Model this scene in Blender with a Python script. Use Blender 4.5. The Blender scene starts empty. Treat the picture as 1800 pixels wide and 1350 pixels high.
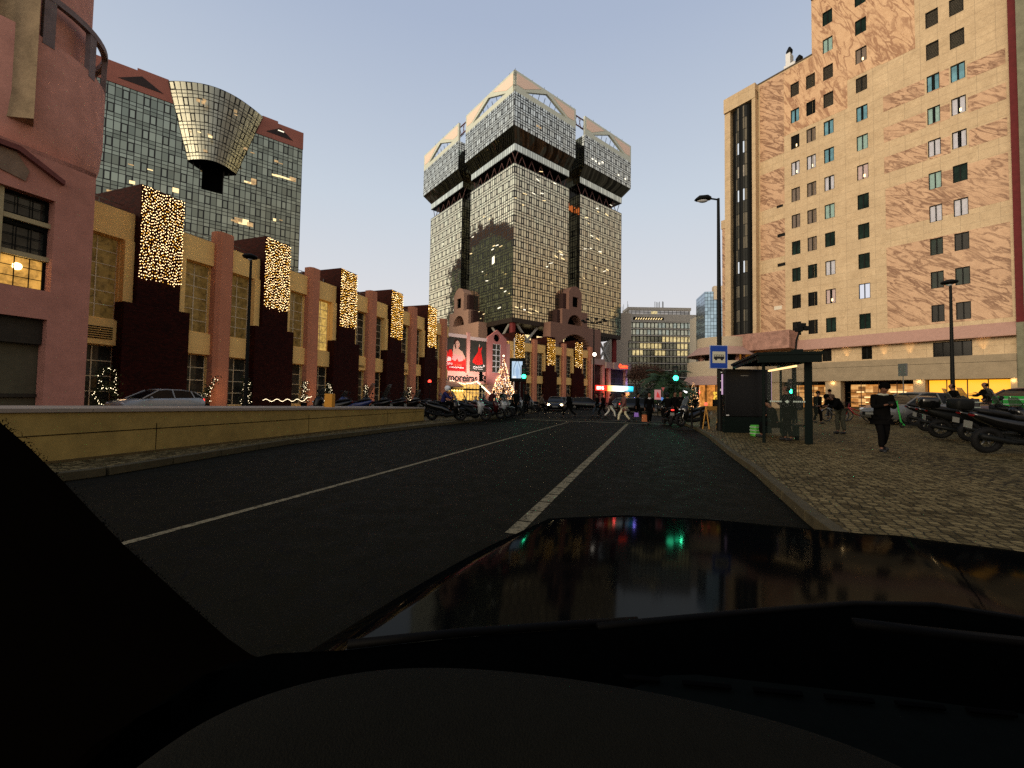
import bpy, bmesh, math, random
from mathutils import Vector, Matrix
random.seed(7)
C = bpy.context.scene.collection
R = math.radians
# ---------------------------------------------------------------- survey of the photograph
F, CX, CY, PITCH, ROLL, H = 726.0, 900.0, 675.0, R(2.1), 0.0162, 1.38
SH = math.tan(PITCH) * F - 22.5
cp, sp, cr, sr = math.cos(PITCH), math.sin(PITCH), math.cos(ROLL), math.sin(ROLL)
FW = Vector((0, cp, sp))
U0 = Vector((0, -sp, cp)); R0 = Vector((1, 0, 0))
RT = cr * R0 + sr * U0
UP = -sr * R0 + cr * U0
def ray(px, py): return FW + RT * ((px - CX) / F) + UP * ((CY - py - SH) / F)
def at(px, py, Y):
    d = ray(px, py); k = Y / d.y
    return Vector((d.x * k, Y, H + d.z * k))
def gz(x, y):
    q = x * math.cos(R(19)) - y * math.sin(R(19)) - 2.1
    return 0.13 + max(0, q - 3.6) * 0.05
def gnd(px, py, pave=False):
    d = ray(px, py); z = 0.0
    for i in range(12 if pave else 1):
        k = (z - H) / d.z; x, y = d.x * k, d.y * k
        if pave: z = 0.5 * z + 0.5 * gz(x, y)
    return Vector((x, y, z))
# ---------------------------------------------------------------- mesh builder
class MB:
    def __init__(s): s.v = []; s.f = []; s.uv = []; s.m = []; s.mi = 0
    def face(s, pts, uv=None):
        i = len(s.v); s.v += [tuple(p) for p in pts]; s.f.append(list(range(i, i + len(pts))))
        s.uv.append(uv); s.m.append(s.mi)
    def grid(s, rows, closed=False, caps=False):
        i = len(s.v); n = len(rows[0])
        for r in rows: s.v += [tuple(p) for p in r]
        for a in range(len(rows) - 1):
            for b in range(n if closed else n - 1):
                c = (b + 1) % n
                s.f.append([i + a * n + b, i + a * n + c, i + (a + 1) * n + c, i + (a + 1) * n + b]); s.uv.append(None); s.m.append(s.mi)
        if caps:
            s.f.append([i + b for b in reversed(range(n))]); s.uv.append(None); s.m.append(s.mi)
            s.f.append([i + (len(rows) - 1) * n + b for b in range(n)]); s.uv.append(None); s.m.append(s.mi)
        return s
    def box(s, x0, x1, y0, y1, z0, z1, fn=None):
        P = [(x, y, z) for z in (z0, z1) for y in (y0, y1) for x in (x0, x1)]
        Q = [fn(*p) for p in P] if fn else P
        for a, b, c, d in ((0, 2, 3, 1), (4, 5, 7, 6), (0, 1, 5, 4), (2, 6, 7, 3), (0, 4, 6, 2), (1, 3, 7, 5)):
            idx = (a, b, c, d)
            if abs(P[a][1] - P[b][1]) + abs(P[a][1] - P[c][1]) < 1e-9: uv = [(P[k][0], P[k][2]) for k in idx]
            elif abs(P[a][0] - P[b][0]) + abs(P[a][0] - P[c][0]) < 1e-9: uv = [(P[k][1], P[k][2]) for k in idx]
            else: uv = [(P[k][0], P[k][1]) for k in idx]
            s.face([Q[k] for k in idx], uv)
        return s
    def prism(s, pts, vec):
        a = [Vector(p) for p in pts]; vec = Vector(vec); b = [p + vec for p in a]; n = len(a)
        s.face(a[::-1]); s.face(b)
        for i in range(n): s.face([a[i], a[(i + 1) % n], b[(i + 1) % n], b[i]])
        return s
    def tube(s, pts, r, n=8, cap=True):
        pts = [Vector(p) for p in pts]; rows = []
        rr = r if isinstance(r, (list, tuple)) else [r] * len(pts)
        for i, p in enumerate(pts):
            d = (pts[min(i + 1, len(pts) - 1)] - pts[max(i - 1, 0)]).normalized()
            u = d.orthogonal().normalized() if i == 0 else (u - d * u.dot(d)).normalized()
            w = d.cross(u)
            rows.append([p + (u * math.cos(2 * math.pi * k / n) + w * math.sin(2 * math.pi * k / n)) * rr[i] for k in range(n)])
        return s.grid(rows, True, cap)
    def loft(s, secs, n=14, pw=2.5, axis='x'):
        rows = []
        for (x, y, z, hw, hh) in secs:
            ring = []
            for k in range(n):
                a = 2 * math.pi * k / n; c, q = math.cos(a), math.sin(a)
                e = 2.0 / pw
                ring.append((x, y + hw * math.copysign(abs(c) ** e, c), z + hh * math.copysign(abs(q) ** e, q)))
            rows.append(ring)
        return s.grid(rows, True, True)
    def lathe(s, c, prof, n=20, axis='z', a0=0, a1=None):
        c = Vector(c); rows = []
        full = a1 is None
        m = n if full else n + 1
        for (r, h) in prof:
            row = []
            for k in range(m):
                a = (2 * math.pi * k / n) if full else a0 + (a1 - a0) * k / n
                x, y = r * math.cos(a), r * math.sin(a)
                row.append(c + (Vector((x, y, h)) if axis == 'z' else Vector((x, h, y)) if axis == 'y' else Vector((h, x, y))))
            rows.append(row)
        return s.grid(rows, full)
    def torus(s, c, Rr, r, axis='y', n=24, m=8):
        c = Vector(c); rows = []
        for i in range(n + 1):
            a = 2 * math.pi * i / n; row = []
            for k in range(m):
                b = 2 * math.pi * k / m; q = Rr + r * math.cos(b); h = r * math.sin(b)
                x, y = q * math.cos(a), q * math.sin(a)
                row.append(c + (Vector((x, h, y)) if axis == 'y' else Vector((x, y, h))))
            rows.append(row)
        return s.grid(rows, True)
    def ball(s, c, r, n=10, m=6, sc=(1, 1, 1)):
        c = Vector(c)
        rows = [[c + Vector((math.cos(2 * math.pi * k / n) * math.sin(math.pi * j / m) * r * sc[0], math.sin(2 * math.pi * k / n) * math.sin(math.pi * j / m) * r * sc[1], -math.cos(math.pi * j / m) * r * sc[2])) for k in range(n)] for j in range(m + 1)]
        return s.grid(rows, True)
    def octa(s, c, r):
        x, y, z = c
        P = [(x + r, y, z), (x, y + r, z), (x - r, y, z), (x, y - r, z), (x, y, z + r), (x, y, z - r)]
        i = len(s.v); s.v += P
        for a, b in ((0, 1), (1, 2), (2, 3), (3, 0)):
            s.f += [[i + a, i + b, i + 4], [i + b, i + a, i + 5]]; s.uv += [None, None]; s.m += [s.mi, s.mi]
    def build(s, name, mat, parent=None, smooth=False, origin=None, bevel=0, auto=None):
        o = Vector((0, 0, 0))
        if parent is not None:
            o = Vector(parent.location)
            if parent.parent: o += Vector(parent.parent.location)
        elif origin is not None: o = Vector(origin)
        me = bpy.data.meshes.new(name)
        me.from_pydata([(v[0] - o.x, v[1] - o.y, v[2] - o.z) for v in s.v], [], s.f)
        mats = mat if isinstance(mat, (list, tuple)) else [mat]
        for m in mats: me.materials.append(m)
        if any(s.m): me.polygons.foreach_set('material_index', s.m)
        if any(u is not None for u in s.uv):
            l = me.uv_layers.new(name='UVMap').data; k = 0
            for f, u in zip(s.f, s.uv):
                for j in range(len(f)):
                    if u is not None: l[k].uv = u[j]
                    k += 1
        bm = bmesh.new(); bm.from_mesh(me); bmesh.ops.remove_doubles(bm, verts=bm.verts, dist=1e-5)
        bmesh.ops.recalc_face_normals(bm, faces=bm.faces); bm.to_mesh(me); bm.free()
        if smooth:
            me.polygons.foreach_set('use_smooth', [True] * len(me.polygons))
            if auto: me.set_sharp_from_angle(angle=R(auto))
        ob = bpy.data.objects.new(name, me); C.objects.link(ob)
        if parent is not None: ob.parent = parent
        elif origin is not None: ob.location = o
        if bevel:
            b = ob.modifiers.new('b', 'BEVEL'); b.width = bevel; b.segments = 2; b.limit_method = 'ANGLE'
        return ob
def tag(o, label=None, cat=None, group=None, kind=None):
    if label: o['label'] = label
    if cat: o['category'] = cat
    if group: o['group'] = group
    if kind: o['kind'] = kind
    return o
def thing(name, label, cat, loc=(0, 0, 0), group=None, rotz=0):
    o = bpy.data.objects.new(name, None); C.objects.link(o); o.location = loc; o.rotation_euler = (0, 0, rotz)
    o.empty_display_size = 0.3
    return tag(o, label, cat, group)
def copy_tree(o, parent=None):
    c = o.copy(); C.objects.link(c)
    if parent is not None: c.parent = parent
    for ch in list(o.children): copy_tree(ch, c)
    return c
def azrot(az): return R(90 - az)      # local +x points to azimuth az
class Face:                              # a vertical facade: s along, z up, d outward
    def __init__(s, ox, oy, az, side, z0=0):
        s.o = Vector((ox, oy, 0)); a = R(az); s.az = az; s.z0 = z0
        s.t = Vector((math.sin(a), math.cos(a), 0)); s.n = Vector((math.cos(a) * side, -math.sin(a) * side, 0))
    def pt(s, S, z, d=0): return s.o + s.t * S + s.n * d + Vector((0, 0, z + s.z0))
    def fn(s, x, y, z): return s.pt(x, z, y)
    def sz(s, px, py, d=0):
        r = ray(px, py); o = s.o + s.n * d
        k = o.dot(s.n) / r.dot(s.n); p = r * k
        return ((p - o).dot(s.t), H + r.z * k - s.z0)
    def box(s, mb, s0, s1, z0, z1, d0, d1): return mb.box(s0, s1, d0, d1, z0, z1, s.fn)
    def wall(s, mb, s0, s1, z0, z1, d, holes=(), reveal=0.25, inside=None):
        hs = []
        for (a, b, c, e) in holes:
            a, b = max(min(a, b), s0), min(max(a, b), s1); c, e = max(c, z0), min(e, z1)
            if b - a > 1e-4 and e - c > 1e-4: hs.append((a, b, c, e))
        S = sorted({round(v, 5) for v in [s0, s1] + [h[0] for h in hs] + [h[1] for h in hs]})
        Z = sorted({round(v, 5) for v in [z0, z1] + [h[2] for h in hs] + [h[3] for h in hs]})
        for i in range(len(S) - 1):
            run = None
            for j in range(len(Z) - 1):
                cs, cz = (S[i] + S[i + 1]) / 2, (Z[j] + Z[j + 1]) / 2
                if inside and not inside(cs, cz): continue
                if any(h[0] < cs < h[1] and h[2] < cz < h[3] for h in hs): continue
                q = [(S[i], Z[j]), (S[i + 1], Z[j]), (S[i + 1], Z[j + 1]), (S[i], Z[j + 1])]
                mb.face([s.pt(a, b, d) for a, b in q], q)
        for (a, b, c, e) in hs:
            if not reveal: break
            for (p, q) in (((a, c), (b, c)), ((b, c), (b, e)), ((b, e), (a, e)), ((a, e), (a, c))):
                mb.face([s.pt(p[0], p[1], d), s.pt(q[0], q[1], d), s.pt(q[0], q[1], d - reveal), s.pt(p[0], p[1], d - reveal)], [p, q, q, p])
        return mb
# ---------------------------------------------------------------- shader expressions
class X:
    def __init__(s, nt, v): s.nt = nt; s.v = v
    def _m(s, op, *o):
        n = s.nt.nodes.new('ShaderNodeMath'); n.operation = op
        for i, a in enumerate((s,) + o):
            a = a.v if isinstance(a, X) else a
            if isinstance(a, (int, float)): n.inputs[i].default_value = a
            else: s.nt.links.new(a, n.inputs[i])
        return X(s.nt, n.outputs[0])
    def __add__(s, o): return s._m('ADD', o)
    def __sub__(s, o): return s._m('SUBTRACT', o)
    def __mul__(s, o): return s._m('MULTIPLY', o)
    def __truediv__(s, o): return s._m('DIVIDE', o)
    def fract(s): return s._m('FRACT')
    def floor(s): return s._m('FLOOR')
    def abs(s): return s._m('ABSOLUTE')
    def lt(s, o): return s._m('LESS_THAN', o)
    def gt(s, o): return s._m('GREATER_THAN', o)
    def mx(s, o): return s._m('MAXIMUM', o)
    def mn(s, o): return s._m('MINIMUM', o)
    def mod(s, o): return s._m('FLOORED_MODULO', o)
def lk(nt, a, b): nt.links.new(a.v if isinstance(a, X) else a, b)
def newmat(name):
    m = bpy.data.materials.new(name); m.use_nodes = True
    nt = m.node_tree; b = nt.nodes['Principled BSDF']
    return m, nt, b
def mixc(nt, fac, a, b, blend='MIX'):
    n = nt.nodes.new('ShaderNodeMix'); n.data_type = 'RGBA'; n.blend_type = blend
    for i, v in ((0, fac), (6, a), (7, b)):
        v = v.v if isinstance(v, X) else v
        if isinstance(v, (int, float)): n.inputs[i].default_value = v
        elif isinstance(v, (tuple, list)): n.inputs[i].default_value = (*v[:3], 1)
        else: nt.links.new(v, n.inputs[i])
    return n.outputs[2]
def noise(nt, co, scale, detail=4, rough=0.6, dist=0):
    n = nt.nodes.new('ShaderNodeTexNoise'); n.inputs['Scale'].default_value = scale; n.inputs['Detail'].default_value = detail
    n.inputs['Roughness'].default_value = rough; n.inputs['Distortion'].default_value = dist
    if co is not None: nt.links.new(co, n.inputs['Vector'])
    return X(nt, n.outputs['Fac'])
def ramp(nt, fac, stops):
    n = nt.nodes.new('ShaderNodeValToRGB'); e = n.color_ramp.elements
    while len(e) < len(stops): e.new(0.5)
    for el, (p, c) in zip(e, stops): el.position = p; el.color = (*c, 1)
    lk(nt, fac, n.inputs[0]); return n.outputs[0]
def bump(nt, b, h, strength=0.3, dist=0.02):
    n = nt.nodes.new('ShaderNodeBump'); n.inputs['Strength'].default_value = strength; n.inputs['Distance'].default_value = dist
    lk(nt, h, n.inputs['Height']); nt.links.new(n.outputs[0], b.inputs['Normal'])
def pos(nt): return nt.nodes.new('ShaderNodeNewGeometry').outputs['Position']
def objc(nt): return nt.nodes.new('ShaderNodeTexCoord').outputs['Object']
MAT = {}
def plain(name, col, rough=0.6, metal=0, var=0.25, scale=3, bmp=0.0, spec=0.18, emit=None, es=0, coat=0, world=True):
    if name in MAT: return MAT[name]
    m, nt, b = newmat(name)
    b.inputs['Roughness'].default_value = rough; b.inputs['Metallic'].default_value = metal
    b.inputs['Specular IOR Level'].default_value = spec; b.inputs['Coat Weight'].default_value = coat
    if var:
        co = pos(nt) if world else objc(nt)
        n = noise(nt, co, scale, 6, 0.65)
        n2 = noise(nt, co, scale * 9, 3, 0.6)
        f = (n * 0.7 + n2 * 0.3)
        c = ramp(nt, f, [(0.3, tuple(v * (1 - var) for v in col)), (0.7, tuple(min(1, v * (1 + var)) for v in col))])
        lk(nt, c, b.inputs['Base Color'])
        if bmp: bump(nt, b, n2, bmp, 0.01)
    else: b.inputs['Base Color'].default_value = (*col, 1)
    if emit: b.inputs['Emission Color'].default_value = (*emit, 1); b.inputs['Emission Strength'].default_value = es
    MAT[name] = m; return m
def emis(name, col, st, sampling=False):
    if name in MAT: return MAT[name]
    m, nt, b = newmat(name); b.inputs['Base Color'].default_value = (0.02, 0.02, 0.02, 1)
    b.inputs['Emission Color'].default_value = (*col, 1); b.inputs['Emission Strength'].default_value = st
    if not sampling: m.cycles.emission_sampling = 'NONE'
    MAT[name] = m; return m
def uvx(nt):
    u = nt.nodes.new('ShaderNodeUVMap'); s = nt.nodes.new('ShaderNodeSeparateXYZ'); nt.links.new(u.outputs[0], s.inputs[0])
    return X(nt, s.outputs[0]), X(nt, s.outputs[1])
def wn(nt, a, b_, seed=0):
    c = nt.nodes.new('ShaderNodeCombineXYZ'); lk(nt, a, c.inputs[0]); lk(nt, b_, c.inputs[1]); c.inputs[2].default_value = seed
    w = nt.nodes.new('ShaderNodeTexWhiteNoise'); nt.links.new(c.outputs[0], w.inputs['Vector'])
    return X(nt, w.outputs['Value']), w.outputs['Color']
def curtain(name, cw, fh, tint, line=(0.012, 0.012, 0.01), lw=0.09, rough=0.06, wob=0.012, op=3, splits=(0.24, 0.46), metal=1.0, tvar=0.25):
    m, nt, b = newmat(name); u, v = uvx(nt)
    cu = u / cw; fu = cu.fract(); iu = cu.floor()
    fv = v / fh; fr = fv.fract(); iv = fv.floor()
    lu = lw / cw / 2; lv = lw / fh / 2
    ln = ((fu - 0.5).abs().gt(0.5 - lu)).mx((fr - 0.5).abs().gt(0.5 - lv))
    row = iv * 3
    for sp_ in splits:
        ln = ln.mx((fr - sp_).abs().lt(lv)); row = row + fr.gt(sp_)
    # opening lights: heavier frame round every op-th tall panel
    if op:
        r0, _ = wn(nt, iu * 0, iv, 3)
        sel = ((iu + (iv.mod(2))).mod(op)).lt(0.5) * fr.gt(splits[-1])
        hv = ((fu - 0.5).abs().gt(0.5 - lu * 2.6)).mx((fr - splits[-1]).abs().lt(lv * 2.6)).mx(fr.gt(1 - lv * 2.6))
        ln = ln.mx(sel * hv)
    r, rc = wn(nt, iu, row, 1)
    col = mixc(nt, r, tuple(t * (1 - tvar) for t in tint), tuple(min(1, t * (1 + tvar)) for t in tint))
    col = mixc(nt, ln, col, line)
    nt.links.new(col, b.inputs['Base Color'])
    lk(nt, (ln * -1 + 1) * metal, b.inputs['Metallic'])
    lk(nt, ln * 0.4 + rough, b.inputs['Roughness'])
    b.inputs['Specular IOR Level'].default_value = 0.3
    g = nt.nodes.new('ShaderNodeNewGeometry')
    vm = nt.nodes.new('ShaderNodeVectorMath'); vm.operation = 'SUBTRACT'; nt.links.new(rc, vm.inputs[0]); vm.inputs[1].default_value = (0.5, 0.5, 0.5)
    n3 = nt.nodes.new('ShaderNodeTexNoise'); n3.inputs['Scale'].default_value = 0.35; n3.inputs['Detail'].default_value = 1; nt.links.new(g.outputs['Position'], n3.inputs['Vector'])
    vs2 = nt.nodes.new('ShaderNodeVectorMath'); vs2.operation = 'SUBTRACT'; nt.links.new(n3.outputs['Color'], vs2.inputs[0]); vs2.inputs[1].default_value = (0.5, 0.5, 0.5)
    va = nt.nodes.new('ShaderNodeVectorMath'); va.operation = 'SCALE'; nt.links.new(vm.outputs[0], va.inputs[0]); va.inputs['Scale'].default_value = wob
    vb = nt.nodes.new('ShaderNodeVectorMath'); vb.operation = 'SCALE'; nt.links.new(vs2.outputs[0], vb.inputs[0]); vb.inputs['Scale'].default_value = wob * 4
    v1 = nt.nodes.new('ShaderNodeVectorMath'); nt.links.new(va.outputs[0], v1.inputs[0]); nt.links.new(vb.outputs[0], v1.inputs[1])
    v2 = nt.nodes.new('ShaderNodeVectorMath'); nt.links.new(v1.outputs[0], v2.inputs[0]); nt.links.new(g.outputs['Normal'], v2.inputs[1])
    v3 = nt.nodes.new('ShaderNodeVectorMath'); v3.operation = 'NORMALIZE'; nt.links.new(v2.outputs[0], v3.inputs[0])
    nt.links.new(v3.outputs[0], b.inputs['Normal'])
    MAT[name] = m; return m
def stone(name, c1, c2, vein=None, scale=0.8, joint=(1.2, 0.8), jd=0.6, ang=35, rough=0.55, vs=1.0):
    m, nt, b = newmat(name); u, v = uvx(nt); p = pos(nt)
    n1 = noise(nt, p, scale, 8, 0.7, 0.6); n2 = noise(nt, p, scale * 7, 5, 0.7, 0.8)
    c = ramp(nt, n1 * 0.5 + n2 * 0.5, [(0.36, c2), (0.62, c1)])
    if vein:
        cxyz = nt.nodes.new('ShaderNodeCombineXYZ'); lk(nt, u, cxyz.inputs[0]); lk(nt, v, cxyz.inputs[1])
        mp = nt.nodes.new('ShaderNodeMapping'); nt.links.new(cxyz.outputs[0], mp.inputs[0]); mp.inputs['Rotation'].default_value = (0, 0, R(-ang)); mp2 = nt.nodes.new('ShaderNodeMapping'); nt.links.new(mp.outputs[0], mp2.inputs[0]); mp2.inputs['Scale'].default_value = (0.45 * vs, 2.0 * vs, 1)
        wn1 = noise(nt, mp2.outputs[0], 0.8, 5, 0.55, 0.9); wn2 = noise(nt, mp2.outputs[0], 1.3, 6, 0.6, 0.7)
        k1 = ramp(nt, (wn1 - 0.5).abs(), [(0.0, (1, 1, 1)), (0.02, (0.6, 0.6, 0.6)), (0.055, (0, 0, 0))])
        k2 = ramp(nt, wn2, [(0.37, (0.9, 0.9, 0.9)), (0.44, (0, 0, 0))])
        k = (X(nt, k1).mx(X(nt, k2) * 0.7)).v
        c = mixc(nt, (X(nt, k) * noise(nt, p, 0.35, 3) * 2.0).mn(0.9), c, vein)
    if joint:
        ju = ((u / joint[0]).fract() - 0.5).abs().gt(0.5 - 0.012 / joint[0]); jv = ((v / joint[1]).fract() - 0.5).abs().gt(0.5 - 0.012 / joint[1])
        r, _ = wn(nt, (u / joint[0]).floor(), (v / joint[1]).floor(), 2)
        c = mixc(nt, r * 0.35, c, tuple(x * 0.75 for x in c1))
        c = mixc(nt, ju.mx(jv) * jd, c, tuple(x * 0.4 for x in c2))
    nt.links.new(c, b.inputs['Base Color']); b.inputs['Roughness'].default_value = rough
    bump(nt, b, n2, 0.25, 0.02)
    MAT[name] = m; return m
def copy_text(txt, size, depth, fr, S, z, d, mat, parent, name='lettering', align='LEFT', weight=0.0, xs=1.0):
    cu = bpy.data.curves.new(name, 'FONT'); cu.body = txt; cu.size = size; cu.extrude = depth; cu.align_x = align; cu.offset = weight
    ob = bpy.data.objects.new(name, cu); C.objects.link(ob); bpy.context.view_layer.update()
    me = bpy.data.meshes.new_from_object(ob.evaluated_get(bpy.context.evaluated_depsgraph_get()))
    C.objects.unlink(ob); bpy.data.objects.remove(ob)
    o = Vector(parent.location)
    if parent.parent: o += Vector(parent.parent.location)
    for v in me.vertices: v.co = fr.pt(S + v.co.x * xs, z + v.co.y, d + v.co.z) - o
    me.materials.clear(); me.materials.append(mat)
    nb = bpy.data.objects.new(name, me); C.objects.link(nb); nb.parent = parent
    return nb
# ---------------------------------------------------------------- materials
def M_asphalt():
    m, nt, b = newmat('asphalt'); p = pos(nt)
    n1 = noise(nt, p, 0.35, 5, 0.6); n2 = noise(nt, p, 60, 2, 0.6); n3 = noise(nt, p, 3.5, 6, 0.7)
    c = ramp(nt, n1 * 0.5 + n3 * 0.5, [(0.35, (0.0042, 0.0038, 0.0020)), (0.65, (0.0072, 0.0066, 0.0036))])
    n4 = noise(nt, p, 0.12, 3, 0.5, 0.6); crk = noise(nt, p, 0.7, 8, 0.6, 1.5)
    c = mixc(nt, (n4.gt(0.56)) * 0.35, c, (0.0030, 0.0028, 0.0018)); c = mixc(nt, ((crk - 0.5).abs().lt(0.006)) * 0.7, c, (0.003, 0.003, 0.003))
    c = mixc(nt, n2.gt(0.62) * 0.5, c, (0.016, 0.0145, 0.009))
    nt.links.new(c, b.inputs['Base Color'])
    r = ramp(nt, n3, [(0.3, (0.55,) * 3), (0.7, (0.85,) * 3)]); nt.links.new(r, b.inputs['Roughness'])
    b.inputs['Specular IOR Level'].default_value = 0.03
    bump(nt, b, n2, 0.5, 0.01); return m
def M_cobble():
    m, nt, b = newmat('cobble_paving'); p = pos(nt)
    mp = nt.nodes.new('ShaderNodeMapping'); nt.links.new(p, mp.inputs[0]); mp.inputs['Rotation'].default_value = (0, 0, R(26))
    wz = nt.nodes.new('ShaderNodeTexNoise'); wz.inputs['Scale'].default_value = 1.5; nt.links.new(mp.outputs[0], wz.inputs[0])
    mv = mixc(nt, 0.03, mp.outputs[0], wz.outputs['Color'])
    v = nt.nodes.new('ShaderNodeTexVoronoi'); v.feature = 'DISTANCE_TO_EDGE'; v.inputs['Scale'].default_value = 10; v.inputs['Randomness'].default_value = 0.42
    nt.links.new(mv, v.inputs['Vector'])
    v2 = nt.nodes.new('ShaderNodeTexVoronoi'); v2.inputs['Scale'].default_value = 10; v2.inputs['Randomness'].default_value = 0.42; nt.links.new(mv, v2.inputs['Vector'])
    s = nt.nodes.new('ShaderNodeSeparateColor'); nt.links.new(v2.outputs['Color'], s.inputs[0])
    n1 = noise(nt, p, 0.5, 6, 0.65)
    e = X(nt, v.outputs['Distance'])
    c = ramp(nt, X(nt, s.outputs[0]) * 0.6 + n1 * 0.5, [(0.25, (0.040, 0.030, 0.012)), (0.9, (0.20, 0.150, 0.066))])
    c = mixc(nt, ramp(nt, e, [(0.02, (1, 1, 1)), (0.09, (0, 0, 0))]), c, (0.016, 0.014, 0.01))
    nt.links.new(c, b.inputs['Base Color']); b.inputs['Roughness'].default_value = 0.62; b.inputs['Specular IOR Level'].default_value = 0.04
    bump(nt, b, ramp(nt, e, [(0.0, (0, 0, 0)), (0.16, (1, 1, 1))]), 0.9, 0.02); return m
asphalt = M_asphalt(); cobble = M_cobble()
def M_paint():
    m, nt, b = newmat('road_paint'); p = pos(nt); n1 = noise(nt, p, 9, 8, 0.75); n2 = noise(nt, p, 45, 3, 0.6)
    c = mixc(nt, ramp(nt, n1 * 0.6 + n2 * 0.4, [(0.40, (1, 1, 1)), (0.52, (0, 0, 0))]), (0.17, 0.145, 0.088), (0.012, 0.011, 0.007))
    nt.links.new(c, b.inputs['Base Color']); b.inputs['Roughness'].default_value = 0.7; b.inputs['Specular IOR Level'].default_value = 0.05; return m
paint = M_paint()
kerbm = plain('kerb_stone', (0.050, 0.040, 0.019), 0.8, var=0.35, scale=5)
pink = plain('pink_render', (0.54, 0.215, 0.118), 0.85, var=0.10, scale=0.6, bmp=0.3)
pink2 = plain('pink_render_light', (0.48, 0.25, 0.20), 0.85, var=0.10, scale=0.5, bmp=0.2)
pinkw = plain('pink_shop_wall', (0.66, 0.33, 0.27), 0.8, var=0.08, scale=0.5)
beige = plain('beige_render', (0.92, 0.59, 0.205), 0.85, var=0.12, scale=0.7, bmp=0.3)
def M_brick():
    m, nt, b = newmat('dark_red_brick'); u, v = uvx(nt)
    k = (v / 0.09); r = k.floor().mod(2) * 0.5; uu = u / 0.24 + r
    mort = ((uu.fract() - 0.5).abs().gt(0.46)).mx((k.fract() - 0.5).abs().gt(0.42))
    w, _ = wn(nt, uu.floor(), k.floor())
    c = mixc(nt, w, (0.014, 0.0026, 0.0014), (0.036, 0.0058, 0.0030)); c = mixc(nt, mort * 0.6, c, (0.014, 0.006, 0.004))
    nt.links.new(c, b.inputs['Base Color']); b.inputs['Roughness'].default_value = 0.8; b.inputs['Specular IOR Level'].default_value = 0.08; return m
brick = M_brick()
muntin = plain('cream_metal', (0.68, 0.58, 0.38), 0.5, var=0)
darkmet = plain('black_metal', (0.006, 0.0065, 0.006), 0.5, metal=0.0, var=0, spec=0.08)
greymet = plain('grey_metal', (0.16, 0.16, 0.15), 0.45, metal=0.6, var=0.1)
whitem = plain('white_paint', (0.7, 0.7, 0.68), 0.5, var=0.05)
def glassm(name, col, rough=0.08, met=0.85, em=None, es=0, var=0.5, sc=0.8, spec=0.3):
    if name in MAT: return MAT[name]
    m, nt, b = newmat(name); p = pos(nt); n = noise(nt, p, sc, 4, 0.7)
    c = ramp(nt, n, [(0.35, tuple(x * (1 - var) for x in col)), (0.65, tuple(x * (1 + var) for x in col))])
    nt.links.new(c, b.inputs['Base Color']); b.inputs['Metallic'].default_value = met; b.inputs['Roughness'].default_value = rough; b.inputs['Specular IOR Level'].default_value = spec
    if em:
        m.cycles.emission_sampling = 'NONE'
        e = ramp(nt, noise(nt, p, sc * 1.7, 5, 0.75, 0.5), [(0.32, tuple(x * 0.12 for x in em)), (0.55, tuple(x * 0.7 for x in em)), (0.75, em)])
        nt.links.new(e, b.inputs['Emission Color']); b.inputs['Emission Strength'].default_value = es
    MAT[name] = m; return m
winglass = glassm('window_glass_dark', (0.05, 0.05, 0.04), met=0.3)
wingold = glassm('window_glass_golden', (0.10, 0.085, 0.04), met=0.3, em=(0.95, 0.52, 0.12), es=0.10, sc=1.6)
winlit = glassm('window_glass_lit', (0.1, 0.08, 0.04), met=0.2, em=(1, 0.62, 0.15), es=0.9, sc=1.5)
black = plain('black_void', (0.003, 0.003, 0.003), 0.9, var=0, spec=0.0)
bulb = emis('fairy_bulb_warm', (1, 0.66, 0.30), 5.0, False)
bulb2 = emis('fairy_bulb_amber', (1, 0.47, 0.05), 2.2, False)
bulbw = emis('fairy_bulb_white', (1, 0.80, 0.50), 4.0, False)
lampw = emis('lamp_white', (1, 0.93, 0.8), 6.0, False)
# ---------------------------------------------------------------- sky, light, camera
w = bpy.data.worlds.new('World'); bpy.context.scene.world = w; w.use_nodes = True
nt = w.node_tree; bg = nt.nodes['Background']
tc = nt.nodes.new('ShaderNodeTexCoord'); se = nt.nodes.new('ShaderNodeSeparateXYZ'); nt.links.new(tc.outputs['Generated'], se.inputs[0])
z = X(nt, se.outputs[2]); sx = X(nt, se.outputs[0]); sy = X(nt, se.outputs[1])
base = ramp(nt, z, [(0.0, (0.84, 0.76, 0.74)), (0.10, (0.81, 0.77, 0.77)), (0.22, (0.73, 0.74, 0.775)), (0.42, (0.595, 0.665, 0.755)), (0.68, (0.41, 0.485, 0.635)), (1.0, (0.30, 0.37, 0.53))])
SAZ = R(-128)
glow = (sx * math.sin(SAZ) + sy * math.cos(SAZ))                       # 1 towards the sunset
gl = ramp(nt, glow * 0.5 + 0.5 - z * 0.35, [(0.45, (0, 0, 0)), (0.95, (1, 1, 1))])
c1 = mixc(nt, X(nt, gl) * 0.8, base, (1.9, 1.60, 1.22))
east = ramp(nt, (glow * -0.5 + 0.5) * (z * -1.6 + 1), [(0.72, (0, 0, 0)), (1.0, (1, 1, 1))])
ft = (sx * 0.98 - sy * 0.2).mx(0)                                      # dusky right-hand side
c2 = mixc(nt, (ft * ft * ft * ft * ((z * -1.1 + 1.1).mx(0)) * 1.35).mn(0.92), c1, (0.43, 0.30, 0.19))
sky = nt.nodes.new('ShaderNodeTexSky'); sky.sky_type = 'NISHITA'; sky.sun_disc = False; sky.sun_elevation = R(3); sky.sun_rotation = R(-128 + 360)
c3 = mixc(nt, 0.97, mixc(nt, 1.0, sky.outputs[0], (0.12, 0.12, 0.12), 'MULTIPLY'), c2)
nt.links.new(c3, bg.inputs[0]); bg.inputs[1].default_value = 1.0
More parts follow.
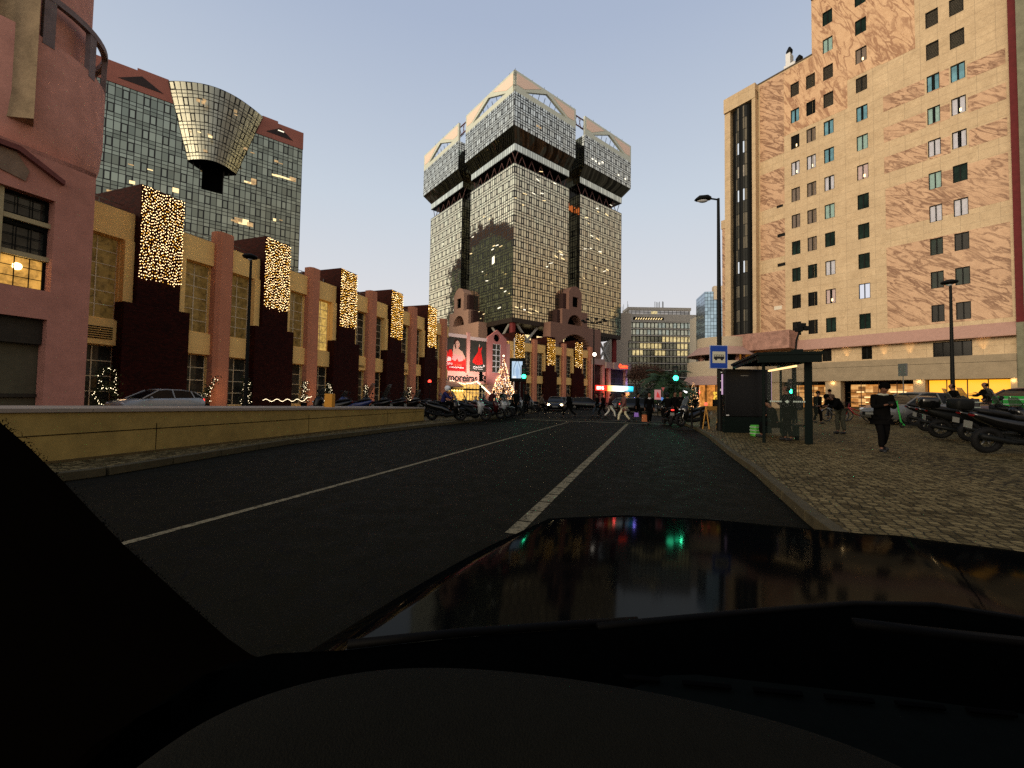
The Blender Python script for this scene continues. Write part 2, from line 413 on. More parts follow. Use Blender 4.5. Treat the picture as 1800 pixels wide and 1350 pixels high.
sl = bpy.data.lights.new('sun', 'SUN'); sl.energy = 1.75; sl.angle = R(22); sl.color = (1.0, 0.82, 0.60)
so = bpy.data.objects.new('sun', sl); C.objects.link(so)
sd = Vector((math.sin(SAZ) * math.cos(R(11)), math.cos(SAZ) * math.cos(R(11)), math.sin(R(11))))
so.rotation_euler = sd.to_track_quat('Z', 'Y').to_euler(); so.location = sd * 60
cd = bpy.data.cameras.new('camera'); cam = bpy.data.objects.new('camera', cd); C.objects.link(cam); bpy.context.scene.camera = cam
cd.sensor_width = 36; cd.lens = F * 36 / 1800; cd.shift_y = -SH / 1800 * 1.0; cd.clip_end = 3000; cd.clip_start = 0.02
mt = Matrix((RT, UP, -FW)).transposed().to_4x4(); mt.translation = Vector((0, 0, H)); cam.matrix_world = mt
sc = bpy.context.scene; sc.view_settings.view_transform = 'Standard'; sc.view_settings.look = 'None'
sc.view_settings.exposure = 0.0
sc.cycles.use_denoising = True; sc.cycles.max_bounces = 6; sc.cycles.caustics_reflective = False; sc.cycles.caustics_refractive = False
sc.cycles.sample_clamp_indirect = 1.2; sc.cycles.use_denoising = False
def point(name, loc, e, col, r=0.05):
    l = bpy.data.lights.new(name, 'POINT'); l.energy = e; l.color = col; l.shadow_soft_size = r
    o = bpy.data.objects.new(name, l); C.objects.link(o); o.location = loc; return o
# ---------------------------------------------------------------- ground
AZR = 19.0; tr = Vector((math.sin(R(AZR)), math.cos(R(AZR)), 0)); nr = Vector((tr.y, -tr.x, 0))   # along road, to the right
mb = MB(); mb.face([(-600, -100, -0.006), (600, -100, -0.006), (600, 900, -0.006), (-600, 900, -0.006)])
tag(mb.build('ground', plain('city_ground', (0.05, 0.05, 0.045), 0.9)), kind='structure')
mb = MB(); mb.face([(-60, -30, 0), (60, -30, 0), (100, 160, 0), (-60, 160, 0)])
tag(mb.build('road', asphalt), kind='structure')
def strip(p0, p1, w_, z=0.004, mbx=None):
    p0, p1 = Vector(p0), Vector(p1); p0.z = p1.z = z
    n = (p1 - p0).cross(Vector((0, 0, 1))).normalized() * w_ / 2
    mbx.face([p0 - n, p1 - n, p1 + n, p0 + n])
marks = MB()
a, b_ = gnd(220, 955), gnd(1000, 742); d = (b_ - a).normalized()
strip(a - d * 5, b_, 0.095, 0.004, marks)
a, b_ = gnd(930, 910), gnd(1103, 745); L = (b_ - a).length; d = (b_ - a) / L
t = -0.6
while t < L:
    seg = 0.42 if t < 8 else 1.3
    strip(a + d * t, a + d * min(L, t + seg), 0.155, 0.004, marks); t += seg + 0.035
a, b_ = gnd(914, 737.2), gnd(1190, 746.5); strip(a, b_, 0.34, 0.004, marks)
a, b_ = gnd(905, 735), gnd(1180, 741.5); strip(a, b_, 0.12, 0.004, marks)
a, b_ = gnd(905, 729.5), gnd(1190, 731); strip(a, b_, 0.14, 0.004, marks)
a, b_ = gnd(1015, 717), gnd(1190, 716); strip(a, b_, 0.3, 0.004, marks)
tag(marks.build('road_markings', paint), kind='structure')
# left pavement with kerb
KL = [gnd(*p) for p in [(40, 853), (180, 835), (500, 781), (745, 751), (860, 738), (905, 731), (935, 726), (955, 720)]]
inner = [p - nr * 8.5 for p in KL[:5]] + [KL[5] + Vector((-7, 2, 0)), KL[6] + Vector((-8, 4, 0)), KL[7] + Vector((-9, 9, 0))]
mb = MB(); up = Vector((0, 0, 0.13))
for i in range(len(KL) - 1): mb.face([KL[i] + up, KL[i + 1] + up, inner[i + 1] + up, inner[i] + up])
tag(mb.build('left_pavement', cobble), kind='structure')
mb = MB()
def kerb(pts, side, mbx, w_=0.14):
    for i in range(len(pts) - 1):
        a, b_ = pts[i], pts[i + 1]; n = (b_ - a).cross(Vector((0, 0, 1))).normalized() * w_ * side
        L = (b_ - a).length; k = max(1, int(L / 1.0))
        for j in range(k):
            p, q = a.lerp(b_, j / k), a.lerp(b_, (j + 0.985) / k)
            mbx.prism([p, q, q + n, p + n], (0, 0, 0.134))
kerb(KL, 1, mb)
tag(mb.build('left_kerb', kerbm, bevel=0.01), kind='structure')
# right pavement rising gently to the right
KR = [gnd(*p) for p in [(1560, 1020), (1440, 920), (1340, 835), (1290, 800), (1252, 770), (1228, 756), (1212, 749.5), (1200, 746.5)]]
KR[0] = KR[1] - tr * 6
end = KR[-1]; KR += [end + Vector((2.5, 2.5, 0)), end + Vector((6, 5, 0)), end + Vector((14, 8, 0)), end + Vector((60, 20, 0))]
mb = MB(); rows = []
for p in KR[:-3] + [KR[-3], KR[-2]]:
    row = []
    for k in range(22):
        q = p + nr * (k * 2.4) + (Vector((0, 0, 0)))
        row.append((q.x, q.y, gz(q.x, q.y) if k else 0.13))
    rows.append(row)
mb.grid(rows)
tag(mb.build('right_pavement', cobble), kind='structure')
mb = MB(); kerb(KR[:10], -1, mb); tag(mb.build('right_kerb', kerbm, bevel=0.01), kind='structure')
mb = MB()
e0 = KR[8]
mb.grid([[(q.x, q.y, gz(q.x, q.y) + 0.004 - (0.1 if k == 0 else 0)) for k, q in enumerate([e0 + Vector((i * 5.0, j * 6.0 - 1, 0)) for i in range(14)])] for j in range(9)])
tag(mb.build('plaza', cobble), kind='structure')
# low wall beside the road
A, B = gnd(745, 745), gnd(90, 828); wa = math.degrees(math.atan2(A.x - B.x, A.y - B.y))
W = Face(B.x, B.y, wa, 1); WL = (A - B).length
wz0 = W.sz(20, 719)[1]; wz1 = W.sz(745, 716)[1]
wt = thing('low_wall', 'long low cream rendered wall with a pale stone coping beside the road', 'wall', (A + B) / 2)
wallm = plain('wall_render', (0.25, 0.17, 0.048), 0.85, var=0.38, scale=0.55, bmp=0.4)
cop = plain('wall_coping', (0.24, 0.195, 0.15), 0.75, var=0.15, scale=3)
mb = MB(); mb.box(-6, WL, -2.3, 0, 0.02, 1, lambda x, y, z: W.pt(x, (wz0 + (wz1 - wz0) * x / WL - 0.07) if z > 0.5 else z, y))
mb.build('wall_body', wallm, wt)
mb = MB()
for k in range(9):
    s0 = -6 + k * (WL + 6) / 9; s1 = s0 + (WL + 6) / 9 - 0.008
    mb.box(s0, s1, -2.36, 0.04, 0, 1, lambda x, y, z: W.pt(x, wz0 + (wz1 - wz0) * x / WL - (0.0 if z > 0.5 else 0.072), y))
mb.build('coping', cop, wt, bevel=0.008)
mb = MB(); W.box(mb, -6, WL, 0.02, 0.17, 0.0, 0.05); mb.build('plinth', plain('wall_plinth', (0.075, 0.050, 0.017), 0.9, var=0.35), wt)
mb = MB(); W.box(mb, -6, WL - 0.05, wz1 - 0.2, wz1 - 0.185, 0.0, 0.006); mb.build('joint_line', black, wt)
for s in (-3.1, 1.6, 5.9, 10.3): mb = MB(); W.box(mb, s, s + 0.012, 0.18, wz1 - 0.08, 0.0, 0.004); mb.build('panel_joint', black, wt)
# ---------------------------------------------------------------- shopping mall bays
D = 32.0; AZM = 18.6; am = R(AZM)
M = Face(-D * math.cos(am), D * math.sin(am), AZM, 1)
P0 = at(781, 600, 83); P = Face(P0.x, P0.y, 51, 1, 0.13)
def muntins(mb, fr, s0, s1, z0, z1, d, nc, nr_, t=0.055, dep=0.05):
    for i in range(nc + 1):
        s = s0 + (s1 - s0) * i / nc; fr.box(mb, s - t / 2, s + t / 2, z0, z1, d, d + dep)
    for j in range(nr_ + 1):
        z_ = z0 + (z1 - z0) * j / nr_; fr.box(mb, s0, s1, z_ - t / 2, z_ + t / 2, d + 0.003, d + dep - 0.003)
def mall(fr, name, label, c0, per, n, k, glm, sstart, send, gspec):
    root = thing(name, label, 'building', fr.pt((sstart + send) / 2, 0, -3))
    zt = 13.05 * k
    wins = []; gw = []
    for i in range(-1, n + 1):
        c = c0 + per * i
        for sgn in (-1, 1):
            a, b_ = sorted((c + sgn * 1.9 * k, c + sgn * 3.95 * k))
            if a > sstart + 0.1 and b_ < send + 0.1: wins.append((a, b_, i, sgn))
    holes = [(a, b_, 5.95 * k, 11.15 * k) for a, b_, i, s_ in wins] + [(a, b_, 0.35, 4.2 * k) for a, b_, i, s_ in wins]
    mb = MB(); fr.wall(mb, sstart, send, 0, zt, -0.8, holes, 0.35)
    fr.box(mb, sstart, send, 0, zt, -9, -1.6); fr.box(mb, sstart, send, zt - 0.15, zt, -1.7, -0.8)
    mb.build('wall', beige, root)
    mb = MB(); fr.box(mb, sstart, send, 4.25 * k, 5.85 * k, -0.8, -0.55); fr.box(mb, sstart, send, 11.2 * k, zt + 0.003, -0.8, -0.5); mb.build('fascia', beige, root)
    for j, (a, b_, i, s_) in enumerate(wins):
        mb = MB(); muntins(mb, fr, a, b_, 5.95 * k, 11.15 * k, -1.12, 2, 6)
        wf = mb.build('window', muntin, root)
        mb = MB(); fr.box(mb, a, b_, 5.95 * k, 11.15 * k, -1.2, -1.13); mb.build('pane', glm[j % len(glm)] if callable(glm) is False else glm(j), wf)
        mb = MB(); muntins(mb, fr, a, b_, 0.35, 4.2 * k, -1.12, 2, 4)
        wf = mb.build('shop_window', muntin, root)
        mb = MB(); fr.box(mb, a, b_, 0.35, 4.2 * k, -1.2, -1.13); mb.build('pane', winglass, wf)
    for i in range(-1, n + 1):
        c = c0 + per * i
        s = c + per / 2
        if sstart < s - 0.7 * k and s + 0.7 * k < send + 1.5 and i >= 0:
            mb = MB(); hw = 0.68 * k
            q = [(-hw, -0.9), (-hw, -0.25), (-hw * 0.62, 0.0), (hw * 0.62, 0.0), (hw, -0.25), (hw, -0.9)]
            mb.prism([fr.pt(s + x, -0.1, y) for x, y in q], (0, 0, 14.0 * k + 0.1))
            mb.build('pillar', pink, root)
        if i < 0 or c + 1.3 > send: continue
        mb = MB(); fr.box(mb, c - 1.32 * k, c + 1.32 * k, 7.1 * k, 15.1 * k, -6.0, 0.0)
        fr.box(mb, c - 2.0 * k, c + 2.0 * k, -0.1, 7.1 * k, -0.9, 0.06)
        mb.build('brick_tower', brick, root, bevel=0.03)
        for sg in (-1, 1):
            mb = MB(); a, b_ = sorted((c + sg * 1.34 * k, c + sg * 1.86 * k)); fr.box(mb, a, b_, 7.12 * k, 11.18 * k, -0.78, -0.35); mb.build('side_pier', beige, root)
        if i in gspec:
            mb = MB()
            a, b_ = sorted((c + gspec[i][0] * 2.2, c + gspec[i][0] * 3.7))
            for q in range(gspec[i][1]):
                z_ = 4.6 * k + q * 0.14; fr.box(mb, a, b_, z_, z_ + 0.06, -0.55, -0.5)
            mb.build('vent_grille', darkmet, root)
    mb = MB()
    for q in range(3): mb.tube([fr.pt(sstart, zt + 0.35 + q * 0.3, -2.2), fr.pt(send, zt + 0.35 + q * 0.3, -2.2)], 0.03, 5)
    s = sstart
    while s < send: mb.tube([fr.pt(s, zt - 0.1, -2.2), fr.pt(s, zt + 0.98, -2.2)], 0.035, 5); s += 1.5
    mb.build('roof_rail', greymet, root)
    return root
def light_curtain(fr, c, k, label, warm):
    far = fr.pt(c, 9, 0).length; cz_ = max(1.0, far / 29) ** 0.80; cz_ *= 1.1
    t_ = thing('light_curtain', label, 'light curtain', fr.pt(c, 9 * k, 0.05), 'curtains of fairy lights on the brick towers')
    A_, B_ = MB(), MB(); cols = int(34 / cz_)
    w0 = MB()
    for i in range(cols):
        s = c - 1.27 * k + 2.54 * k * i / (cols - 1); zb = (8.75 + random.random() * 0.45) * k
        w0.tube([fr.pt(s, zb, 0.05), fr.pt(s, 15.0 * k, 0.05)], 0.006, 3)
        z_ = zb
        while z_ < 15.02 * k:
            (A_ if random.random() < warm else B_).octa(fr.pt(s + random.uniform(-0.045, 0.045), z_, 0.07 + random.random() * 0.05), random.uniform(0.019, 0.031) * cz_)
            z_ += random.uniform(0.12, 0.20) * cz_
    w0.build('wires', darkmet, t_); tag(A_.build('warm_bulbs', bulb, t_), kind='stuff'); tag(B_.build('amber_bulbs', bulb2, t_), kind='stuff')
def lshow(j): return wingold if j in (0, 1, 2, 3) else (winlit if j % 7 == 4 else winglass)
mall(M, 'shopping_mall', 'pink and beige shopping centre with dark red brick towers along the left of the street', 18.9, 9.27, 5, 1.0, lshow, 12.0, 62.5, {0: (-1, 6), 2: (1, 2), 3: (1, 3)})
names = ['nearest and largest, beside the round pink tower', 'second in the row, behind the left street lamp', 'third from the round pink tower', 'fourth from the round pink tower', 'farthest in the left row, by the posters']
for i in range(5): light_curtain(M, 18.9 + 9.27 * i, 1.0, 'golden fairy light curtain on brick tower, ' + names[i], [0.8, 0.75, 0.5, 0.35, 0.35][i])
mall(P, 'shopping_mall_wing', 'wing of the shopping centre past the Christmas tree, facing the crossing', 19.85, 10.15, 3, 1.075, lambda j: winglass, 17.0, 45.2, {})
for i, nm in enumerate(['just above the street advertising screen', 'between the advertising screen and the last tower', 'nearest the tall lighting mast']):
    light_curtain(P, 19.85 + 10.15 * i, 1.05, 'narrow curtain of amber fairy lights ' + nm, 0.25)
# ---------------------------------------------------------------- near pink building (left edge of the picture)
N = Face(-25 * math.cos(am), 25 * math.sin(am), AZM, 1, 0.13)
pinkn = plain('pink_render_near', (0.62, 0.30, 0.225), 0.9, var=0.22, scale=1.4, bmp=0.6)
nb = thing('pink_building', 'pink rendered building with a rounded tower and a square lattice window at the left edge', 'building', N.pt(6, 0, -3))
mb = MB(); holes = [(4.2, 10.56, 5.52, 9.56), (3.0, 10.52, 0.0, 4.28)]
N.wall(mb, -12, 11.9, 0, 11.5, 0, holes, 0.55)
mb.face([N.pt(11.9, 0, 0), N.pt(11.9, 0, -12), N.pt(11.9, 11.5, -12), N.pt(11.9, 11.5, 0)])
N.box(mb, -12, 11.9, 11.3, 11.5, -12, 0)
mb.build('wall', plain('pink_render_wall', (0.46, 0.205, 0.15), 0.9, var=0.18, scale=1.4, bmp=0.6), nb)
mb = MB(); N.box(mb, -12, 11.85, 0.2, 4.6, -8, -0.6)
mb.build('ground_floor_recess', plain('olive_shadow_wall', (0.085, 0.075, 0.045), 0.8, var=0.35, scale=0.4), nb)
mb = MB(); N.box(mb, 3.2, 10.5, 3.2, 4.28, -0.6, -0.3); N.box(mb, 3.2, 10.5, 0.9, 1.05, -0.6, -0.45); mb.build('shutter_box', plain('dark_bronze', (0.03, 0.025, 0.018), 0.5), nb)
mb = MB(); muntins(mb, N, 4.4, 10.5, 5.56, 9.52, -0.5, 4, 3, 0.09, 0.06)
wf = mb.build('window', darkmet, nb)
mb = MB()
for s in (8.95, 5.9): N.box(mb, s - 0.17, s + 0.17, 5.52, 9.56, -0.42, -0.2)
for z_ in (8.45, 6.95): N.box(mb, 4.2, 10.56, z_ - 0.1, z_ + 0.1, -0.4, -0.24)
mb.build('cream_lattice', plain('lattice_cream', (0.40, 0.33, 0.18), 0.6), wf)
mb = MB(); muntins(mb, N, 9.15, 10.5, 5.56, 9.52, -0.46, 3, 9, 0.03, 0.03); muntins(mb, N, 6.1, 8.75, 5.56, 9.52, -0.46, 5, 9, 0.03, 0.03); mb.build('glazing_bars', darkmet, wf)
mb = MB(); N.box(mb, 4.2, 10.56, 6.95, 9.56, -0.62, -0.56); mb.build('pane', winglass, wf)
mb = MB(); N.box(mb, 4.2, 10.56, 5.52, 6.95, -0.62, -0.56); mb.build('lit_pane', glassm('low_lit_glass', (0.12, 0.08, 0.03), met=0.1, em=(1, 0.50, 0.10), es=1.0, sc=0.9), wf)
mb = MB(); mb.ball(N.pt(9.72, 6.45, -0.52), 0.15); mb.build('lamp_globe', emis('globe_lamp', (1, 0.75, 0.35), 9), wf)
# raised pediment outline over the window
mb = MB(); q = [(5.0, 10.6), (5.0, 10.9), (8.0, 11.25), (9.35, 11.32), (10.75, 10.55), (10.75, 10.35), (9.3, 11.1), (8.0, 11.05)]
mb.prism([N.pt(s, z_, 0.002) for s, z_ in q], N.n * 0.22); mb.build('pediment_moulding', plain('pink_shadow_trim', (0.16, 0.055, 0.045), 0.8), nb)
mb = MB(); q = [(5.0, 10.0), (8.4, 10.25), (9.6, 9.98), (9.7, 10.45), (9.3, 11.05), (8.0, 11.0), (5.0, 10.6)]
mb.prism([N.pt(s, z_, 0.001) for s, z_ in q], N.n * 0.05); mb.build('pediment_panel', plain('weathered_panel', (0.22, 0.15, 0.10), 0.85, var=0.35, scale=2), nb)
# round tower on top
rad = 3.6; tp_ = at(186, 155, 20.9); ta = math.atan2(tp_.x, tp_.y); ta -= math.asin(rad / 30.5); ctr = Vector((math.sin(ta) * 30.5, math.cos(ta) * 30.5, 0)); rimz = at(186, 158, 20.6).z; rng = at(190, 92, 20.6).z
mb = MB(); mb.lathe(ctr, [(rad - 2.2, 10.4), (rad - 1.3, 10.7), (rad - 0.65, 11.2), (rad - 0.28, 11.9), (rad - 0.08, 12.8), (rad, 13.8), (rad, rimz), (rad - 0.25, rimz), (rad - 0.25, rimz - 0.3), (0.01, rimz - 0.3)], 64)
mb.build('round_tower', pinkn, nb, smooth=True, auto=40)
mb = MB(); mb.lathe(ctr, [(3.0, rimz - 0.4), (3.0, 30), (0.01, 30)], 48); mb.build('upper_drum', pinkn, nb, smooth=True, auto=40)
mb = MB(); prof = [(rad - 0.2, rng - 0.14), (rad + 0.03, rng - 0.14), (rad + 0.03, rng + 0.14), (rad - 0.2, rng + 0.14), (rad - 0.2, rng - 0.14)]
mb.lathe(ctr, prof, 64); mb.build('balcony_ring', plain('grey_concrete', (0.22, 0.17, 0.16), 0.8, var=0.3, scale=2), nb, smooth=True, auto=40)
mb = MB()
for k in range(12):
    a = R(-75 + k * 30); c = ctr + Vector((math.cos(a), math.sin(a), 0)) * (rad - 0.09)
    u = Vector((math.cos(a), math.sin(a), 0)); v = Vector((-u.y, u.x, 0))
    mb.prism([p + Vector((0, 0, rimz - 0.25)) for p in (c - u * 0.1 - v * 0.2, c + u * 0.1 - v * 0.2, c + u * 0.1 + v * 0.2, c - u * 0.1 + v * 0.2)], (0, 0, rng - rimz + 0.15))
mb.build('balcony_post', MAT['grey_concrete'], nb)
mb = MB(); pil = [at(0, 150, 17.7), at(56, 150, 18.4)]
a0, a1 = at(-90, 300, 16.5), at(54, 300, 16.9); a0.z = a1.z = 12.7; nn = -Vector((math.sin(R(-50)), math.cos(R(-50)), 0))
mb.prism([a0, a1, a1 - nn * 0.9, a0 - nn * 0.9], (0, 0, 16)); mb.build('stone_pier', plain('rough_cream_stone', (0.26, 0.19, 0.11), 0.9, var=0.4, scale=1.3, bmp=0.8), nb)
# ---------------------------------------------------------------- poster wall (shopping centre entrance)
pw = thing('entrance_block', 'pink floodlit entrance wall of the shopping centre carrying two posters and black letters', 'building', P.pt(6, 0, -3))
mb = MB(); hole = [(2.3, 10.8, 0, 3.9)]
P.wall(mb, -5, 17.0, 0, 13.3, 0, hole, 0.8); P.box(mb, -5, 17, 13.2, 13.3, -8, 0)
mb.face([P.pt(17, 0, 0), P.pt(17, 0, -8), P.pt(17, 13.3, -8), P.pt(17, 13.3, 0)])
P.box(mb, 5.2, 5.9, 6.1, 14.6, 0.0, 0.45); P.box(mb, -1.2, 0.4, 6.1, 14.6, 0.0, 0.45)
mb.build('wall', pinkw, pw)
mb = MB(); P.box(mb, 0.4, 5.2, 13.32, 14.0, -0.4, 0.35); P.box(mb, 5.9, 10.3, 13.12, 13.8, -0.4, 0.35); mb.build('poster_cornice', plain('cornice_white', (0.7, 0.55, 0.5), 0.7, var=0.05), pw)
mb = MB()
N_ = 20; cz = 14.15; c_s = 12.85; rr = 0.85
out = [(10.35, 6.0), (15.6, 6.0), (15.6, 14.05), (12.95, 15.95), (10.35, 14.05)]
# gable slab as a lattice with a window hole and a round hole
def gin(s, z_):
    if z_ > 14.05 and abs(s - 12.95) > 2.65 * (15.95 - z_) / 1.9: return False
    return (s - c_s) ** 2 + (z_ - cz) ** 2 > rr * rr
P.wall(mb, 10.35, 15.6, 4.0, 12.95, 0.5, [(11.75, 14.05, 6.5, 12.85)], 0.4)
st = 0.06
ss = [10.35 + i * 0.105 for i in range(51)]
for i in range(50):
    s0, s1 = ss[i], ss[i + 1]; sm = (s0 + s1) / 2
    top = 14.05 + max(0, 1.9 * (1 - abs(sm - 12.95) / 2.65)); 
    if abs(sm - c_s) < rr:
        h = math.sqrt(rr * rr - (sm - c_s) ** 2)
        for z0_, z1_ in ((12.95, cz - h), (cz + h, top)): P.box(mb, s0, s1, z0_, z1_, 0.0, 0.5)
    else: P.box(mb, s0, s1, 12.95, top, 0.0, 0.5)
mb.face([P.pt(15.6, 4, .5), P.pt(15.6, 4, 0), P.pt(15.6, 12.95, 0), P.pt(15.6, 12.95, .5)]); mb.face([P.pt(10.35, 4, .5), P.pt(10.35, 4, 0), P.pt(10.35, 12.95, 0), P.pt(10.35, 12.95, .5)])
mb.build('gable', plain('pink_gable', (0.50, 0.19, 0.165), 0.8, var=0.08), pw)
mb = MB(); muntins(mb, P, 11.8, 14.0, 6.55, 12.8, 0.2, 2, 5, 0.16, 0.12); wf = mb.build('window', whitem, pw)
mb = MB(); P.box(mb, 11.75, 14.05, 6.5, 12.85, 0.08, 0.12); mb.build('pane', winglass, wf)
mb = MB(); P.box(mb, 11.9, 13.8, 13.2, 15.1, 0.01, 0.05); mb.build('oculus_back', black, pw)
# entrance interior
mb = MB(); P.box(mb, 2.3, 10.8, 0, 3.9, -3.0, -2.9); mb.build('lit_interior', glassm('warm_interior', (0.2, 0.14, 0.05), met=0, em=(1, 0.55, 0.12), es=1.8, sc=1.1), pw)
mb = MB(); muntins(mb, P, 5.9, 10.7, 0.1, 3.8, -0.6, 6, 2, 0.14, 0.1); mb.build('entrance_doors', muntin, pw)
cn = thing('entrance_canopy', 'sloping canopy with a row of warm lights below the black letters', 'canopy', P.pt(1, 2.4, 2))
mb = MB(); mb.prism([P.pt(-3, 2.9, 0.1), P.pt(-3, 2.9, 3.6), P.pt(-3, 3.1, 3.6), P.pt(-3, 4.4, 0.1)], P.t * 5.6); mb.build('canopy_roof', plain('tan_awning', (0.30, 0.19, 0.12), 0.8), cn)
mb = MB(); P.box(mb, -3, 7.3, 2.45, 2.75, 0.1, 3.7); mb.build('canopy_beam', darkmet, cn)
mb = MB()
for k in range(9): mb.ball(P.pt(-2.5 + k * 0.62, 2.3, 3.3), 0.17, 8, 5)
mb.build('canopy_lamps', emis('canopy_warm', (1, 0.62, 0.15), 6), cn)
ga = thing('light_garland', 'garland of warm fairy lights hung across the entrance down to the Christmas tree', 'fairy lights', P.pt(6, 3, 0.6))
mb = MB()
pts = [P.pt(1.2 + 6.6 * i / 40, 4.35 - 0.55 * math.sin(math.pi * i / 40), 0.6) for i in range(41)] + [P.pt(7.8 + 4.6 * i / 40, 4.3 - 3.3 * i / 40, 0.6) for i in range(41)]
for i, p in enumerate(pts):
    for q in range(3 if i < 41 else 6): mb.octa(p + Vector((random.uniform(-.12, .12), 0, random.uniform(-.16, .16))), 0.06)
mb.build('bulbs', bulbw, ga); mb = MB(); mb.tube(pts[:41], 0.02, 4); mb.tube(pts[41:], 0.02, 4); mb.build('cord', darkmet, ga)
letm = plain('letter_black', (0.012, 0.012, 0.012), 0.5, var=0)
sg = thing('shop_sign', 'large black lettering with a heart on the pink entrance wall', 'sign', P.pt(5, 4.5, 0.1))
copy_text('amoreiras', 2.15, 0.06, P, 0.12, 4.32, 0.09, letm, sg, 'lettering', xs=0.93, weight=0.035)
def heart(c, r, n=40):
    o = []
    for k in range(n):
        t = 2 * math.pi * k / n
        o.append((c[0] + r * math.sin(t) ** 3, c[1] + r * (13 * math.cos(t) - 5 * math.cos(2 * t) - 2 * math.cos(3 * t) - math.cos(4 * t)) / 16))
    return o
mb = MB(); ho, hi_ = heart((10.1, 5.1), 1.0), heart((10.1, 5.12), 0.66)
mb.grid([[P.pt(s, z_, 0.05) for s, z_ in ho], [P.pt(s, z_, 0.2) for s, z_ in ho], [P.pt(s, z_, 0.2) for s, z_ in hi_], [P.pt(s, z_, 0.05) for s, z_ in hi_]], True)
s_, z_ = 10.1, 5.1; mb.prism([P.pt(10.1 + a, 5.15 + b_, 0.05) for a, b_ in heart((0, 0), 0.34, 24)], P.n * 0.15)
mb.build('heart_emblem', letm, sg)
def poster(label, s0, s1, z0, z1, bgc):
    t_ = thing('wall_poster', label, 'poster', P.pt((s0 + s1) / 2, (z0 + z1) / 2, 0.05), 'posters on the entrance wall')
    mb = MB(); P.box(mb, s0, s1, z0, z1, 0.02, 0.14); mb.build('panel', bgc, t_); return t_
def flat(t_, pts, d, m, name, th=0.012):
    mb = MB(); mb.prism([P.pt(s, z_, d) for s, z_ in pts], P.n * th); return mb.build(name, m, t_)
def ell(cx, cz_, rx, rz, n=18, rot=0): return [(cx + rx * math.cos(2 * math.pi * k / n) * math.cos(rot) - rz * math.sin(2 * math.pi * k / n) * math.sin(rot), cz_ + rx * math.cos(2 * math.pi * k / n) * math.sin(rot) + rz * math.sin(2 * math.pi * k / n) * math.cos(rot)) for k in range(n)]
pdark = plain('poster_dark', (0.045, 0.043, 0.035), 0.4, var=0.4, scale=1.5)
pred = plain('poster_red', (0.75, 0.025, 0.02), 0.45, var=0.1); predd = plain('poster_deep_red', (0.40, 0.012, 0.015), 0.45, var=0.1)
pskin = plain('poster_skin', (0.68, 0.40, 0.30), 0.5, var=0.1); pwht = plain('poster_white', (0.85, 0.78, 0.76), 0.5, var=0)
ppk = plain('poster_pale_pink', (0.80, 0.36, 0.33), 0.5, var=0.12); phair = plain('poster_hair', (0.05, 0.02, 0.015), 0.5, var=0)
t_ = poster('tall poster of a woman in a red dress touching her face, left of the two', 0.5, 5.1, 6.35, 13.28, pdark)
X0, Z0 = 2.75, 9.5
flat(t_, [(0.5, 6.35), (5.1, 6.35), (5.1, 8.9), (4.6, 9.6), (0.9, 9.7), (0.5, 10.6)], 0.142, pred, 'red_dress')
flat(t_, [(0.5, 6.35), (5.1, 6.35), (5.1, 7.6), (0.5, 7.6)], 0.15, predd, 'red_band')
flat(t_, [(1.7, 9.3), (2.3, 10.7), (2.6, 10.95), (3.3, 11.0), (4.3, 10.4), (4.95, 9.2), (4.7, 8.7), (4.2, 9.5), (3.6, 9.0), (2.6, 8.9)], 0.156, pskin, 'shoulders')
flat(t_, [(1.0, 10.6), (1.6, 10.7), (2.1, 9.7), (1.5, 8.9), (0.8, 9.2)], 0.158, pred, 'sleeve')
flat(t_, ell(2.85, 12.1, 0.62, 0.85, rot=0.15), 0.158, phair, 'hair')
flat(t_, ell(3.05, 11.9, 0.5, 0.74, rot=0.12), 0.172, pskin, 'face')
flat(t_, [(2.75, 10.7), (3.3, 10.8), (3.25, 11.5), (2.7, 11.5)], 0.17, pskin, 'neck')
flat(t_, [(1.9, 9.6), (2.25, 9.5), (2.45, 11.2), (2.2, 11.9), (2.0, 11.2)], 0.175, pskin, 'forearm')
flat(t_, ell(3.25, 11.45, 0.14, 0.05), 0.186, pred, 'lips'); flat(t_, ell(3.2, 12.05, 0.09, 0.05), 0.186, phair, 'eye'); flat(t_, ell(2.85, 12.02, 0.09, 0.05), 0.186, phair, 'eye')
flat(t_, [(2.0, 9.4), (2.3, 9.9), (3.2, 9.6), (4.2, 9.7), (4.5, 8.6), (3.4, 8.3), (3.0, 9.0), (2.6, 8.4), (1.6, 8.7)], 0.178, ppk, 'dress_ruffle')
flat(t_, [(0.55, 8.2), (1.5, 8.4), (1.55, 9.1), (0.75, 9.2)], 0.176, pwht, 'cuff')
copy_text('amo', 0.95, 0.01, P, 0.55, 7.55, 0.2, pwht, t_, 'poster_lettering', xs=0.85); copy_text('reiras', 0.85, 0.01, P, 2.15, 7.35, 0.2, plain('letter_red', (0.9, 0.16, 0.08), 0.5, var=0), t_, 'poster_lettering')
copy_text('o shopping de Lisboa', 0.40, 0.008, P, 1.2, 7.0, 0.2, pwht, t_, 'poster_lettering', weight=0.01)
t_ = poster('tall dark poster with an empty red ball gown, right of the two', 5.95, 10.28, 6.5, 13.1, pdark)
flat(t_, [(8.35, 12.0), (8.55, 11.4), (8.9, 11.55), (9.1, 12.0), (9.2, 11.5), (8.95, 10.95), (9.0, 10.6), (9.35, 8.9), (9.45, 8.2), (8.6, 7.95), (7.6, 8.0), (6.8, 8.4), (6.85, 8.9), (7.6, 10.0), (8.2, 10.8), (8.2, 11.4)], 0.142, pred, 'red_gown')
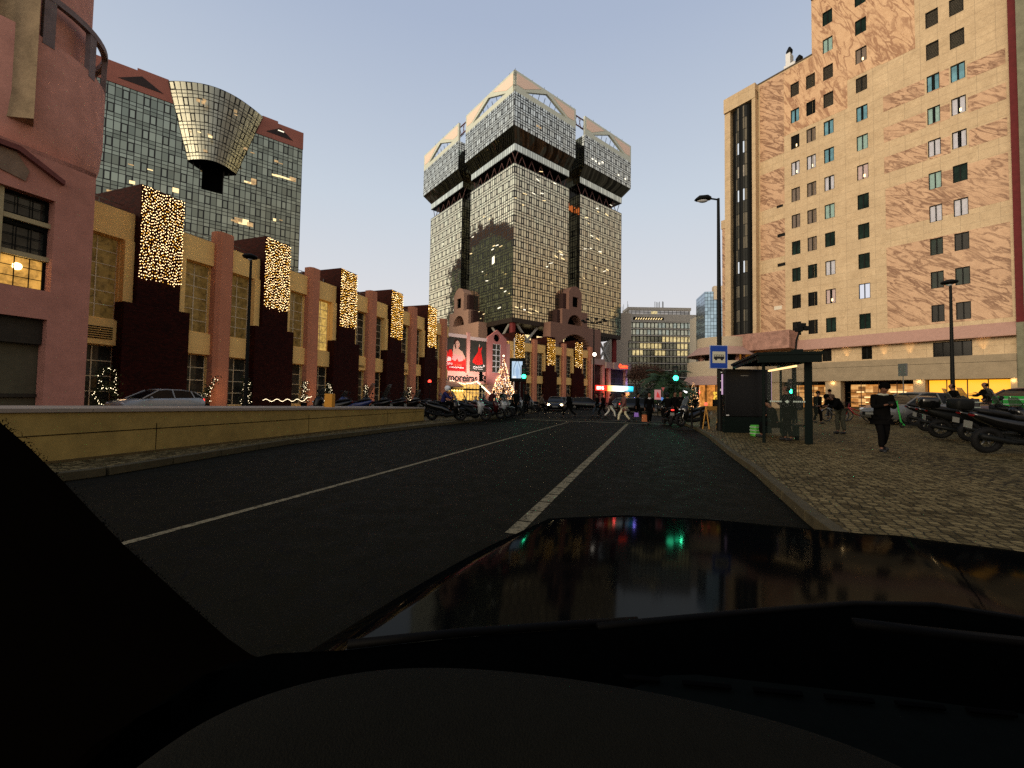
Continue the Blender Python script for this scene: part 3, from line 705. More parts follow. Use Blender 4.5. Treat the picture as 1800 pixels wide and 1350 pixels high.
for k in range(5): flat(t_, [(8.45 + k * 0.08, 10.6), (7.2 + k * 0.5, 8.15), (7.32 + k * 0.5, 8.12)], 0.156, predd, 'gown_fold')
flat(t_, [(8.3, 12.0), (8.45, 12.5), (8.6, 12.1), (8.45, 11.7)], 0.158, pskin, 'hanger'); 
copy_text('amoreiras', 0.72, 0.01, P, 6.95, 7.3, 0.17, pwht, t_, 'poster_lettering', xs=0.85, weight=0.012); copy_text('*', 1.1, 0.01, P, 9.5, 7.25, 0.17, pwht, t_, 'poster_lettering', weight=0.03)
flat(t_, [(7.0, 7.02), (9.4, 7.02), (9.4, 7.12), (7.0, 7.12)], 0.16, pwht, 'underline')
for s, e in ((2.2, 300), (7.2, 300), (13.5, 130)):
    ls = bpy.data.lights.new('wall_floodlight', 'SPOT'); ls.energy = e * 8; ls.color = (1, 0.82, 0.72); ls.spot_size = R(95); ls.spot_blend = 0.8; ls.shadow_soft_size = 0.3
    lo = bpy.data.objects.new('wall_floodlight', ls); C.objects.link(lo); lo.location = P.pt(s, 3.9, 5.5)
    lo.rotation_euler = (P.pt(s, 8.0, 0) - lo.location).to_track_quat('-Z', 'Y').to_euler()
# ---------------------------------------------------------------- corner shop with LED fascia at the end of the wing
cs = thing('corner_shop', 'low corner shop with a glowing red white and blue fascia beside the crossing', 'shop', P.pt(53, 0, 0))
mb = MB(); P.box(mb, 45.3, 50.3, 10.4, 12.0, -6, 0.6); P.box(mb, 50.3, 61, 9.6, 11.3, -6, 1.2); P.box(mb, 53.2, 61.3, 9.45, 11.35, 1.2, 1.5)
mb.build('fascia', plain('shop_fascia', (0.33, 0.25, 0.21), 0.8), cs)
mb = MB(); P.box(mb, 45.3, 61, 0, 10.4, -6, -0.4); mb.build('glazing', curtain('shop_glazing', 1.2, 1.4, (0.05, 0.04, 0.04), (0.04, 0.02, 0.03), 0.1, 0.15, 0.02, 0, (), 0.5), cs)
mb = MB()
for s in (45.6, 49.9, 52.6, 60.4): mb = MB(); P.box(mb, s - 0.45, s + 0.45, 0, 10.4 if s < 50 else 9.6, -0.4, 0.5); mb.build('column', pink2, cs)
def M_led():
    m, nt, b = newmat('led_fascia'); u, v = uvx(nt)
    c = ramp(nt, (u - 50.0) / 11.8, [(0.0, (1, 0.36, 0.06)), (0.14, (1, 0.72, 0.28)), (0.34, (1, 1, 0.9)), (0.55, (0.75, 0.95, 1)), (0.78, (0.3, 0.85, 1)), (0.80, (0.0, 0.62, 0.9))])
    nt.links.new(c, b.inputs['Emission Color']); b.inputs['Emission Strength'].default_value = 2.0; b.inputs['Base Color'].default_value = (0.02,) * 3 + (1,); m.cycles.emission_sampling = 'NONE'; return m
ld = thing('led_sign', 'glowing shop fascia running from red through white to blue', 'sign', P.pt(54, 4, 1.6))
mb = MB(); P.box(mb, 45.2, 50.0, 3.35, 4.75, 1.55, 1.75); mb.build('red_panel', emis('led_red', (1, 0.03, 0.015), 1.6), ld)
mb = MB(); P.box(mb, 50.0, 61.8, 3.25, 4.8, 1.55, 1.85); mb.build('gradient_panel', M_led(), ld)
copy_text('EDMS', 1.2, 0.03, P, 45.4, 3.62, 1.8, emis('led_white', (1, 0.9, 0.8), 3), ld, 'lettering')
rs = thing('neon_sign', 'small red neon script on the corner shop parapet', 'sign', P.pt(57, 10.5, 1.6))
copy_text('Cortez', 1.35, 0.05, P, 55.4, 10.0, 1.62, emis('neon_red', (1, 0.04, 0.01), 6), rs, 'lettering', weight=0.05)
mb = MB(); P.box(mb, 58.2, 59.7, 0.3, 3.1, 1.5, 1.9)
t_ = thing('light_column', 'short column wrapped in amber fairy lights under the glowing fascia', 'fairy lights', P.pt(59, 0, 1.7)); mb.build('column', pink2, t_)
mb = MB()
for k in range(170): mb.octa(P.pt(random.uniform(58.1, 59.8), random.uniform(0.4, 3.1), 1.97), 0.06)
mb.build('bulbs', bulb2, t_)
point('fascia_glow_red', P.pt(49.5, 3.2, 4), 500, (1, 0.05, 0.05), 0.4); point('fascia_glow_blue', P.pt(60.5, 4.4, 3), 700, (0.25, 0.2, 1), 0.4)
# ---------------------------------------------------------------- glass tower
T0 = at(904.5, 285, 118)
TR = Face(T0.x, T0.y, 51, 1); TL = Face(T0.x, T0.y, -39, -1)
tw = thing('glass_tower', 'tall square bronze glass office tower with an overhanging crown and dark corner slots', 'building', Vector((T0.x, T0.y, 0)) + TR.t * 25 + TL.t * 25)
S_ = 51.2; cutA, cutB = 23.0, 28.3
glassR = curtain('tower_glass', 0.98, 3.62, (0.95, 0.86, 0.62), lw=0.25, wob=0.014, tvar=0.14)
glassC = curtain('crown_glass', 0.98, 3.2, (0.86, 0.84, 0.68), lw=0.24, wob=0.014, tvar=0.25)
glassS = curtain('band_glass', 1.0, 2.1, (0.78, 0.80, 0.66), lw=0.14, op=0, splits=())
def tblock(mb, a0, a1, b0, b1, z0, z1):          # a along right face, b along left face, both from the front corner
    T_ = lambda a, b_, z_: Vector((T0.x, T0.y, z_)) + TR.t * a + TL.t * b_
    for (p, q, ua, ub) in (((a0, b0), (a1, b0), a0, a1), ((a0, b1), (a0, b0), b1, b0), ((a1, b0), (a1, b1), b0, b1), ((a1, b1), (a0, b1), a1, a0)):
        mb.face([T_(*p, z0), T_(*q, z0), T_(*q, z1), T_(*p, z1)], [(ua, z0), (ub, z0), (ub, z1), (ua, z1)])
    mb.face([T_(a0, b0, z1), T_(a1, b0, z1), T_(a1, b1, z1), T_(a0, b1, z1)]); mb.face([T_(a0, b0, z0), T_(a1, b0, z0), T_(a1, b1, z0), T_(a0, b1, z0)])
TT = lambda a, b_, z_: Vector((T0.x, T0.y, z_)) + TR.t * a + TL.t * b_
quads = [(0, cutA, 0, cutA), (cutB, S_, 0, cutA), (0, cutA, cutB, S_), (cutB, S_, cutB, S_)]
for (a0, a1, b0, b1) in quads:
    mb = MB(); tblock(mb, a0, a1, b0, b1, 24.3, 69.75); mb.build('shaft', glassR, tw)
    mb = MB(); tblock(mb, a0, a1, b0, b1, 22.9, 24.3); mb.build('base_skirt', plain('dark_bronze_panel', (0.035, 0.025, 0.018), 0.4, var=0.3), tw)
    mb = MB(); tblock(mb, a0, a1, b0, b1, 73.4, 75.5); mb.build('belt_band', glassS, tw)
    o = 2.3; A0, A1 = a0 - (o if a0 == 0 else -0.3), a1 + (o if a1 == S_ else 0.3); B0, B1 = b0 - (o if b0 == 0 else -0.3), b1 + (o if b1 == S_ else 0.3)
    if a0 == 0: A0, A1 = -o, cutA + 0.4
    else: A0, A1 = cutB - 0.4, S_ + o
    if b0 == 0: B0, B1 = -o, cutA + 0.4
    else: B0, B1 = cutB - 0.4, S_ + o
    mb = MB(); tblock(mb, A0, A1, B0, B1, 78.9, 88.75); mb.build('crown', glassC, tw)
    mb = MB()
    lo = [TT(a0, b0, 75.6), TT(a1, b0, 75.6), TT(a1, b1, 75.6), TT(a0, b1, 75.6)]; hi = [TT(A0, B0, 78.9), TT(A1, B0, 78.9), TT(A1, B1, 78.9), TT(A0, B1, 78.9)]
    for i in range(4):
        j = (i + 1) % 4; Ln = (hi[j] - hi[i]).length; mb.face([lo[i], lo[j], hi[j], hi[i]], [(0, 0), (Ln, 0), (Ln, 4), (0, 4)])
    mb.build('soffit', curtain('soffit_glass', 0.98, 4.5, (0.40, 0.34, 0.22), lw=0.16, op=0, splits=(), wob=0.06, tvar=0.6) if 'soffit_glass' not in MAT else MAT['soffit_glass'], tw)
    mb = MB(); tblock(mb, a0 + 2.5, a1 - 2.5, b0 + 2.5, b1 - 2.5, 69.7, 73.4); mb.build('service_floor', black, tw)
    # parapet with triangular openings
    for fr, u0, u1, dd, on in ((TR, A0, A1, 2.3, b0 == 0), (TL, B0, B1, 2.3, a0 == 0)):
        if not on: continue
        mb = MB(); L = u1 - u0; cS = (u0 + u1) / 2; z0, z1 = 88.75, 95.0; hb, ha = 90.3, 93.9; hw = L * 0.34
        d0, d1 = dd - 0.7, dd
        fr.box(mb, u0, u1, z0, hb, d0, d1)
        for sg in (-1, 1):
            q = [(cS + sg * L / 2, hb), (cS + sg * L / 2, z1), (cS, z1), (cS, ha), (cS + sg * hw, hb)]
            mb.prism([fr.pt(s, z_, d0) for s, z_ in q], fr.n * (d1 - d0))
        mb.build('parapet', plain('parapet_green_grey', (0.58, 0.61, 0.50), 0.6, var=0.08, scale=0.3), tw)
        mb = MB()
        for sg in (-1, 1):
            q = [(cS + sg * (L / 2 - 0.8), 90.9), (cS + sg * (L / 2 - 0.8), 94.2), (cS + sg * L * 0.10, 94.2), (cS + sg * (hw + 0.4), 90.9)]
            mb.prism([fr.pt(s, z_, d1 + 0.005) for s, z_ in q], fr.n * 0.06)
        mb.build('pink_infill', plain('parapet_peach', (0.86, 0.64, 0.50), 0.7, var=0.05), tw)
        mb = MB()
        for k in range(-3, 4): mb.tube([fr.pt(cS + k * hw * 0.27, hb, d0 - 1.5), fr.pt(cS + k * hw * 0.27 + 1.2, z1 - 0.6, d0 - 1.5)], 0.09, 5)
        mb.tube([fr.pt(u0, 92, d0 - 1.5), fr.pt(u1, 92, d0 - 1.5)], 0.1, 5)
        mb.build('roof_steelwork', darkmet, tw)
        mb = MB()
        k = u0 + 0.5
        while k < u1: mb.tube([fr.pt(k, z1, dd - 0.3), fr.pt(k, z1 + random.uniform(0.3, 0.9), dd - 0.3)], 0.06, 4); k += random.uniform(1.5, 5)
        mb.build('roof_lamps', darkmet, tw)
    # braces in the open floor
    for fr, u0, u1, on in ((TR, a0, a1, b0 == 0), (TL, b0, b1, a0 == 0)):
        if not on: continue
        mb = MB(); n = 6
        for k in range(n):
            s0, s1 = u0 + (u1 - u0) * k / n, u0 + (u1 - u0) * (k + 1) / n; sm = (s0 + s1) / 2
            mb.tube([fr.pt(s0, 73.3, -1.2), fr.pt(sm, 69.4, -0.9), fr.pt(s1, 73.3, -1.2)], 0.14, 6)
        mb.build('truss', plain('brace_pink_grey', (0.11, 0.055, 0.05), 0.5, var=0.2), tw)
mb = MB(); tblock(mb, 3, S_ - 3, 3, S_ - 3, 24, 89.5)
mb.build('core', curtain('slot_glass', 1.3, 3.62, (0.035, 0.035, 0.03), (0.01, 0.01, 0.01), 0.2, 0.12, 0.02, 0, (0.5,)), tw)
mb = MB(); mb.box(0, 1, 0, 1, 0, 1, lambda x, y, z_: TT(cutA - 1 + 7 * x, 4 + 1 * y, 89 + 4.2 * z_)); mb.build('roof_screen', MAT['parapet_green_grey'], tw)
mb = MB()
for z_ in (91.2, 94.2):
    for sg in (TR, TL): mb.tube([sg.pt(cutA - 1, z_, 1.2), sg.pt(cutB + 1, z_, 1.2)], 0.22, 6)
for k in range(6):
    for sg in (TR, TL): mb.tube([sg.pt(cutA + k, 91.2, 1.2), sg.pt(cutA + k + (1 if k % 2 else -1), 94.2, 1.2)], 0.1, 5)
mb.build('roof_truss', plain('truss_dark_red', (0.12, 0.04, 0.035), 0.5), tw)
# office lights behind the glass, one small mesh for each
random.seed(11)
offl = emis('office_light', (1, 0.74, 0.36), 1.5, False); offw = emis('office_light_white', (1, 0.90, 0.68), 1.8, False); offd = glassm('dim_lit_pane', (0.3, 0.25, 0.15), met=0, em=(1, 0.6, 0.25), es=0.8)
def office_light(fr, s, z_, w_, h, m, tilt=0.25):
    mb = MB(); mb.prism([fr.pt(s, z_, 0.02), fr.pt(s + w_, z_ + tilt * w_, 0.02), fr.pt(s + w_, z_ + tilt * w_ + h, 0.02), fr.pt(s, z_ + h, 0.02)], fr.n * 0.03)
    mb.build('ceiling_light', m, tw)
for px, py in [(973, 322), (919, 340), (935, 339), (918, 361), (950, 340), (954, 353), (905, 348), (948, 302), (943, 315), (960, 470), (982, 442), (975, 450), (984, 447), (986, 454), (965, 464), (968, 497), (1038, 414), (1048, 419), (1026, 438), (1037, 437), (1052, 443), (1046, 470), (1065, 474), (1060, 478), (1062, 500), (1025, 489), (1033, 392), (1072, 360), (1048, 367), (1055, 445), (1028, 383), (1050, 372), (1064, 376), (900, 536), (915, 540), (920, 545), (928, 549), (930, 543), (905, 540), (940, 546)]:
    s, z_ = TR.sz(px, py)
    if 0.3 < s < 22.3 or 28.6 < s < 50: office_light(TR, s, z_, random.uniform(0.6, 1.7), random.uniform(0.16, 0.34), random.choice([offl, offw, offl]), random.uniform(-0.3, 0.4))
for px, py in [(852, 380), (862, 384), (780, 429), (870, 432), (876, 431), (883, 432), (869, 462), (849, 478), (830, 446), (858, 494), (884, 507), (890, 512), (896, 516), (880, 541), (868, 438), (852, 552), (846, 560), (838, 555), (843, 548), (833, 416), (805, 440)]:
    s, z_ = TL.sz(px, py); 
    if 0.3 < s < 22.3 or 28.6 < s < 50: office_light(TL, s, z_, random.uniform(0.5, 1.4), random.uniform(0.15, 0.32) if (px, py) != (869, 462) else 2.2, random.choice([offl, offw]), random.uniform(-0.3, 0.2))
for px, py in [(1040, 280), (1046, 284), (1052, 288), (1058, 286), (1086, 308), (1098, 315), (943, 222), (948, 225)]:
    s, z_ = TR.sz(px, py, 2.3); mb = MB(); TR.box(mb, s, s + 0.8, z_, z_ + 0.5, 2.32, 2.36); mb.build('ceiling_light', offw if px > 1000 else offd, tw)
for k in range(5): mb = MB(); TR.box(mb, 23.6 + k * 0.9, 24.35 + k * 0.9, 64.2 + 0.3 * (k % 2), 66.0 + 0.4 * (k % 3), -2.9, -2.8); mb.build('amber_window', emis('amber', (1, 0.22, 0.03), 0.45), tw)
# stilts, braces and undercroft
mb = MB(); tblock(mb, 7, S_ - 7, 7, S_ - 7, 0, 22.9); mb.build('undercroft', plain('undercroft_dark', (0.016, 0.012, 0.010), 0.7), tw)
mb = MB()
for k in range(26): 
    s = 8 + k * 0.62
    if random.random() < 0.6: TR.box(mb, s, s + 0.45, 19.6, 21.2, -6.98, -6.9)
for k in range(20):
    s = 21 + k * 0.6
    if random.random() < 0.7: TR.box(mb, s, s + 0.42, 19.4 + random.random(), 21.6, -6.98, -6.9)
mb.build('undercroft_windows', offl, tw)
mb = MB()
for fr in (TR, TL):
    for a in (1.0, 45.5): mb.tube([fr.pt(a + 1.5, 23, -1.2), fr.pt(a + 10.5 if a < 5 else a - 6, 13.5, -1.2)], 0.42, 6); mb.tube([fr.pt(a + 10.5 if a < 5 else a - 6, 23, -1.4), fr.pt(a + 1.5, 13.5, -1.4)], 0.42, 6)
mb.build('brace', plain('brace_grey', (0.32, 0.31, 0.27), 0.5, var=0.1), tw)
mb = MB(); mb.tube([TT(1.2, 1.2, 0), TT(1.2, 1.2, 22.9)], 0.9, 8); mb.tube([TT(50, 2, 0), TT(50, 2, 22.9)], 0.9, 8); mb.build('column', plain('column_red', (0.16, 0.02, 0.018), 0.6), tw)
# entrance gates in front of the slots
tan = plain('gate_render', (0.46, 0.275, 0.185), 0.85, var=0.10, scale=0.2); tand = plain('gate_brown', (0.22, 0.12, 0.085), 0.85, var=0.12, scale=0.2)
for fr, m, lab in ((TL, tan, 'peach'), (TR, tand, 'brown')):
    c = 24.3 if fr is TL else 23.4; dd = 3.0
    gt = thing('arched_gatehouse', 'stepped ' + lab + ' gatehouse with a gabled turret and arches against the ' + ('left' if fr is TL else 'right') + ' glass face', 'gatehouse', fr.pt(c, 0, 1), 'gatehouses at the foot of the glass tower')
    def arch_wall(mb, s0, s1, z0, z1, ac, ar, az0, d0, d1, step=24):
        xs = [s0] + [ac - ar * math.cos(math.pi * i / step) for i in range(step + 1)] + [s1]
        for i in range(len(xs) - 1):
            a, b_ = xs[i], xs[i + 1]
            if b_ - a < 1e-4: continue
            sm = (a + b_) / 2; low = z0
            if abs(sm - ac) < ar:
                low = az0 + math.sqrt(ar * ar - (sm - ac) ** 2)
                if az0 > z0 + 0.01: fr.box(mb, a, b_, z0, az0, d0, d1)
            fr.box(mb, a, b_, low, z1, d0, d1)
    mb = MB(); arch_wall(mb, 12.6, 36.1, 13.0, 24.3, c + (0.5 if fr is TR else 0), 8.2, 13.3, -0.3, dd)
    mb.build('lower_arch', m, gt)
    mb = MB(); arch_wall(mb, c - 5.9, c + 5.9, 24.3, 29.0, c, 3.3, 24.35, -0.3, dd); mb.build('middle_stage', m, gt)
    mb = MB(); t0, t1 = c - 3.0, c + 3.0
    fr.wall(mb, t0, t1, 29.0, 34.8, dd, [(c - 1.3, c + 1.3, 30.2, 33.4)], 0.5)
    fr.box(mb, t0, t1, 29.0, 34.8, -0.3, dd - 0.5)
    for s_, e_ in ((t0, 1), (t1, -1)): mb.face([fr.pt(s_, 29, dd), fr.pt(s_, 29, dd - .5), fr.pt(s_, 34.8, dd - .5), fr.pt(s_, 34.8, dd)])
    mb.prism([fr.pt(t0, 34.8, -0.3), fr.pt(t1, 34.8, -0.3), fr.pt(t1 - 1.3, 36.4, -0.3), fr.pt(c, 36.9, -0.3), fr.pt(t0 + 1.3, 36.4, -0.3)], fr.n * (dd + 0.3))
    mb.build('turret', m, gt)
    mb = MB(); fr.box(mb, c - 1.3, c + 1.3, 30.2, 33.4, dd - 0.52, dd - 0.48); mb.build('turret_window', black, gt)
    mb = MB(); fr.box(mb, c - 3.4, c + 3.4, 24.3, 27.9, -0.5, -0.45); fr.box(mb, c - 8, c + 8, 13.2, 21.6, -0.5, -0.45); mb.build('arch_glazing', black, gt)
    mb = MB()
    for k in range(30):
        s = c + random.uniform(-6.5, 6.5); z_ = random.uniform(16.5, 21.0)
        if (s - c) ** 2 + (z_ - 13.3) ** 2 < 60 and z_ > 17.4: fr.box(mb, s, s + 0.4, z_, z_ + 0.7, -0.42, -0.4)
    mb.build('lit_foyer_window', offl, gt)
    mb = MB(); fr.box(mb, c - 7.2, c - 5.9, 24.35, 28.6, -0.4, dd - 1.0); fr.box(mb, c - 4.4, c - 3.0, 29, 34.2, -0.4, dd - 1.2); mb.build('dark_return', plain('gate_dark', (0.05, 0.025, 0.02), 0.8), gt)
# ---------------------------------------------------------------- green glass office building, left background
G0 = at(533, 238, 105); G = Face(G0.x, G0.y, 51, 1); kg = 1.3125
def gs(s): return s * kg
def gzz(z_): return (z_ - 1.25) * kg + 1.38
gb = thing('glass_office_building', 'wide green glass office block with a terracotta top storey and a bulging curved glass front', 'building', G.pt(-20, 0, -10))
glassG = curtain('office_glass', 1.1, 3.55, (0.29, 0.30, 0.22), lw=0.15, op=3, tvar=0.3, wob=0.012)
zt, zr = gzz(49.4), gzz(52.75)
x0 = gs(-34)
mb = MB(); G.wall(mb, x0, 0, 0, zt, 0, [(gs(-15.6), gs(-12.6), gzz(36.3), gzz(40.6))], 3)
mb.face([G.pt(0, 0, 0), G.pt(0, 0, -25), G.pt(0, zt, -25), G.pt(0, zt, 0)], [(0, 0), (25, 0), (25, zt), (0, zt)])
mb.build('curtain_wall', glassG, gb)
mb = MB(); G.box(mb, gs(-15.6), gs(-12.6), gzz(36.3), gzz(40.6), -3.2, -3); mb.build('dark_recess', black, gb)
terr = plain('terracotta_band', (0.30, 0.115, 0.085), 0.8, var=0.15, scale=0.2)
mb = MB(); G.box(mb, x0, 0.05, zt, zr, -25, 0.15); G.box(mb, gs(-24.4), gs(-20.5), zr, zr + 0.6, -25, 0.0); G.box(mb, gs(-7), gs(-4.4), zr, zr + 0.6, -25, 0.0); mb.build('top_storey', terr, gb)
for (a, b_, c) in ((-26.6, -21.1, -23.8), (-6.4, -1.7, -4.0)):
    mb = MB(); mb.prism([G.pt(gs(a), gzz(50.4), 0.16), G.pt(gs(b_), gzz(50.4), 0.16), G.pt(gs(c), gzz(52.0), 0.16)], G.n * 0.05); mb.build('dormer', plain('dormer_dark', (0.03, 0.02, 0.018), 0.6), gb)
mb = MB(); G.box(mb, gs(-4.4), gs(-3.4), gzz(51.35), gzz(51.5), 0.25, 0.3); mb.build('dormer_lamp', offw, gb)
# bulge
mb = MB(); n = 26; top = []; bot = []
for i in range(n + 1):
    t = i / n; b_ = math.sin(math.pi * t) ** 0.95
    top.append((gs(-20.6 + 13.7 * t), zr + 0.1, 0.3 + 4.6 * b_)); bot.append((gs(-17.6 + 6.9 * t), gzz(40.5), 0.3 + 3.3 * b_))
m_ = 14
for i in range(n):
    for j in range(m_):
        def q(ii, jj):
            a, c = top[ii], bot[ii]; k = jj / m_
            return (c[0] + (a[0] - c[0]) * k, c[1] + (a[1] - c[1]) * k, c[2] + (a[2] - c[2]) * (k ** 0.9))
        P4 = [q(i, j), q(i + 1, j), q(i + 1, j + 1), q(i, j + 1)]
        U = lambda ii, jj: (ii * 1.1 * 18 / n + 0.0, (jj) * 3.55 * 5 / m_)
        mb.face([G.pt(*p) for p in P4], [U(i, j), U(i + 1, j), U(i + 1, j + 1), U(i, j + 1)])
bo = mb.build('curved_glass_front', curtain('bulge_glass', 1.1, 3.55, (0.31, 0.31, 0.245), lw=0.17, op=3, tvar=0.15, wob=0.008, rough=0.42), gb, smooth=True)
mb = MB(); mb.face([G.pt(*p) for p in bot] + [G.pt(bot[-1][0], bot[-1][1], 0), G.pt(bot[0][0], bot[0][1], 0)]); mb.build('curved_front_base', black, gb); mb = MB(); mb.face([G.pt(*p) for p in top] + [G.pt(top[-1][0], top[-1][1], 0), G.pt(top[0][0], top[0][1], 0)])
mb.build('curved_front_cap', black, gb)
random.seed(5)
for px, py, w_ in [(345, 178, .7), (354, 182, .7), (356, 178, .7), (411, 197, .7), (412, 202, .6), (330, 231, .7), (347, 232, .7), (364, 236, .8), (366, 241, .8), (357, 266, .8), (225, 289, 1), (259, 298, 1), (227, 322, 1), (482, 284, 1), (490, 287, 1), (429, 320, 1.6), (435, 322, 1.6), (441, 322, 1.2), (478, 308, 1.6), (484, 309, 1.6), (491, 311, 1.6), (500, 314, 1.6), (509, 317, 1.6), (406, 388, 1.6), (412, 391, 1.6), (419, 393, 1.4), (426, 394, 1.4), (434, 397, 1.4), (491, 387, 0.8), (303, 337, 1.2), (187, 336, 1.4), (440, 268, 1), (428, 262, .8), (480, 388, 0.7)]:
    d = 5.2 if py < 270 and px < 430 else 0.03
    s, z_ = G.sz(px, py, d); mb = MB(); G.box(mb, s, s + w_ * 0.9, z_, z_ + random.choice([0.4, 1.0, 1.3]) * (1 if w_ > 1.1 else 0.5), d, d + 0.05)
    mb.build('lit_window', random.choice([offl, offd, offd]), gb)
# twin tower farther left, seen only as a reflection in the glass tower
t3 = thing('twin_glass_tower', 'second glass tower with arched brown top, mirrored in the left face of the tower', 'building', (-95, 150, 0))
mb = MB(); f3 = Face(-90, 125, -10, 1); f3.pt0 = f3.pt; f3.pt = lambda S, z, d=0: f3.pt0(S, z * 1.42, d)
xs = [0, 9, 9, 13, 21, 30, 38, 42, 42, 50]
prof = [(0, 0), (50, 0), (50, 52), (42, 54), (42, 60), (36, 64), (25, 67), (14, 64), (8, 60), (8, 54), (0, 52)]
mb.prism([f3.pt(s, z_, -22) for s, z_ in prof], f3.n * 22); mb.build('top_storey', plain('brown_stone', (0.20, 0.10, 0.065), 0.8, var=0.1), t3)
mb = MB(); f3.wall(mb, 2, 48, 0, 50, 0.1, (), 0)
c = 25
mb.face([f3.pt(c + 15 * math.cos(math.pi * k / 12), 50 + 11 * math.sin(math.pi * k / 12), 0.12) for k in range(13)], [(c + 15 * math.cos(math.pi * k / 12), 50 + 11 * math.sin(math.pi * k / 12)) for k in range(13)])
mb.build('curtain_wall', curtain('twin_glass', 1.6, 3.6, (0.30, 0.30, 0.18), lw=0.3, rough=0.2, metal=0.8), t3)
mb = MB()
for k in range(5): s = random.uniform(8, 42); z_ = random.uniform(20, 58); f3.box(mb, s, s + 1.2, z_, z_ + 0.4, 0.14, 0.2)
mb.build('office_light', offl, t3)
t4 = thing('brown_apartment_block', 'stepped brown block east of the tower, mirrored in its right face', 'building', (150, 110, 0))
mb = MB()
for a, b_, h in ((0, 16, 20), (16, 30, 34), (30, 38, 27), (38, 60, 18)): mb.box(118 , 140, 75 + a, 75 + b_, 0, h)
mb.build('wall', plain('brown_block', (0.10, 0.06, 0.04), 0.8, var=0.2), t4)
# ---------------------------------------------------------------- stone hotel, right
B0_ = at(1400, 570, 48); RB = Face(B0_.x, B0_.y, -35.9, -1, 0.13)
hb_ = thing('stone_hotel', 'tall cream stone building with pink veined marble panels filling the right side', 'building', RB.pt(-4, 0, -8))
cream = stone('cream_travertine', (0.62, 0.455, 0.255), (0.39, 0.265, 0.13), scale=0.8)
marble = stone('pink_marble', (0.60, 0.38, 0.215), (0.44, 0.255, 0.135), vein=(0.17, 0.068, 0.022), scale=0.8, joint=None, ang=40, vs=1.0)
marble2 = stone('orange_marble', (0.68, 0.44, 0.24), (0.50, 0.29, 0.14), vein=(0.28, 0.125, 0.05), scale=0.9, joint=None, ang=70, vs=0.7)
wins = []
for col, (s, w_, ks) in enumerate([(0.40, 0.88, range(0, 10)), (-1.20, 0.9, range(0, 10)), (-2.87, 0.93, range(0, 13)), (-5.79, 0.95, range(0, 14)), (-11.2, 0.87, range(0, 14)), (-12.8, 0.93, range(0, 14))]):
    for k in ks: wins.append((s - w_, s, 8.95 + 3.19 * k, 10.55 + 3.19 * k, col, k))
low = [(-3.35, -2.5, 5.75, 7.15, 8, 0), (-6.8, -5.95, 5.75, 7.15, 8, 0), (-13.75, -11.25, 5.5, 7.0, 8, 0), (0.1, 0.9, 5.75, 7.15, 8, 0)]
holes = [w_[:4] for w_ in wins + low]
vents = [(1.1, 1.95, 21.1, 21.5), (1.3, 2.0, 24.75, 25.05), (1.1, 1.95, 17.5, 17.9)]
mb = MB(); RB.wall(mb, -1.8, 7.95, 5.55, 41.45, 0, holes + vents, 0.22); RB.wall(mb, -16.3, -1.8, 5.55, 66, 0, holes, 0.22)
mb.face([RB.pt(-1.8, 41.45, 0), RB.pt(-1.8, 41.45, -12), RB.pt(-1.8, 66, -12), RB.pt(-1.8, 66, 0)], [(0, 0), (12, 0), (12, 24), (0, 24)])
mb.face([RB.pt(7.95, 0, 0), RB.pt(7.95, 0, -14), RB.pt(7.95, 41.45, -14), RB.pt(7.95, 41.45, 0)], [(0, 0), (12, 0), (12, 41), (0, 41)])
mb.face([RB.pt(7.95, 41.4, 0), RB.pt(-1.8, 41.4, 0), RB.pt(-1.8, 41.4, -12), RB.pt(7.95, 41.4, -12)])
mb.build('wall', cream, hb_)
mb = MB(); RB.box(mb, -16.2, 7.8, 3.5, 41, -12, -0.5); RB.box(mb, -16.2, -2.0, 41, 65, -12, -0.5); RB.box(mb, -16.2, 7.8, -1, 3.5, -12, -2.8); mb.build('inner_wall', black, hb_)
mb = MB(); RB.box(mb, -1.85, 8.05, 41.45, 41.62, -0.35, 0.06); mb.build('roof_edge', plain('roof_lead', (0.09, 0.07, 0.05), 0.6), hb_)
random.seed(3)
PAN = {'teal': glassm('curtain_teal', (0.10, 0.23, 0.28), 0.25, 0.35, var=0.3), 'white': plain('curtain_white', (0.50, 0.50, 0.55), 0.4, var=0.2, scale=4), 'green': glassm('glass_dark_green', (0.010, 0.022, 0.017), 0.1, 0.0, spec=0.05), 'brown': plain('blind_brown', (0.17, 0.13, 0.10), 0.5, var=0.35, scale=5), 'louvre': plain('louvre_grey', (0.10, 0.085, 0.06), 0.6, var=0.2, scale=8), 'dark': glassm('glass_black', (0.008, 0.008, 0.007), 0.1, 0.0, spec=0.05), 'lit': emis('window_lit_white', (0.85, 0.88, 1.0), 0.75), 'seaf': plain('curtain_seafoam', (0.26, 0.40, 0.36), 0.4, var=0.25, scale=4), 'pinkish': plain('curtain_pink', (0.50, 0.38, 0.36), 0.4, var=0.2, scale=4)}
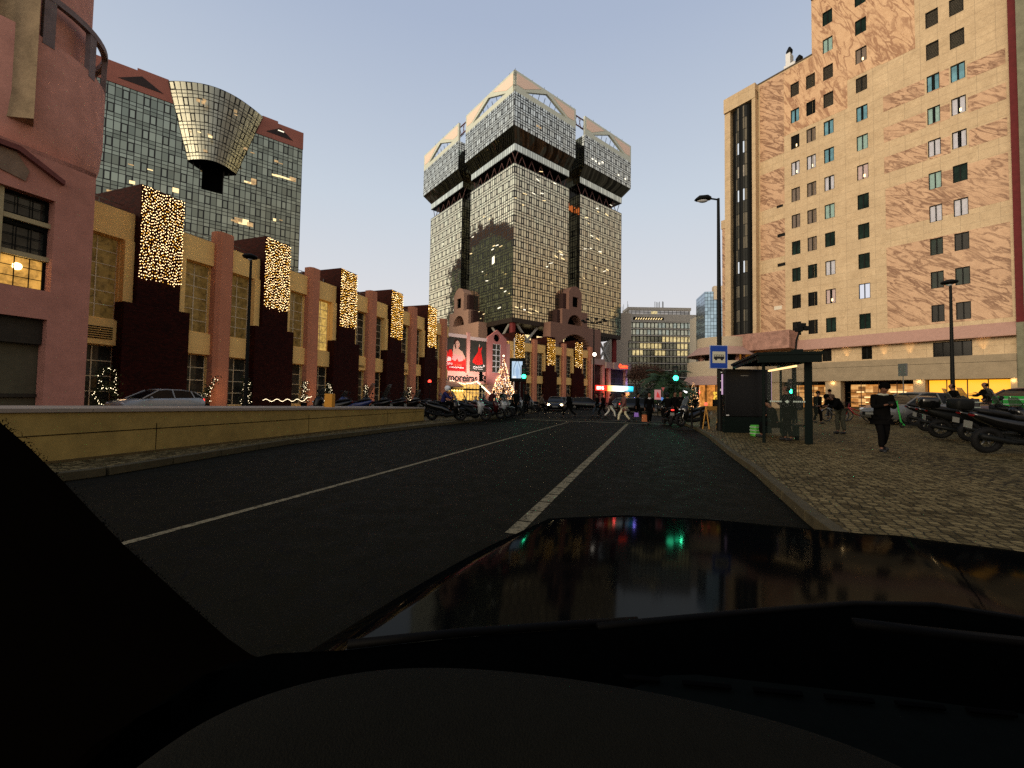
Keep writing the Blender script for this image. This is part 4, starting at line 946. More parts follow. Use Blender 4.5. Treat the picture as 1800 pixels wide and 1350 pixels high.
SPEC = {0: ['dark', 'dark', 'green', 'green', 'brown', 'brown', 'white', 'dark', 'teal', 'louvre'], 1: ['dark', 'dark', 'green', 'brown', 'brown', 'brown', 'white', 'brown', 'dark', 'louvre'],
        2: ['green', 'pinkish', 'white', 'green', 'seaf', 'white', 'teal', 'teal', 'louvre', 'louvre', 'seaf', 'green', 'teal'], 3: ['green', 'lit', 'green', 'green', 'green', 'pinkish', 'seaf', 'teal', 'louvre', 'brown', 'green', 'green', 'teal', 'louvre'],
        4: ['dark', 'green', 'green', 'white', 'seaf', 'white', 'seaf', 'teal', 'louvre', 'louvre', 'green', 'louvre', 'teal', 'louvre'], 5: ['dark', 'green', 'dark', 'white', 'green', 'white', 'white', 'teal', 'louvre', 'louvre', 'louvre', 'louvre', 'teal', 'louvre']}
warm = emis('room_lamp', (1, 0.72, 0.35), 3.5, False)
for (a, b_, z0, z1, col, k) in wins + low:
    kind = SPEC[col][k] if col in SPEC and k < len(SPEC[col]) else 'dark'
    mb = MB(); t = 0.055; d0, d1 = -0.19, -0.06
    RB.box(mb, a + .004, a + t, z0 + .004, z1 - .004, d0, d1); RB.box(mb, b_ - t, b_ - .004, z0 + .004, z1 - .004, d0, d1); RB.box(mb, a + t, b_ - t, z0 + .004, z0 + t, d0, d1 - .003); RB.box(mb, a + t, b_ - t, z1 - t, z1 - .004, d0, d1 - .003)
    if kind != 'louvre' or col == 3:
        c = (a + b_) / 2; RB.box(mb, c - 0.04, c + 0.04, z0 + t, z1 - t, d0, d1 - .006)
        if b_ - a > 2: 
            for q in (0.25, 0.75): RB.box(mb, a + (b_ - a) * q - 0.04, a + (b_ - a) * q + 0.04, z0 + t, z1 - t, d0, d1 - .006)
    if kind == 'louvre':
        zz = z0 + 0.15
        while zz < z1 - 0.1: RB.box(mb, a + t, b_ - t, zz, zz + 0.03, -0.12, -0.09); zz += 0.13
    wf = mb.build('window', darkmet, hb_)
    mb = MB()
    if kind in ('white', 'seaf', 'teal', 'pinkish', 'lit') and random.random() < 0.7:
        c = (a + b_) / 2; g = random.uniform(0.02, 0.12)
        RB.box(mb, a + t, c - g, z0 + t, z1 - t, -0.17, -0.15); RB.box(mb, c + g, b_ - t, z0 + t, z1 - t, -0.17, -0.15)
        m2 = MB(); RB.box(m2, c - g, c + g, z0 + t, z1 - t, -0.19, -0.18); m2.build('dark_gap', black, wf)
    else: RB.box(mb, a + t, b_ - t, z0 + t, z1 - t, -0.17, -0.15)
    mb.build('curtain' if kind not in ('dark', 'green', 'louvre') else 'pane', PAN[kind], wf)
    if (col, k) in ((0, 6), (1, 6), (3, 5), (0, 7), (2, 1), (5, 6), (3, 9), (0, 0)):
        mb = MB(); s = a + 0.3; RB.box(mb, s, s + 0.2, z0 + 0.25, z0 + 0.55, -0.15, -0.14); mb.build('room_lamp', warm, wf)
def mpanel(rects, m, name='marble_panel', d=0.012, cut=holes + vents):
    for r in rects:
        mb = MB(); RB.wall(mb, *r, d, cut, 0.012); 
        for (p, q) in (((r[0], r[2]), (r[1], r[2])), ((r[1], r[2]), (r[1], r[3])), ((r[1], r[3]), (r[0], r[3])), ((r[0], r[3]), (r[0], r[2]))):
            mb.face([RB.pt(p[0], p[1], d), RB.pt(q[0], q[1], d), RB.pt(q[0], q[1], 0), RB.pt(p[0], p[1], 0)])
        mb.build(name, m, hb_)
mpanel([(1.13, 3.85, 31.3, 41.3), (1.13, 3.85, 25.0, 29.6), (1.13, 3.85, 18.7, 23.25), (1.13, 3.85, 9.3, 17.0)], marble)
mpanel([(-11.05, -8.0, 31.2, 32.8), (-11.1, -8.0, 27.95, 29.5), (-11.15, -8.0, 24.7, 26.4), (-16.1, -13.85, 31.0, 32.4), (-16.1, -13.85, 27.85, 29.3), (-16.1, -13.85, 24.6, 26.2), (-16.1, -8.05, 18.9, 23.1), (-16.1, -8.05, 8.75, 17.0)], marble)
mpanel([(-12.7, -11.3, 31.2, 32.8), (-12.7, -11.3, 27.95, 29.4), (-12.7, -11.3, 24.65, 26.3)], marble)
mpanel([(-5.05, 1.1, 33.3, 41.3), (-7.9, -1.85, 41.3, 60), (-7.9, -5.05, 36.4, 41.3), (-10.45, -7.9, 36.3, 60), (-16.1, -14.2, 39.5, 43)], marble2)
mb = MB(); RB.box(mb, -2.2, -1.8, 48.0, 49.0, 0, 0.5); mb.build('ledge', plain('ledge_green', (0.06, 0.07, 0.04), 0.7), hb_)
for v_ in vents: mb = MB(); RB.box(mb, v_[0] + .003, v_[1] - .003, v_[2] + .003, v_[3] - .003, -0.2, -0.08); mb.build('vent', darkmet, hb_)
mb = MB(); RB.box(mb, 1.5, 2.35, 12.3, 12.75, 0.013, 0.03); mb.build('white_patch', plain('patch_white', (0.7, 0.62, 0.48), 0.7, var=0), hb_)
# curved stair glazing
mb = MB(); n = 3; sC = 5.78; hw = 1.32
random.seed(8)
stc = [plain('stair_panel_' + nm, c_, 0.35, var=0.25, scale=3) for nm, c_ in (('dark', (0.05, 0.048, 0.036)), ('olive', (0.15, 0.13, 0.09)), ('black', (0.02, 0.02, 0.016)), ('grey', (0.30, 0.27, 0.22)))] + [emis('stair_lit', (0.9, 0.95, 1), 0.8)]
angs = [(-1 + 2 * i / 3) for i in range(4)]
def bay(u): return (sC - u * hw, 0.25 + 0.65 * (1 - u * u))
lit = {(1, 14), (1, 9), (1, 3)}
prev = None
ztop = 39.3; rowh = (ztop - 9.7) / 19
cols_ = {}
for j in range(19):
    for i in range(3):
        (sa, da), (sb, db) = bay(angs[i]), bay(angs[i + 1]); z0, z1 = 9.7 + j * rowh + 0.04, 9.7 + (j + 1) * rowh - 0.04
        e = 0.03
        mI = stc[4] if (i, j) in {(1, 15), (1, 11), (1, 5), (2, 8)} and i == 1 else (stc[random.choice([0, 1, 3, 1])] if j % 2 else stc[random.choice([0, 2, 0, 2, 1])])
        m2 = MB(); m2.prism([RB.pt(sa - e, z0, da), RB.pt(sb + e, z0, db), RB.pt(sb + e, z1, db), RB.pt(sa - e, z1, da)], RB.n * 0.02); m2.build('stair_window', mI, hb_)
mb = MB(); mb.grid([[RB.pt(bay(u)[0], z_, bay(u)[1] - 0.01) for u in [-1, -0.66, -0.333, 0, 0.333, 0.66, 1]] for z_ in (9.55, 39.4)])
mb.face([RB.pt(bay(u)[0], 39.4, bay(u)[1] - .01) for u in [-1, -0.66, -0.333, 0, 0.333, 0.66, 1]] + [RB.pt(sC - hw, 39.4, 0), RB.pt(sC + hw, 39.4, 0)])
for u in (-1, 1): s, d = bay(u); mb.face([RB.pt(s, 9.55, d), RB.pt(s, 9.55, 0), RB.pt(s, 39.4, 0), RB.pt(s, 39.4, d)])
mb.build('stair_frame', darkmet, hb_)
mb = MB(); RB.box(mb, 4.0, 4.42, 9.4, 40.6, 0.0, 0.9); RB.box(mb, 7.2, 7.95, 9.4, 40.6, 0.0, 0.7); RB.box(mb, 4.0, 7.95, 39.5, 41.4, 0.004, 0.95); mb.build('stair_surround', cream, hb_)
# base of the hotel
stain = plain('stained_pink_stone', (0.36, 0.20, 0.15), 0.85, var=0.5, scale=1.6, bmp=0.5)
mb = MB(); RB.box(mb, -0.2, 10.5, 7.3, 9.35, -1, 2.6); mb.build('entrance_canopy', stain, hb_)
mb = MB(); mb.prism([RB.pt(-16.3, 8.35, 0.05), RB.pt(-16.3, 7.2, 0.9), RB.pt(-16.3, 7.1, 0.9), RB.pt(-16.3, 7.1, 0.05)], RB.t * 16.1); mb.build('cornice', plain('cornice_pink', (0.42, 0.25, 0.19), 0.8, var=0.12), hb_)
mb = MB(); RB.box(mb, -16.3, 9.5, 4.95, 5.56, -0.4, 1.0); RB.box(mb, -16.3, 9.5, 3.5, 4.92, -0.4, 1.03); mb.build('fascia', plain('fascia_cream', (0.30, 0.235, 0.15), 0.8, var=0.2, scale=1.5, bmp=0.4), hb_)
for a, b_ in ((-16.3, -15.95), (-10.8, -10.0), (-4.35, -3.0), (1.5, 2.5)): mb = MB(); RB.box(mb, a, b_, -0.5, 3.5, -0.4, 0.85); mb.build('shop_pier', plain('pier_stone', (0.34, 0.26, 0.16), 0.8, var=0.25, scale=2), hb_)
def shopglass(name, es, c1, c2, sc_):
    m, nt, b = newmat(name); u, v = uvx(nt); p = pos(nt)
    n1 = noise(nt, p, sc_, 6, 0.75, 0.4)
    w_, _ = wn(nt, (u * 1.6).floor(), (v * 3.0).floor())
    c = ramp(nt, (n1 * 0.6 + w_ * 0.4) if sc_ > 1 else n1 * 0.35 + 0.33, [(0.25, tuple(x * 0.10 for x in c1)), (0.5, c1), (0.75, c2)])
    nt.links.new(c, b.inputs['Emission Color']); b.inputs['Emission Strength'].default_value = es; b.inputs['Base Color'].default_value = (0.05, 0.03, 0.01, 1); m.cycles.emission_sampling = 'NONE'; MAT[name] = m; return m
mb = MB(); RB.box(mb, -15.95, -10.8, 0.4, 3.45, -0.6, -0.5); so_ = mb.build('yellow_shop_window', shopglass('yellow_backlit', 1.5, (1, 0.40, 0.015), (1, 0.44, 0.02), 0.5), hb_)
nt = MAT['yellow_backlit'].node_tree
for n_ in nt.nodes:
    if n_.type == 'VALTORGB':
        n_.color_ramp.elements[0].color = (0.9, 0.33, 0.012, 1)
mb = MB()
for s in (-15.9, -14.6, -13.35, -12.05, -10.85): RB.box(mb, s - 0.035, s + 0.035, 0.4, 3.45, -0.49, -0.4)
RB.box(mb, -15.95, -10.8, 2.15, 2.2, -0.49, -0.42); mb.build('shop_frame', plain('shop_frame_brown', (0.06, 0.02, 0.01), 0.5), hb_)
shelf = shopglass('shop_shelves', 1.0, (0.55, 0.20, 0.035), (1.0, 0.60, 0.22), 2.2)
mb = MB(); RB.box(mb, -10.0, -4.35, 0.3, 3.2, -2.6, -2.5); RB.box(mb, -3.0, 1.5, 0.3, 3.2, -2.6, -2.5); mb.build('shop_interior', shelf, hb_)
mb = MB()
for k in range(16):
    s = -9.7 + k * 0.7
    if -4.5 < s < -2.9: continue
    for z_ in (1.2, 1.75, 2.3): RB.box(mb, s, s + 0.6, z_, z_ + 0.05, -2.3, -1.9)
mb.build('shelf', plain('shelf_dark', (0.06, 0.03, 0.015), 0.6), hb_)
mb = MB()
for k in range(22):
    s = random.uniform(-9.8, 1.2)
    if -4.5 < s < -2.9: continue
    z_ = random.choice([1.25, 1.8, 2.35]); RB.box(mb, s, s + random.uniform(.15, .5), z_, z_ + 0.06, -1.88, -1.8)
mb.build('shelf_lights', emis('shelf_strip', (1, 0.70, 0.3), 3.0, False), hb_)
mb = MB(); muntins(mb, RB, -10.0, -4.35, 0.3, 3.45, -0.45, 4, 1, 0.06, 0.05); muntins(mb, RB, -3.0, 1.5, 0.3, 3.45, -0.45, 3, 1, 0.06, 0.05); mb.build('shop_frame', MAT['shop_frame_brown'], hb_)
for s in (-2.2, -4.7, -7.75, -9.65, -14.4):
    ls = bpy.data.lights.new('wall_washer', 'SPOT'); ls.energy = 90; ls.color = (1, 0.62, 0.28); ls.spot_size = R(42); ls.spot_blend = 1; ls.shadow_soft_size = 0.05; lo = bpy.data.objects.new('wall_washer', ls); C.objects.link(lo); lo.location = RB.pt(s, 5.6, 0.30)
    lo.rotation_euler = (RB.pt(s, 7.2, 0.02) - lo.location).to_track_quat('-Z', 'Y').to_euler()
for s in (-3.7, -10.4, -16.1): point('pier_lamp', RB.pt(s, 3.3, 1.0), 9, (1, 0.65, 0.3), 0.04)
mb = MB(); RB.box(mb, 2.5, 9.5, 0, 7.3, -0.6, -0.3); mb.build('corner_wall', stain, hb_)
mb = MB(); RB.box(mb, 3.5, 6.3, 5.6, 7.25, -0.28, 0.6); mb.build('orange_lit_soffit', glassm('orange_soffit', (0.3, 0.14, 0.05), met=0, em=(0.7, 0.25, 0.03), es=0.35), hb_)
vt = thing('roof_vent', 'white stepped roof plinth carrying two dark cowls on the stone building', 'roof vent', RB.pt(0.8, 41.62, -1.2))
mb = MB(); c = RB.pt(0.8, 41.6, -1.2)
mb.loft([(0, 0, 0, 0.01, 0.01)], 3) if 0 else None
for s0, s1, z0, z1 in ((-0.2, 1.7, 41.6, 42.1), (0.2, 1.4, 42.1, 42.6), (0.7, 1.2, 42.6, 44.0)): RB.box(mb, s0, s1, z0, z1, -1.8, -0.8)
mb.build('plinth', whitem, vt)
mb = MB(); mb.lathe(RB.pt(0.95, 0, -1.3), [(0.1, 44.0), (0.32, 44.15), (0.36, 44.5), (0.12, 45.0), (0.01, 45.1)], 12); mb.lathe(RB.pt(-0.1, 0, -1.3), [(0.1, 42.1), (0.34, 42.3), (0.38, 42.9), (0.1, 43.3), (0.01, 43.35)], 12); mb.build('cowl', darkmet, vt)
# neighbour with a dark red edge strip
nbh = thing('grey_green_building', 'narrow strip of grey green stone building with a dark red edge, far right', 'building', RB.pt(-20, 0, -4))
mb = MB(); RB.box(mb, -30, -16.75, 0, 70, -10, 0.6); mb.build('wall', plain('grey_green_stone', (0.19, 0.185, 0.125), 0.9, var=0.3, scale=1.2, bmp=0.6), nbh)
mb = MB(); RB.box(mb, -16.75, -16.3, 8.2, 70, -10, 0.45); mb.build('red_edge', plain('dark_red_strip', (0.11, 0.014, 0.014), 0.7), nbh)
mb = MB(); RB.box(mb, -16.75, -16.3, 0, 8.2, -10, 0.5); mb.build('edge_base', MAT['grey_green_stone'], nbh)
for z_ in (20.5, 26.8, 31.8): mb = MB(); mb.prism([RB.pt(-17.4, z_ - 0.6, 0.6), RB.pt(-19.5, z_ - 0.6, 0.6), RB.pt(-19.5, z_ + 0.5, 0.6), RB.pt(-18.6, z_ + 0.35, 0.6)], RB.n * 0.9); mb.build('ledge', plain('ledge_dark', (0.05, 0.05, 0.03), 0.8), nbh)
# set-back wing, blue glass block and cream tower behind the hotel's left edge
wg = thing('marble_wing', 'set back pink marble wing left of the stone building', 'building', RB.pt(9, 0, -6))
mb = MB(); RB.box(mb, 7.5, 10.2, 0, 25.6, -14, -3.0); mb.build('wall', marble, wg)
mb = MB(); RB.box(mb, 7.4, 10.3, 25.6, 26.8, -14, -2.9); mb.build('parapet', cream, wg)
bl = thing('blue_glass_block', 'small blue gridded glass block far behind the stone building', 'building', at(1250, 690, 150))
a = at(1239, 506, 150); f5 = Face(a.x, a.y, 100, 1)
mb = MB(); f5.wall(mb, 0, 14, 0, 41, 0, (), 0); mb.face([f5.pt(0, 0, 0), f5.pt(0, 0, -12), f5.pt(0, 41, -12), f5.pt(0, 41, 0)], [(0, 0), (12, 0), (12, 41), (0, 41)])
mb.build('curtain_wall', curtain('blue_glass', 1.0, 1.3, (0.30, 0.42, 0.52), lw=0.12, op=0, splits=(), wob=0.01, rough=0.15), bl)
mb = MB(); f5.box(mb, -0.1, 3.4, 0, 19, -2, 0.3); f5.box(mb, 3, 14, 38, 43, -2, 0.3); mb.build('cream_panel', plain('far_cream', (0.62, 0.52, 0.38), 0.8, var=0.08), bl)
ct = thing('cream_apartment_tower', 'slim cream apartment tower with small lit windows between the office block and the blue glass', 'building', at(1232, 690, 185))
a = at(1226, 558, 185); f6 = Face(a.x, a.y, 90, 1)
mb = MB(); f6.box(mb, 0, 2.7, 0, 39, -8, 0); mb.build('wall', plain('far_cream_light', (0.72, 0.62, 0.45), 0.8, var=0.08), ct)
mb = MB(); f6.box(mb, 2.7, 9, 0, 39.5, -8, -0.1); mb.build('grey_side', plain('far_grey', (0.30, 0.29, 0.24), 0.8), ct)
for k in range(9): mb = MB(); f6.box(mb, 0.5, 2.2, 3.5 + k * 3.8, 5.2 + k * 3.8, 0.01, 0.05); mb.build('lit_window', offd if k % 2 else plain('pale_window', (0.6, 0.58, 0.5), 0.4), ct)
# ---------------------------------------------------------------- office slab in the background
OF = Face(at(1097, 690, 220).x, 220, 90, 1)
ob_ = thing('office_slab', 'nine storey grey office slab with rows of partly lit windows beyond the crossing', 'building', OF.pt(19, 0, -6))
conc = plain('office_concrete', (0.44, 0.40, 0.33), 0.8, var=0.1, scale=0.2)
Wd = 38.3
mb = MB(); OF.box(mb, 0, Wd, 0, 46.3, -14, -0.8); OF.box(mb, -1.6, 0, 0, 47.2, -14, 0.4); OF.box(mb, 0, Wd, 43.0, 46.8, -0.8, 0.3); OF.box(mb, 2.6, 36, 46.8, 49.5, -12, -2); OF.box(mb, 2.2, 36.5, 49.5, 51.0, -12.2, -1.8)
mb.build('wall', conc, ob_)
FH = 3.93
for k in range(11):
    zt_ = 42.4 - k * FH * 0.94; mb = MB(); OF.box(mb, -0.2, Wd + 0.4, zt_, zt_ + 0.32, -0.8, 0.9); mb.build('floor_slab', plain('slab_grey', (0.62, 0.57, 0.48), 0.8), ob_)
pan = [glassm('office_pane_a', (0.26, 0.26, 0.19), 0.25, 0.9, var=0.35, sc=0.5), glassm('office_pane_b', (0.42, 0.44, 0.36), 0.25, 0.9, var=0.35, sc=0.5), glassm('office_pane_c', (0.15, 0.145, 0.10), 0.25, 0.9, var=0.35, sc=0.5), glassm('office_pane_lit', (0.2, 0.18, 0.1), met=0, em=(1, 0.78, 0.36), es=1.1, sc=0.5), glassm('office_pane_pale', (0.2, 0.2, 0.2), met=0, em=(0.75, 0.85, 0.7), es=0.5, sc=0.6)]
random.seed(21); stuff = MB(); cnt = 0
for k in range(9):
    zt_ = 42.4 - k * FH * 0.94
    for i in range(19):
        s = 0.55 + i * (Wd - 0.4) / 19
        r = random.random()
        if k == 2 and i > 9: mI = pan[3]
        elif k == 3: mI = pan[3] if (4 <= i <= 9 or 14 <= i <= 16) else pan[0]
        elif k == 4: mI = pan[3] if i in (2, 3, 4, 8, 9, 10, 14, 15, 16) else pan[0]
        elif k in (0, 1): mI = pan[4] if r < 0.3 else pan[1]
        elif k == 6: mI = pan[3] if i in (7, 8, 16) else pan[2]
        else: mI = pan[2] if r < 0.3 else pan[0]
        if cnt < 99: 
            mb = MB(); OF.box(mb, s, s + 1.42, zt_ - 2.75, zt_ - 0.25, -0.5, -0.42); mb.build('window', mI, ob_); cnt += 1
        else: OF.box(stuff, s, s + 1.42, zt_ - 2.75, zt_ - 0.25, -0.5, -0.42)
tag(stuff.build('lower_windows', pan[0], ob_), kind='stuff')
mb = MB()
for i in range(20): s = i * (Wd - 0.4) / 19 + 0.1; OF.box(mb, s, s + 0.3, 0, 42.6, -0.55, -0.2)
mb.build('mullions', plain('mullion_dark', (0.03, 0.03, 0.028), 0.6), ob_)
mb = MB(); OF.box(mb, 3, 35.5, 47.1, 49.2, -1.99, -1.9); mb.build('penthouse_glazing', curtain('penthouse_glass', 2.2, 2.3, (0.3, 0.3, 0.3), lw=0.25, op=0, splits=()), ob_)
mb = MB(); OF.box(mb, 4.5, 21, 43.6, 45.2, 0.31, 0.36); mb.build('top_floor_strip', black, ob_)
mb = MB()
for k in range(11): s = 5.5 + k * 1.35; mb.prism([OF.pt(s, 43.8, 0.37), OF.pt(s + 0.5, 43.8, 0.37), OF.pt(s + 1.2, 44.8, 0.37), OF.pt(s + 0.7, 44.8, 0.37)], OF.n * 0.05)
mb.build('top_floor_lights', offl, ob_)
mb = MB(); OF.box(mb, 14.8, 18.2, 47.4, 48.9, -1.88, -1.84); mb.build('penthouse_lights', pan[3], ob_)
mb = MB()
for s, h in ((0.3, 3.2), (2.4, 5), (2.7, 3.2), (17.3, 3.4), (18.3, 3.2), (19, 3), (19.8, 3.4), (21.4, 3.6), (21.8, 3.4), (-0.5, 2)): mb.tube([OF.pt(s, 46 if s < 3 else 50.9, -3), OF.pt(s, (49.4 if s < 3 else 51) + h, -3)], 0.16 if s > 17 else 0.1, 5)
mb.build('antenna', greymet, ob_)
fb = thing('pale_low_block', 'plain pale block between the glass tower and the office slab', 'building', at(1090, 690, 170))
a, b_ = at(1072, 598, 170), at(1100, 598, 170)
mb = MB(); mb.box(a.x, b_.x + 1, 170, 182, 0, 25.6); mb.box(b_.x - 2, b_.x + 2.5, 171, 185, 25.6, 37); mb.build('wall', plain('pale_block', (0.50, 0.42, 0.32), 0.8, var=0.08), fb)
# backdrop blocks so that the streets do not end in open sky
for (x, y, dx, dy, h, lab) in ((95, 150, 30, 40, 22, 'dim brown housing block behind the palms'), (30, 230, 45, 20, 14, 'low dark housing block far behind the crossing')):
    t_ = thing('housing_block', lab, 'building', (x, y, 0)); mb = MB(); mb.box(x, x + dx, y, y + dy, 0, h); mb.build('wall', curtain('far_block_wall', 2.6, 3.1, (0.12, 0.10, 0.07), (0.2, 0.17, 0.13), 0.9, 0.6, 0.0, 0, (), 0.0) if 'far_block_wall' not in MAT else MAT['far_block_wall'], t_)
    mb = MB(); mb.box(x - 0.4, x + dx + 0.4, y - 0.4, y + dy + 0.4, h, h + 0.7); mb.build('roof', conc, t_)
# ---------------------------------------------------------------- round café pavilion at the hotel corner
rc = at(1268, 690, 53); rc.z = 0
cf = thing('round_corner_shop', 'round two tier cream corner shop with pinkish awnings and a lit Christmas window', 'shop', rc)
mb = MB(); mb.lathe(rc, [(4.0, 4.25), (4.05, 4.25), (4.05, 6.15), (3.8, 6.15), (3.8, 5.2), (0.01, 5.2)], 48); mb.build('fascia', plain('round_fascia', (0.50, 0.41, 0.28), 0.8, var=0.12), cf, smooth=True, auto=30)
mb = MB(); mb.lathe(rc, [(4.08, 4.3), (5.0, 3.2), (4.95, 3.15), (4.0, 4.2)], 48); mb.build('awning', plain('awning_pinkish', (0.40, 0.25, 0.20), 0.85, var=0.12), cf, smooth=True, auto=30)
mb = MB(); mb.lathe(rc, [(2.7, 7.9), (2.9, 7.9), (2.9, 9.2), (0.01, 9.2)], 40); mb.build('upper_fascia', MAT['round_fascia'], cf, smooth=True, auto=30)
mb = MB(); mb.lathe(rc, [(2.92, 8.0), (4.1, 6.95), (4.05, 6.9), (2.85, 7.85)], 40); mb.build('upper_awning', MAT['awning_pinkish'], cf, smooth=True, auto=30)
for k in range(10): a = 2 * math.pi * k / 10; mb = MB(); mb.tube([rc + Vector((2.5 * math.cos(a), 2.5 * math.sin(a), 5.2)), rc + Vector((2.5 * math.cos(a), 2.5 * math.sin(a), 7.95))], 0.24, 10); mb.build('column', pink2, cf, smooth=True, auto=40)
mb = MB(); mb.lathe(rc, [(1.9, 5.2), (1.9, 7.9)], 24); mb.build('upper_wall', darkmet, cf)
mb = MB(); mb.lathe(rc, [(2.6, 0.1), (2.6, 4.2)], 40)
mb.build('lit_interior', glassm('cafe_interior', (0.3, 0.16, 0.06), met=0, em=(1.0, 0.36, 0.07), es=1.0, sc=0.8), cf)
mb = MB()
for k in range(20): a = 2 * math.pi * k / 20; mb.tube([rc + Vector((3.7 * math.cos(a), 3.7 * math.sin(a), 0)), rc + Vector((3.7 * math.cos(a), 3.7 * math.sin(a), 4.25))], 0.07, 6)
mb.build('window_post', darkmet, cf)
mb = MB()
for k in range(60): mb.ball(rc + Vector((random.uniform(-2.4, 0.2), -3.0 + random.uniform(-0.3, 0.3), random.uniform(1.5, 2.3))), 0.13, 6, 4)
t_ = thing('flower_display', 'bank of yellow flowers lit in the round corner shop window', 'flowers', rc + Vector((-1, -3, 1.5)))
mb.build('yellow_blossoms', emis('flower_yellow', (0.9, 0.55, 0.06), 1.1), t_); mb = MB(); mb.box(rc.x - 2.5, rc.x + 0.3, rc.y - 3.2, rc.y - 2.8, 0.4, 1.45); mb.build('planter', darkmet, t_)
point('cafe_light', rc + Vector((-1, -3.3, 3.4)), 60, (1, 0.6, 0.25), 0.2)
# ---------------------------------------------------------------- skinned people
def skin(name, verts, edges, mat, parent, sub=1):
    me = bpy.data.meshes.new(name); me.from_pydata([v[0] for v in verts], edges, [])
    ob = bpy.data.objects.new(name, me); C.objects.link(ob)
    ob.modifiers.new('s', 'SKIN'); 
    for i, v in enumerate(verts):
        sv = me.skin_vertices[0].data[i]; r = v[1]; sv.radius = r if isinstance(r, tuple) else (r, r); sv.use_root = (i == 0)
    ms = ob.modifiers.new('u', 'SUBSURF'); ms.levels = ms.render_levels = sub
    bpy.context.view_layer.update()
    m2 = bpy.data.meshes.new_from_object(ob.evaluated_get(bpy.context.evaluated_depsgraph_get()))
    C.objects.unlink(ob); bpy.data.objects.remove(ob)
    m2.materials.clear(); m2.materials.append(mat)
    m2.polygons.foreach_set('use_smooth', [True] * len(m2.polygons))
    o = bpy.data.objects.new(name, m2); C.objects.link(o); o.parent = parent
    return o
skinm = plain('skin', (0.13, 0.062, 0.038), 0.55, var=0.1, world=False)
def cloth(name, c): return plain('cloth_' + name, c, 0.9, var=0.25, scale=5, world=False, spec=0.03)
hairm = plain('hair_dark', (0.0022, 0.0018, 0.0015), 0.8, var=0, spec=0.02)
shoem = plain('shoe_dark', (0.012, 0.012, 0.012), 0.5, var=0)
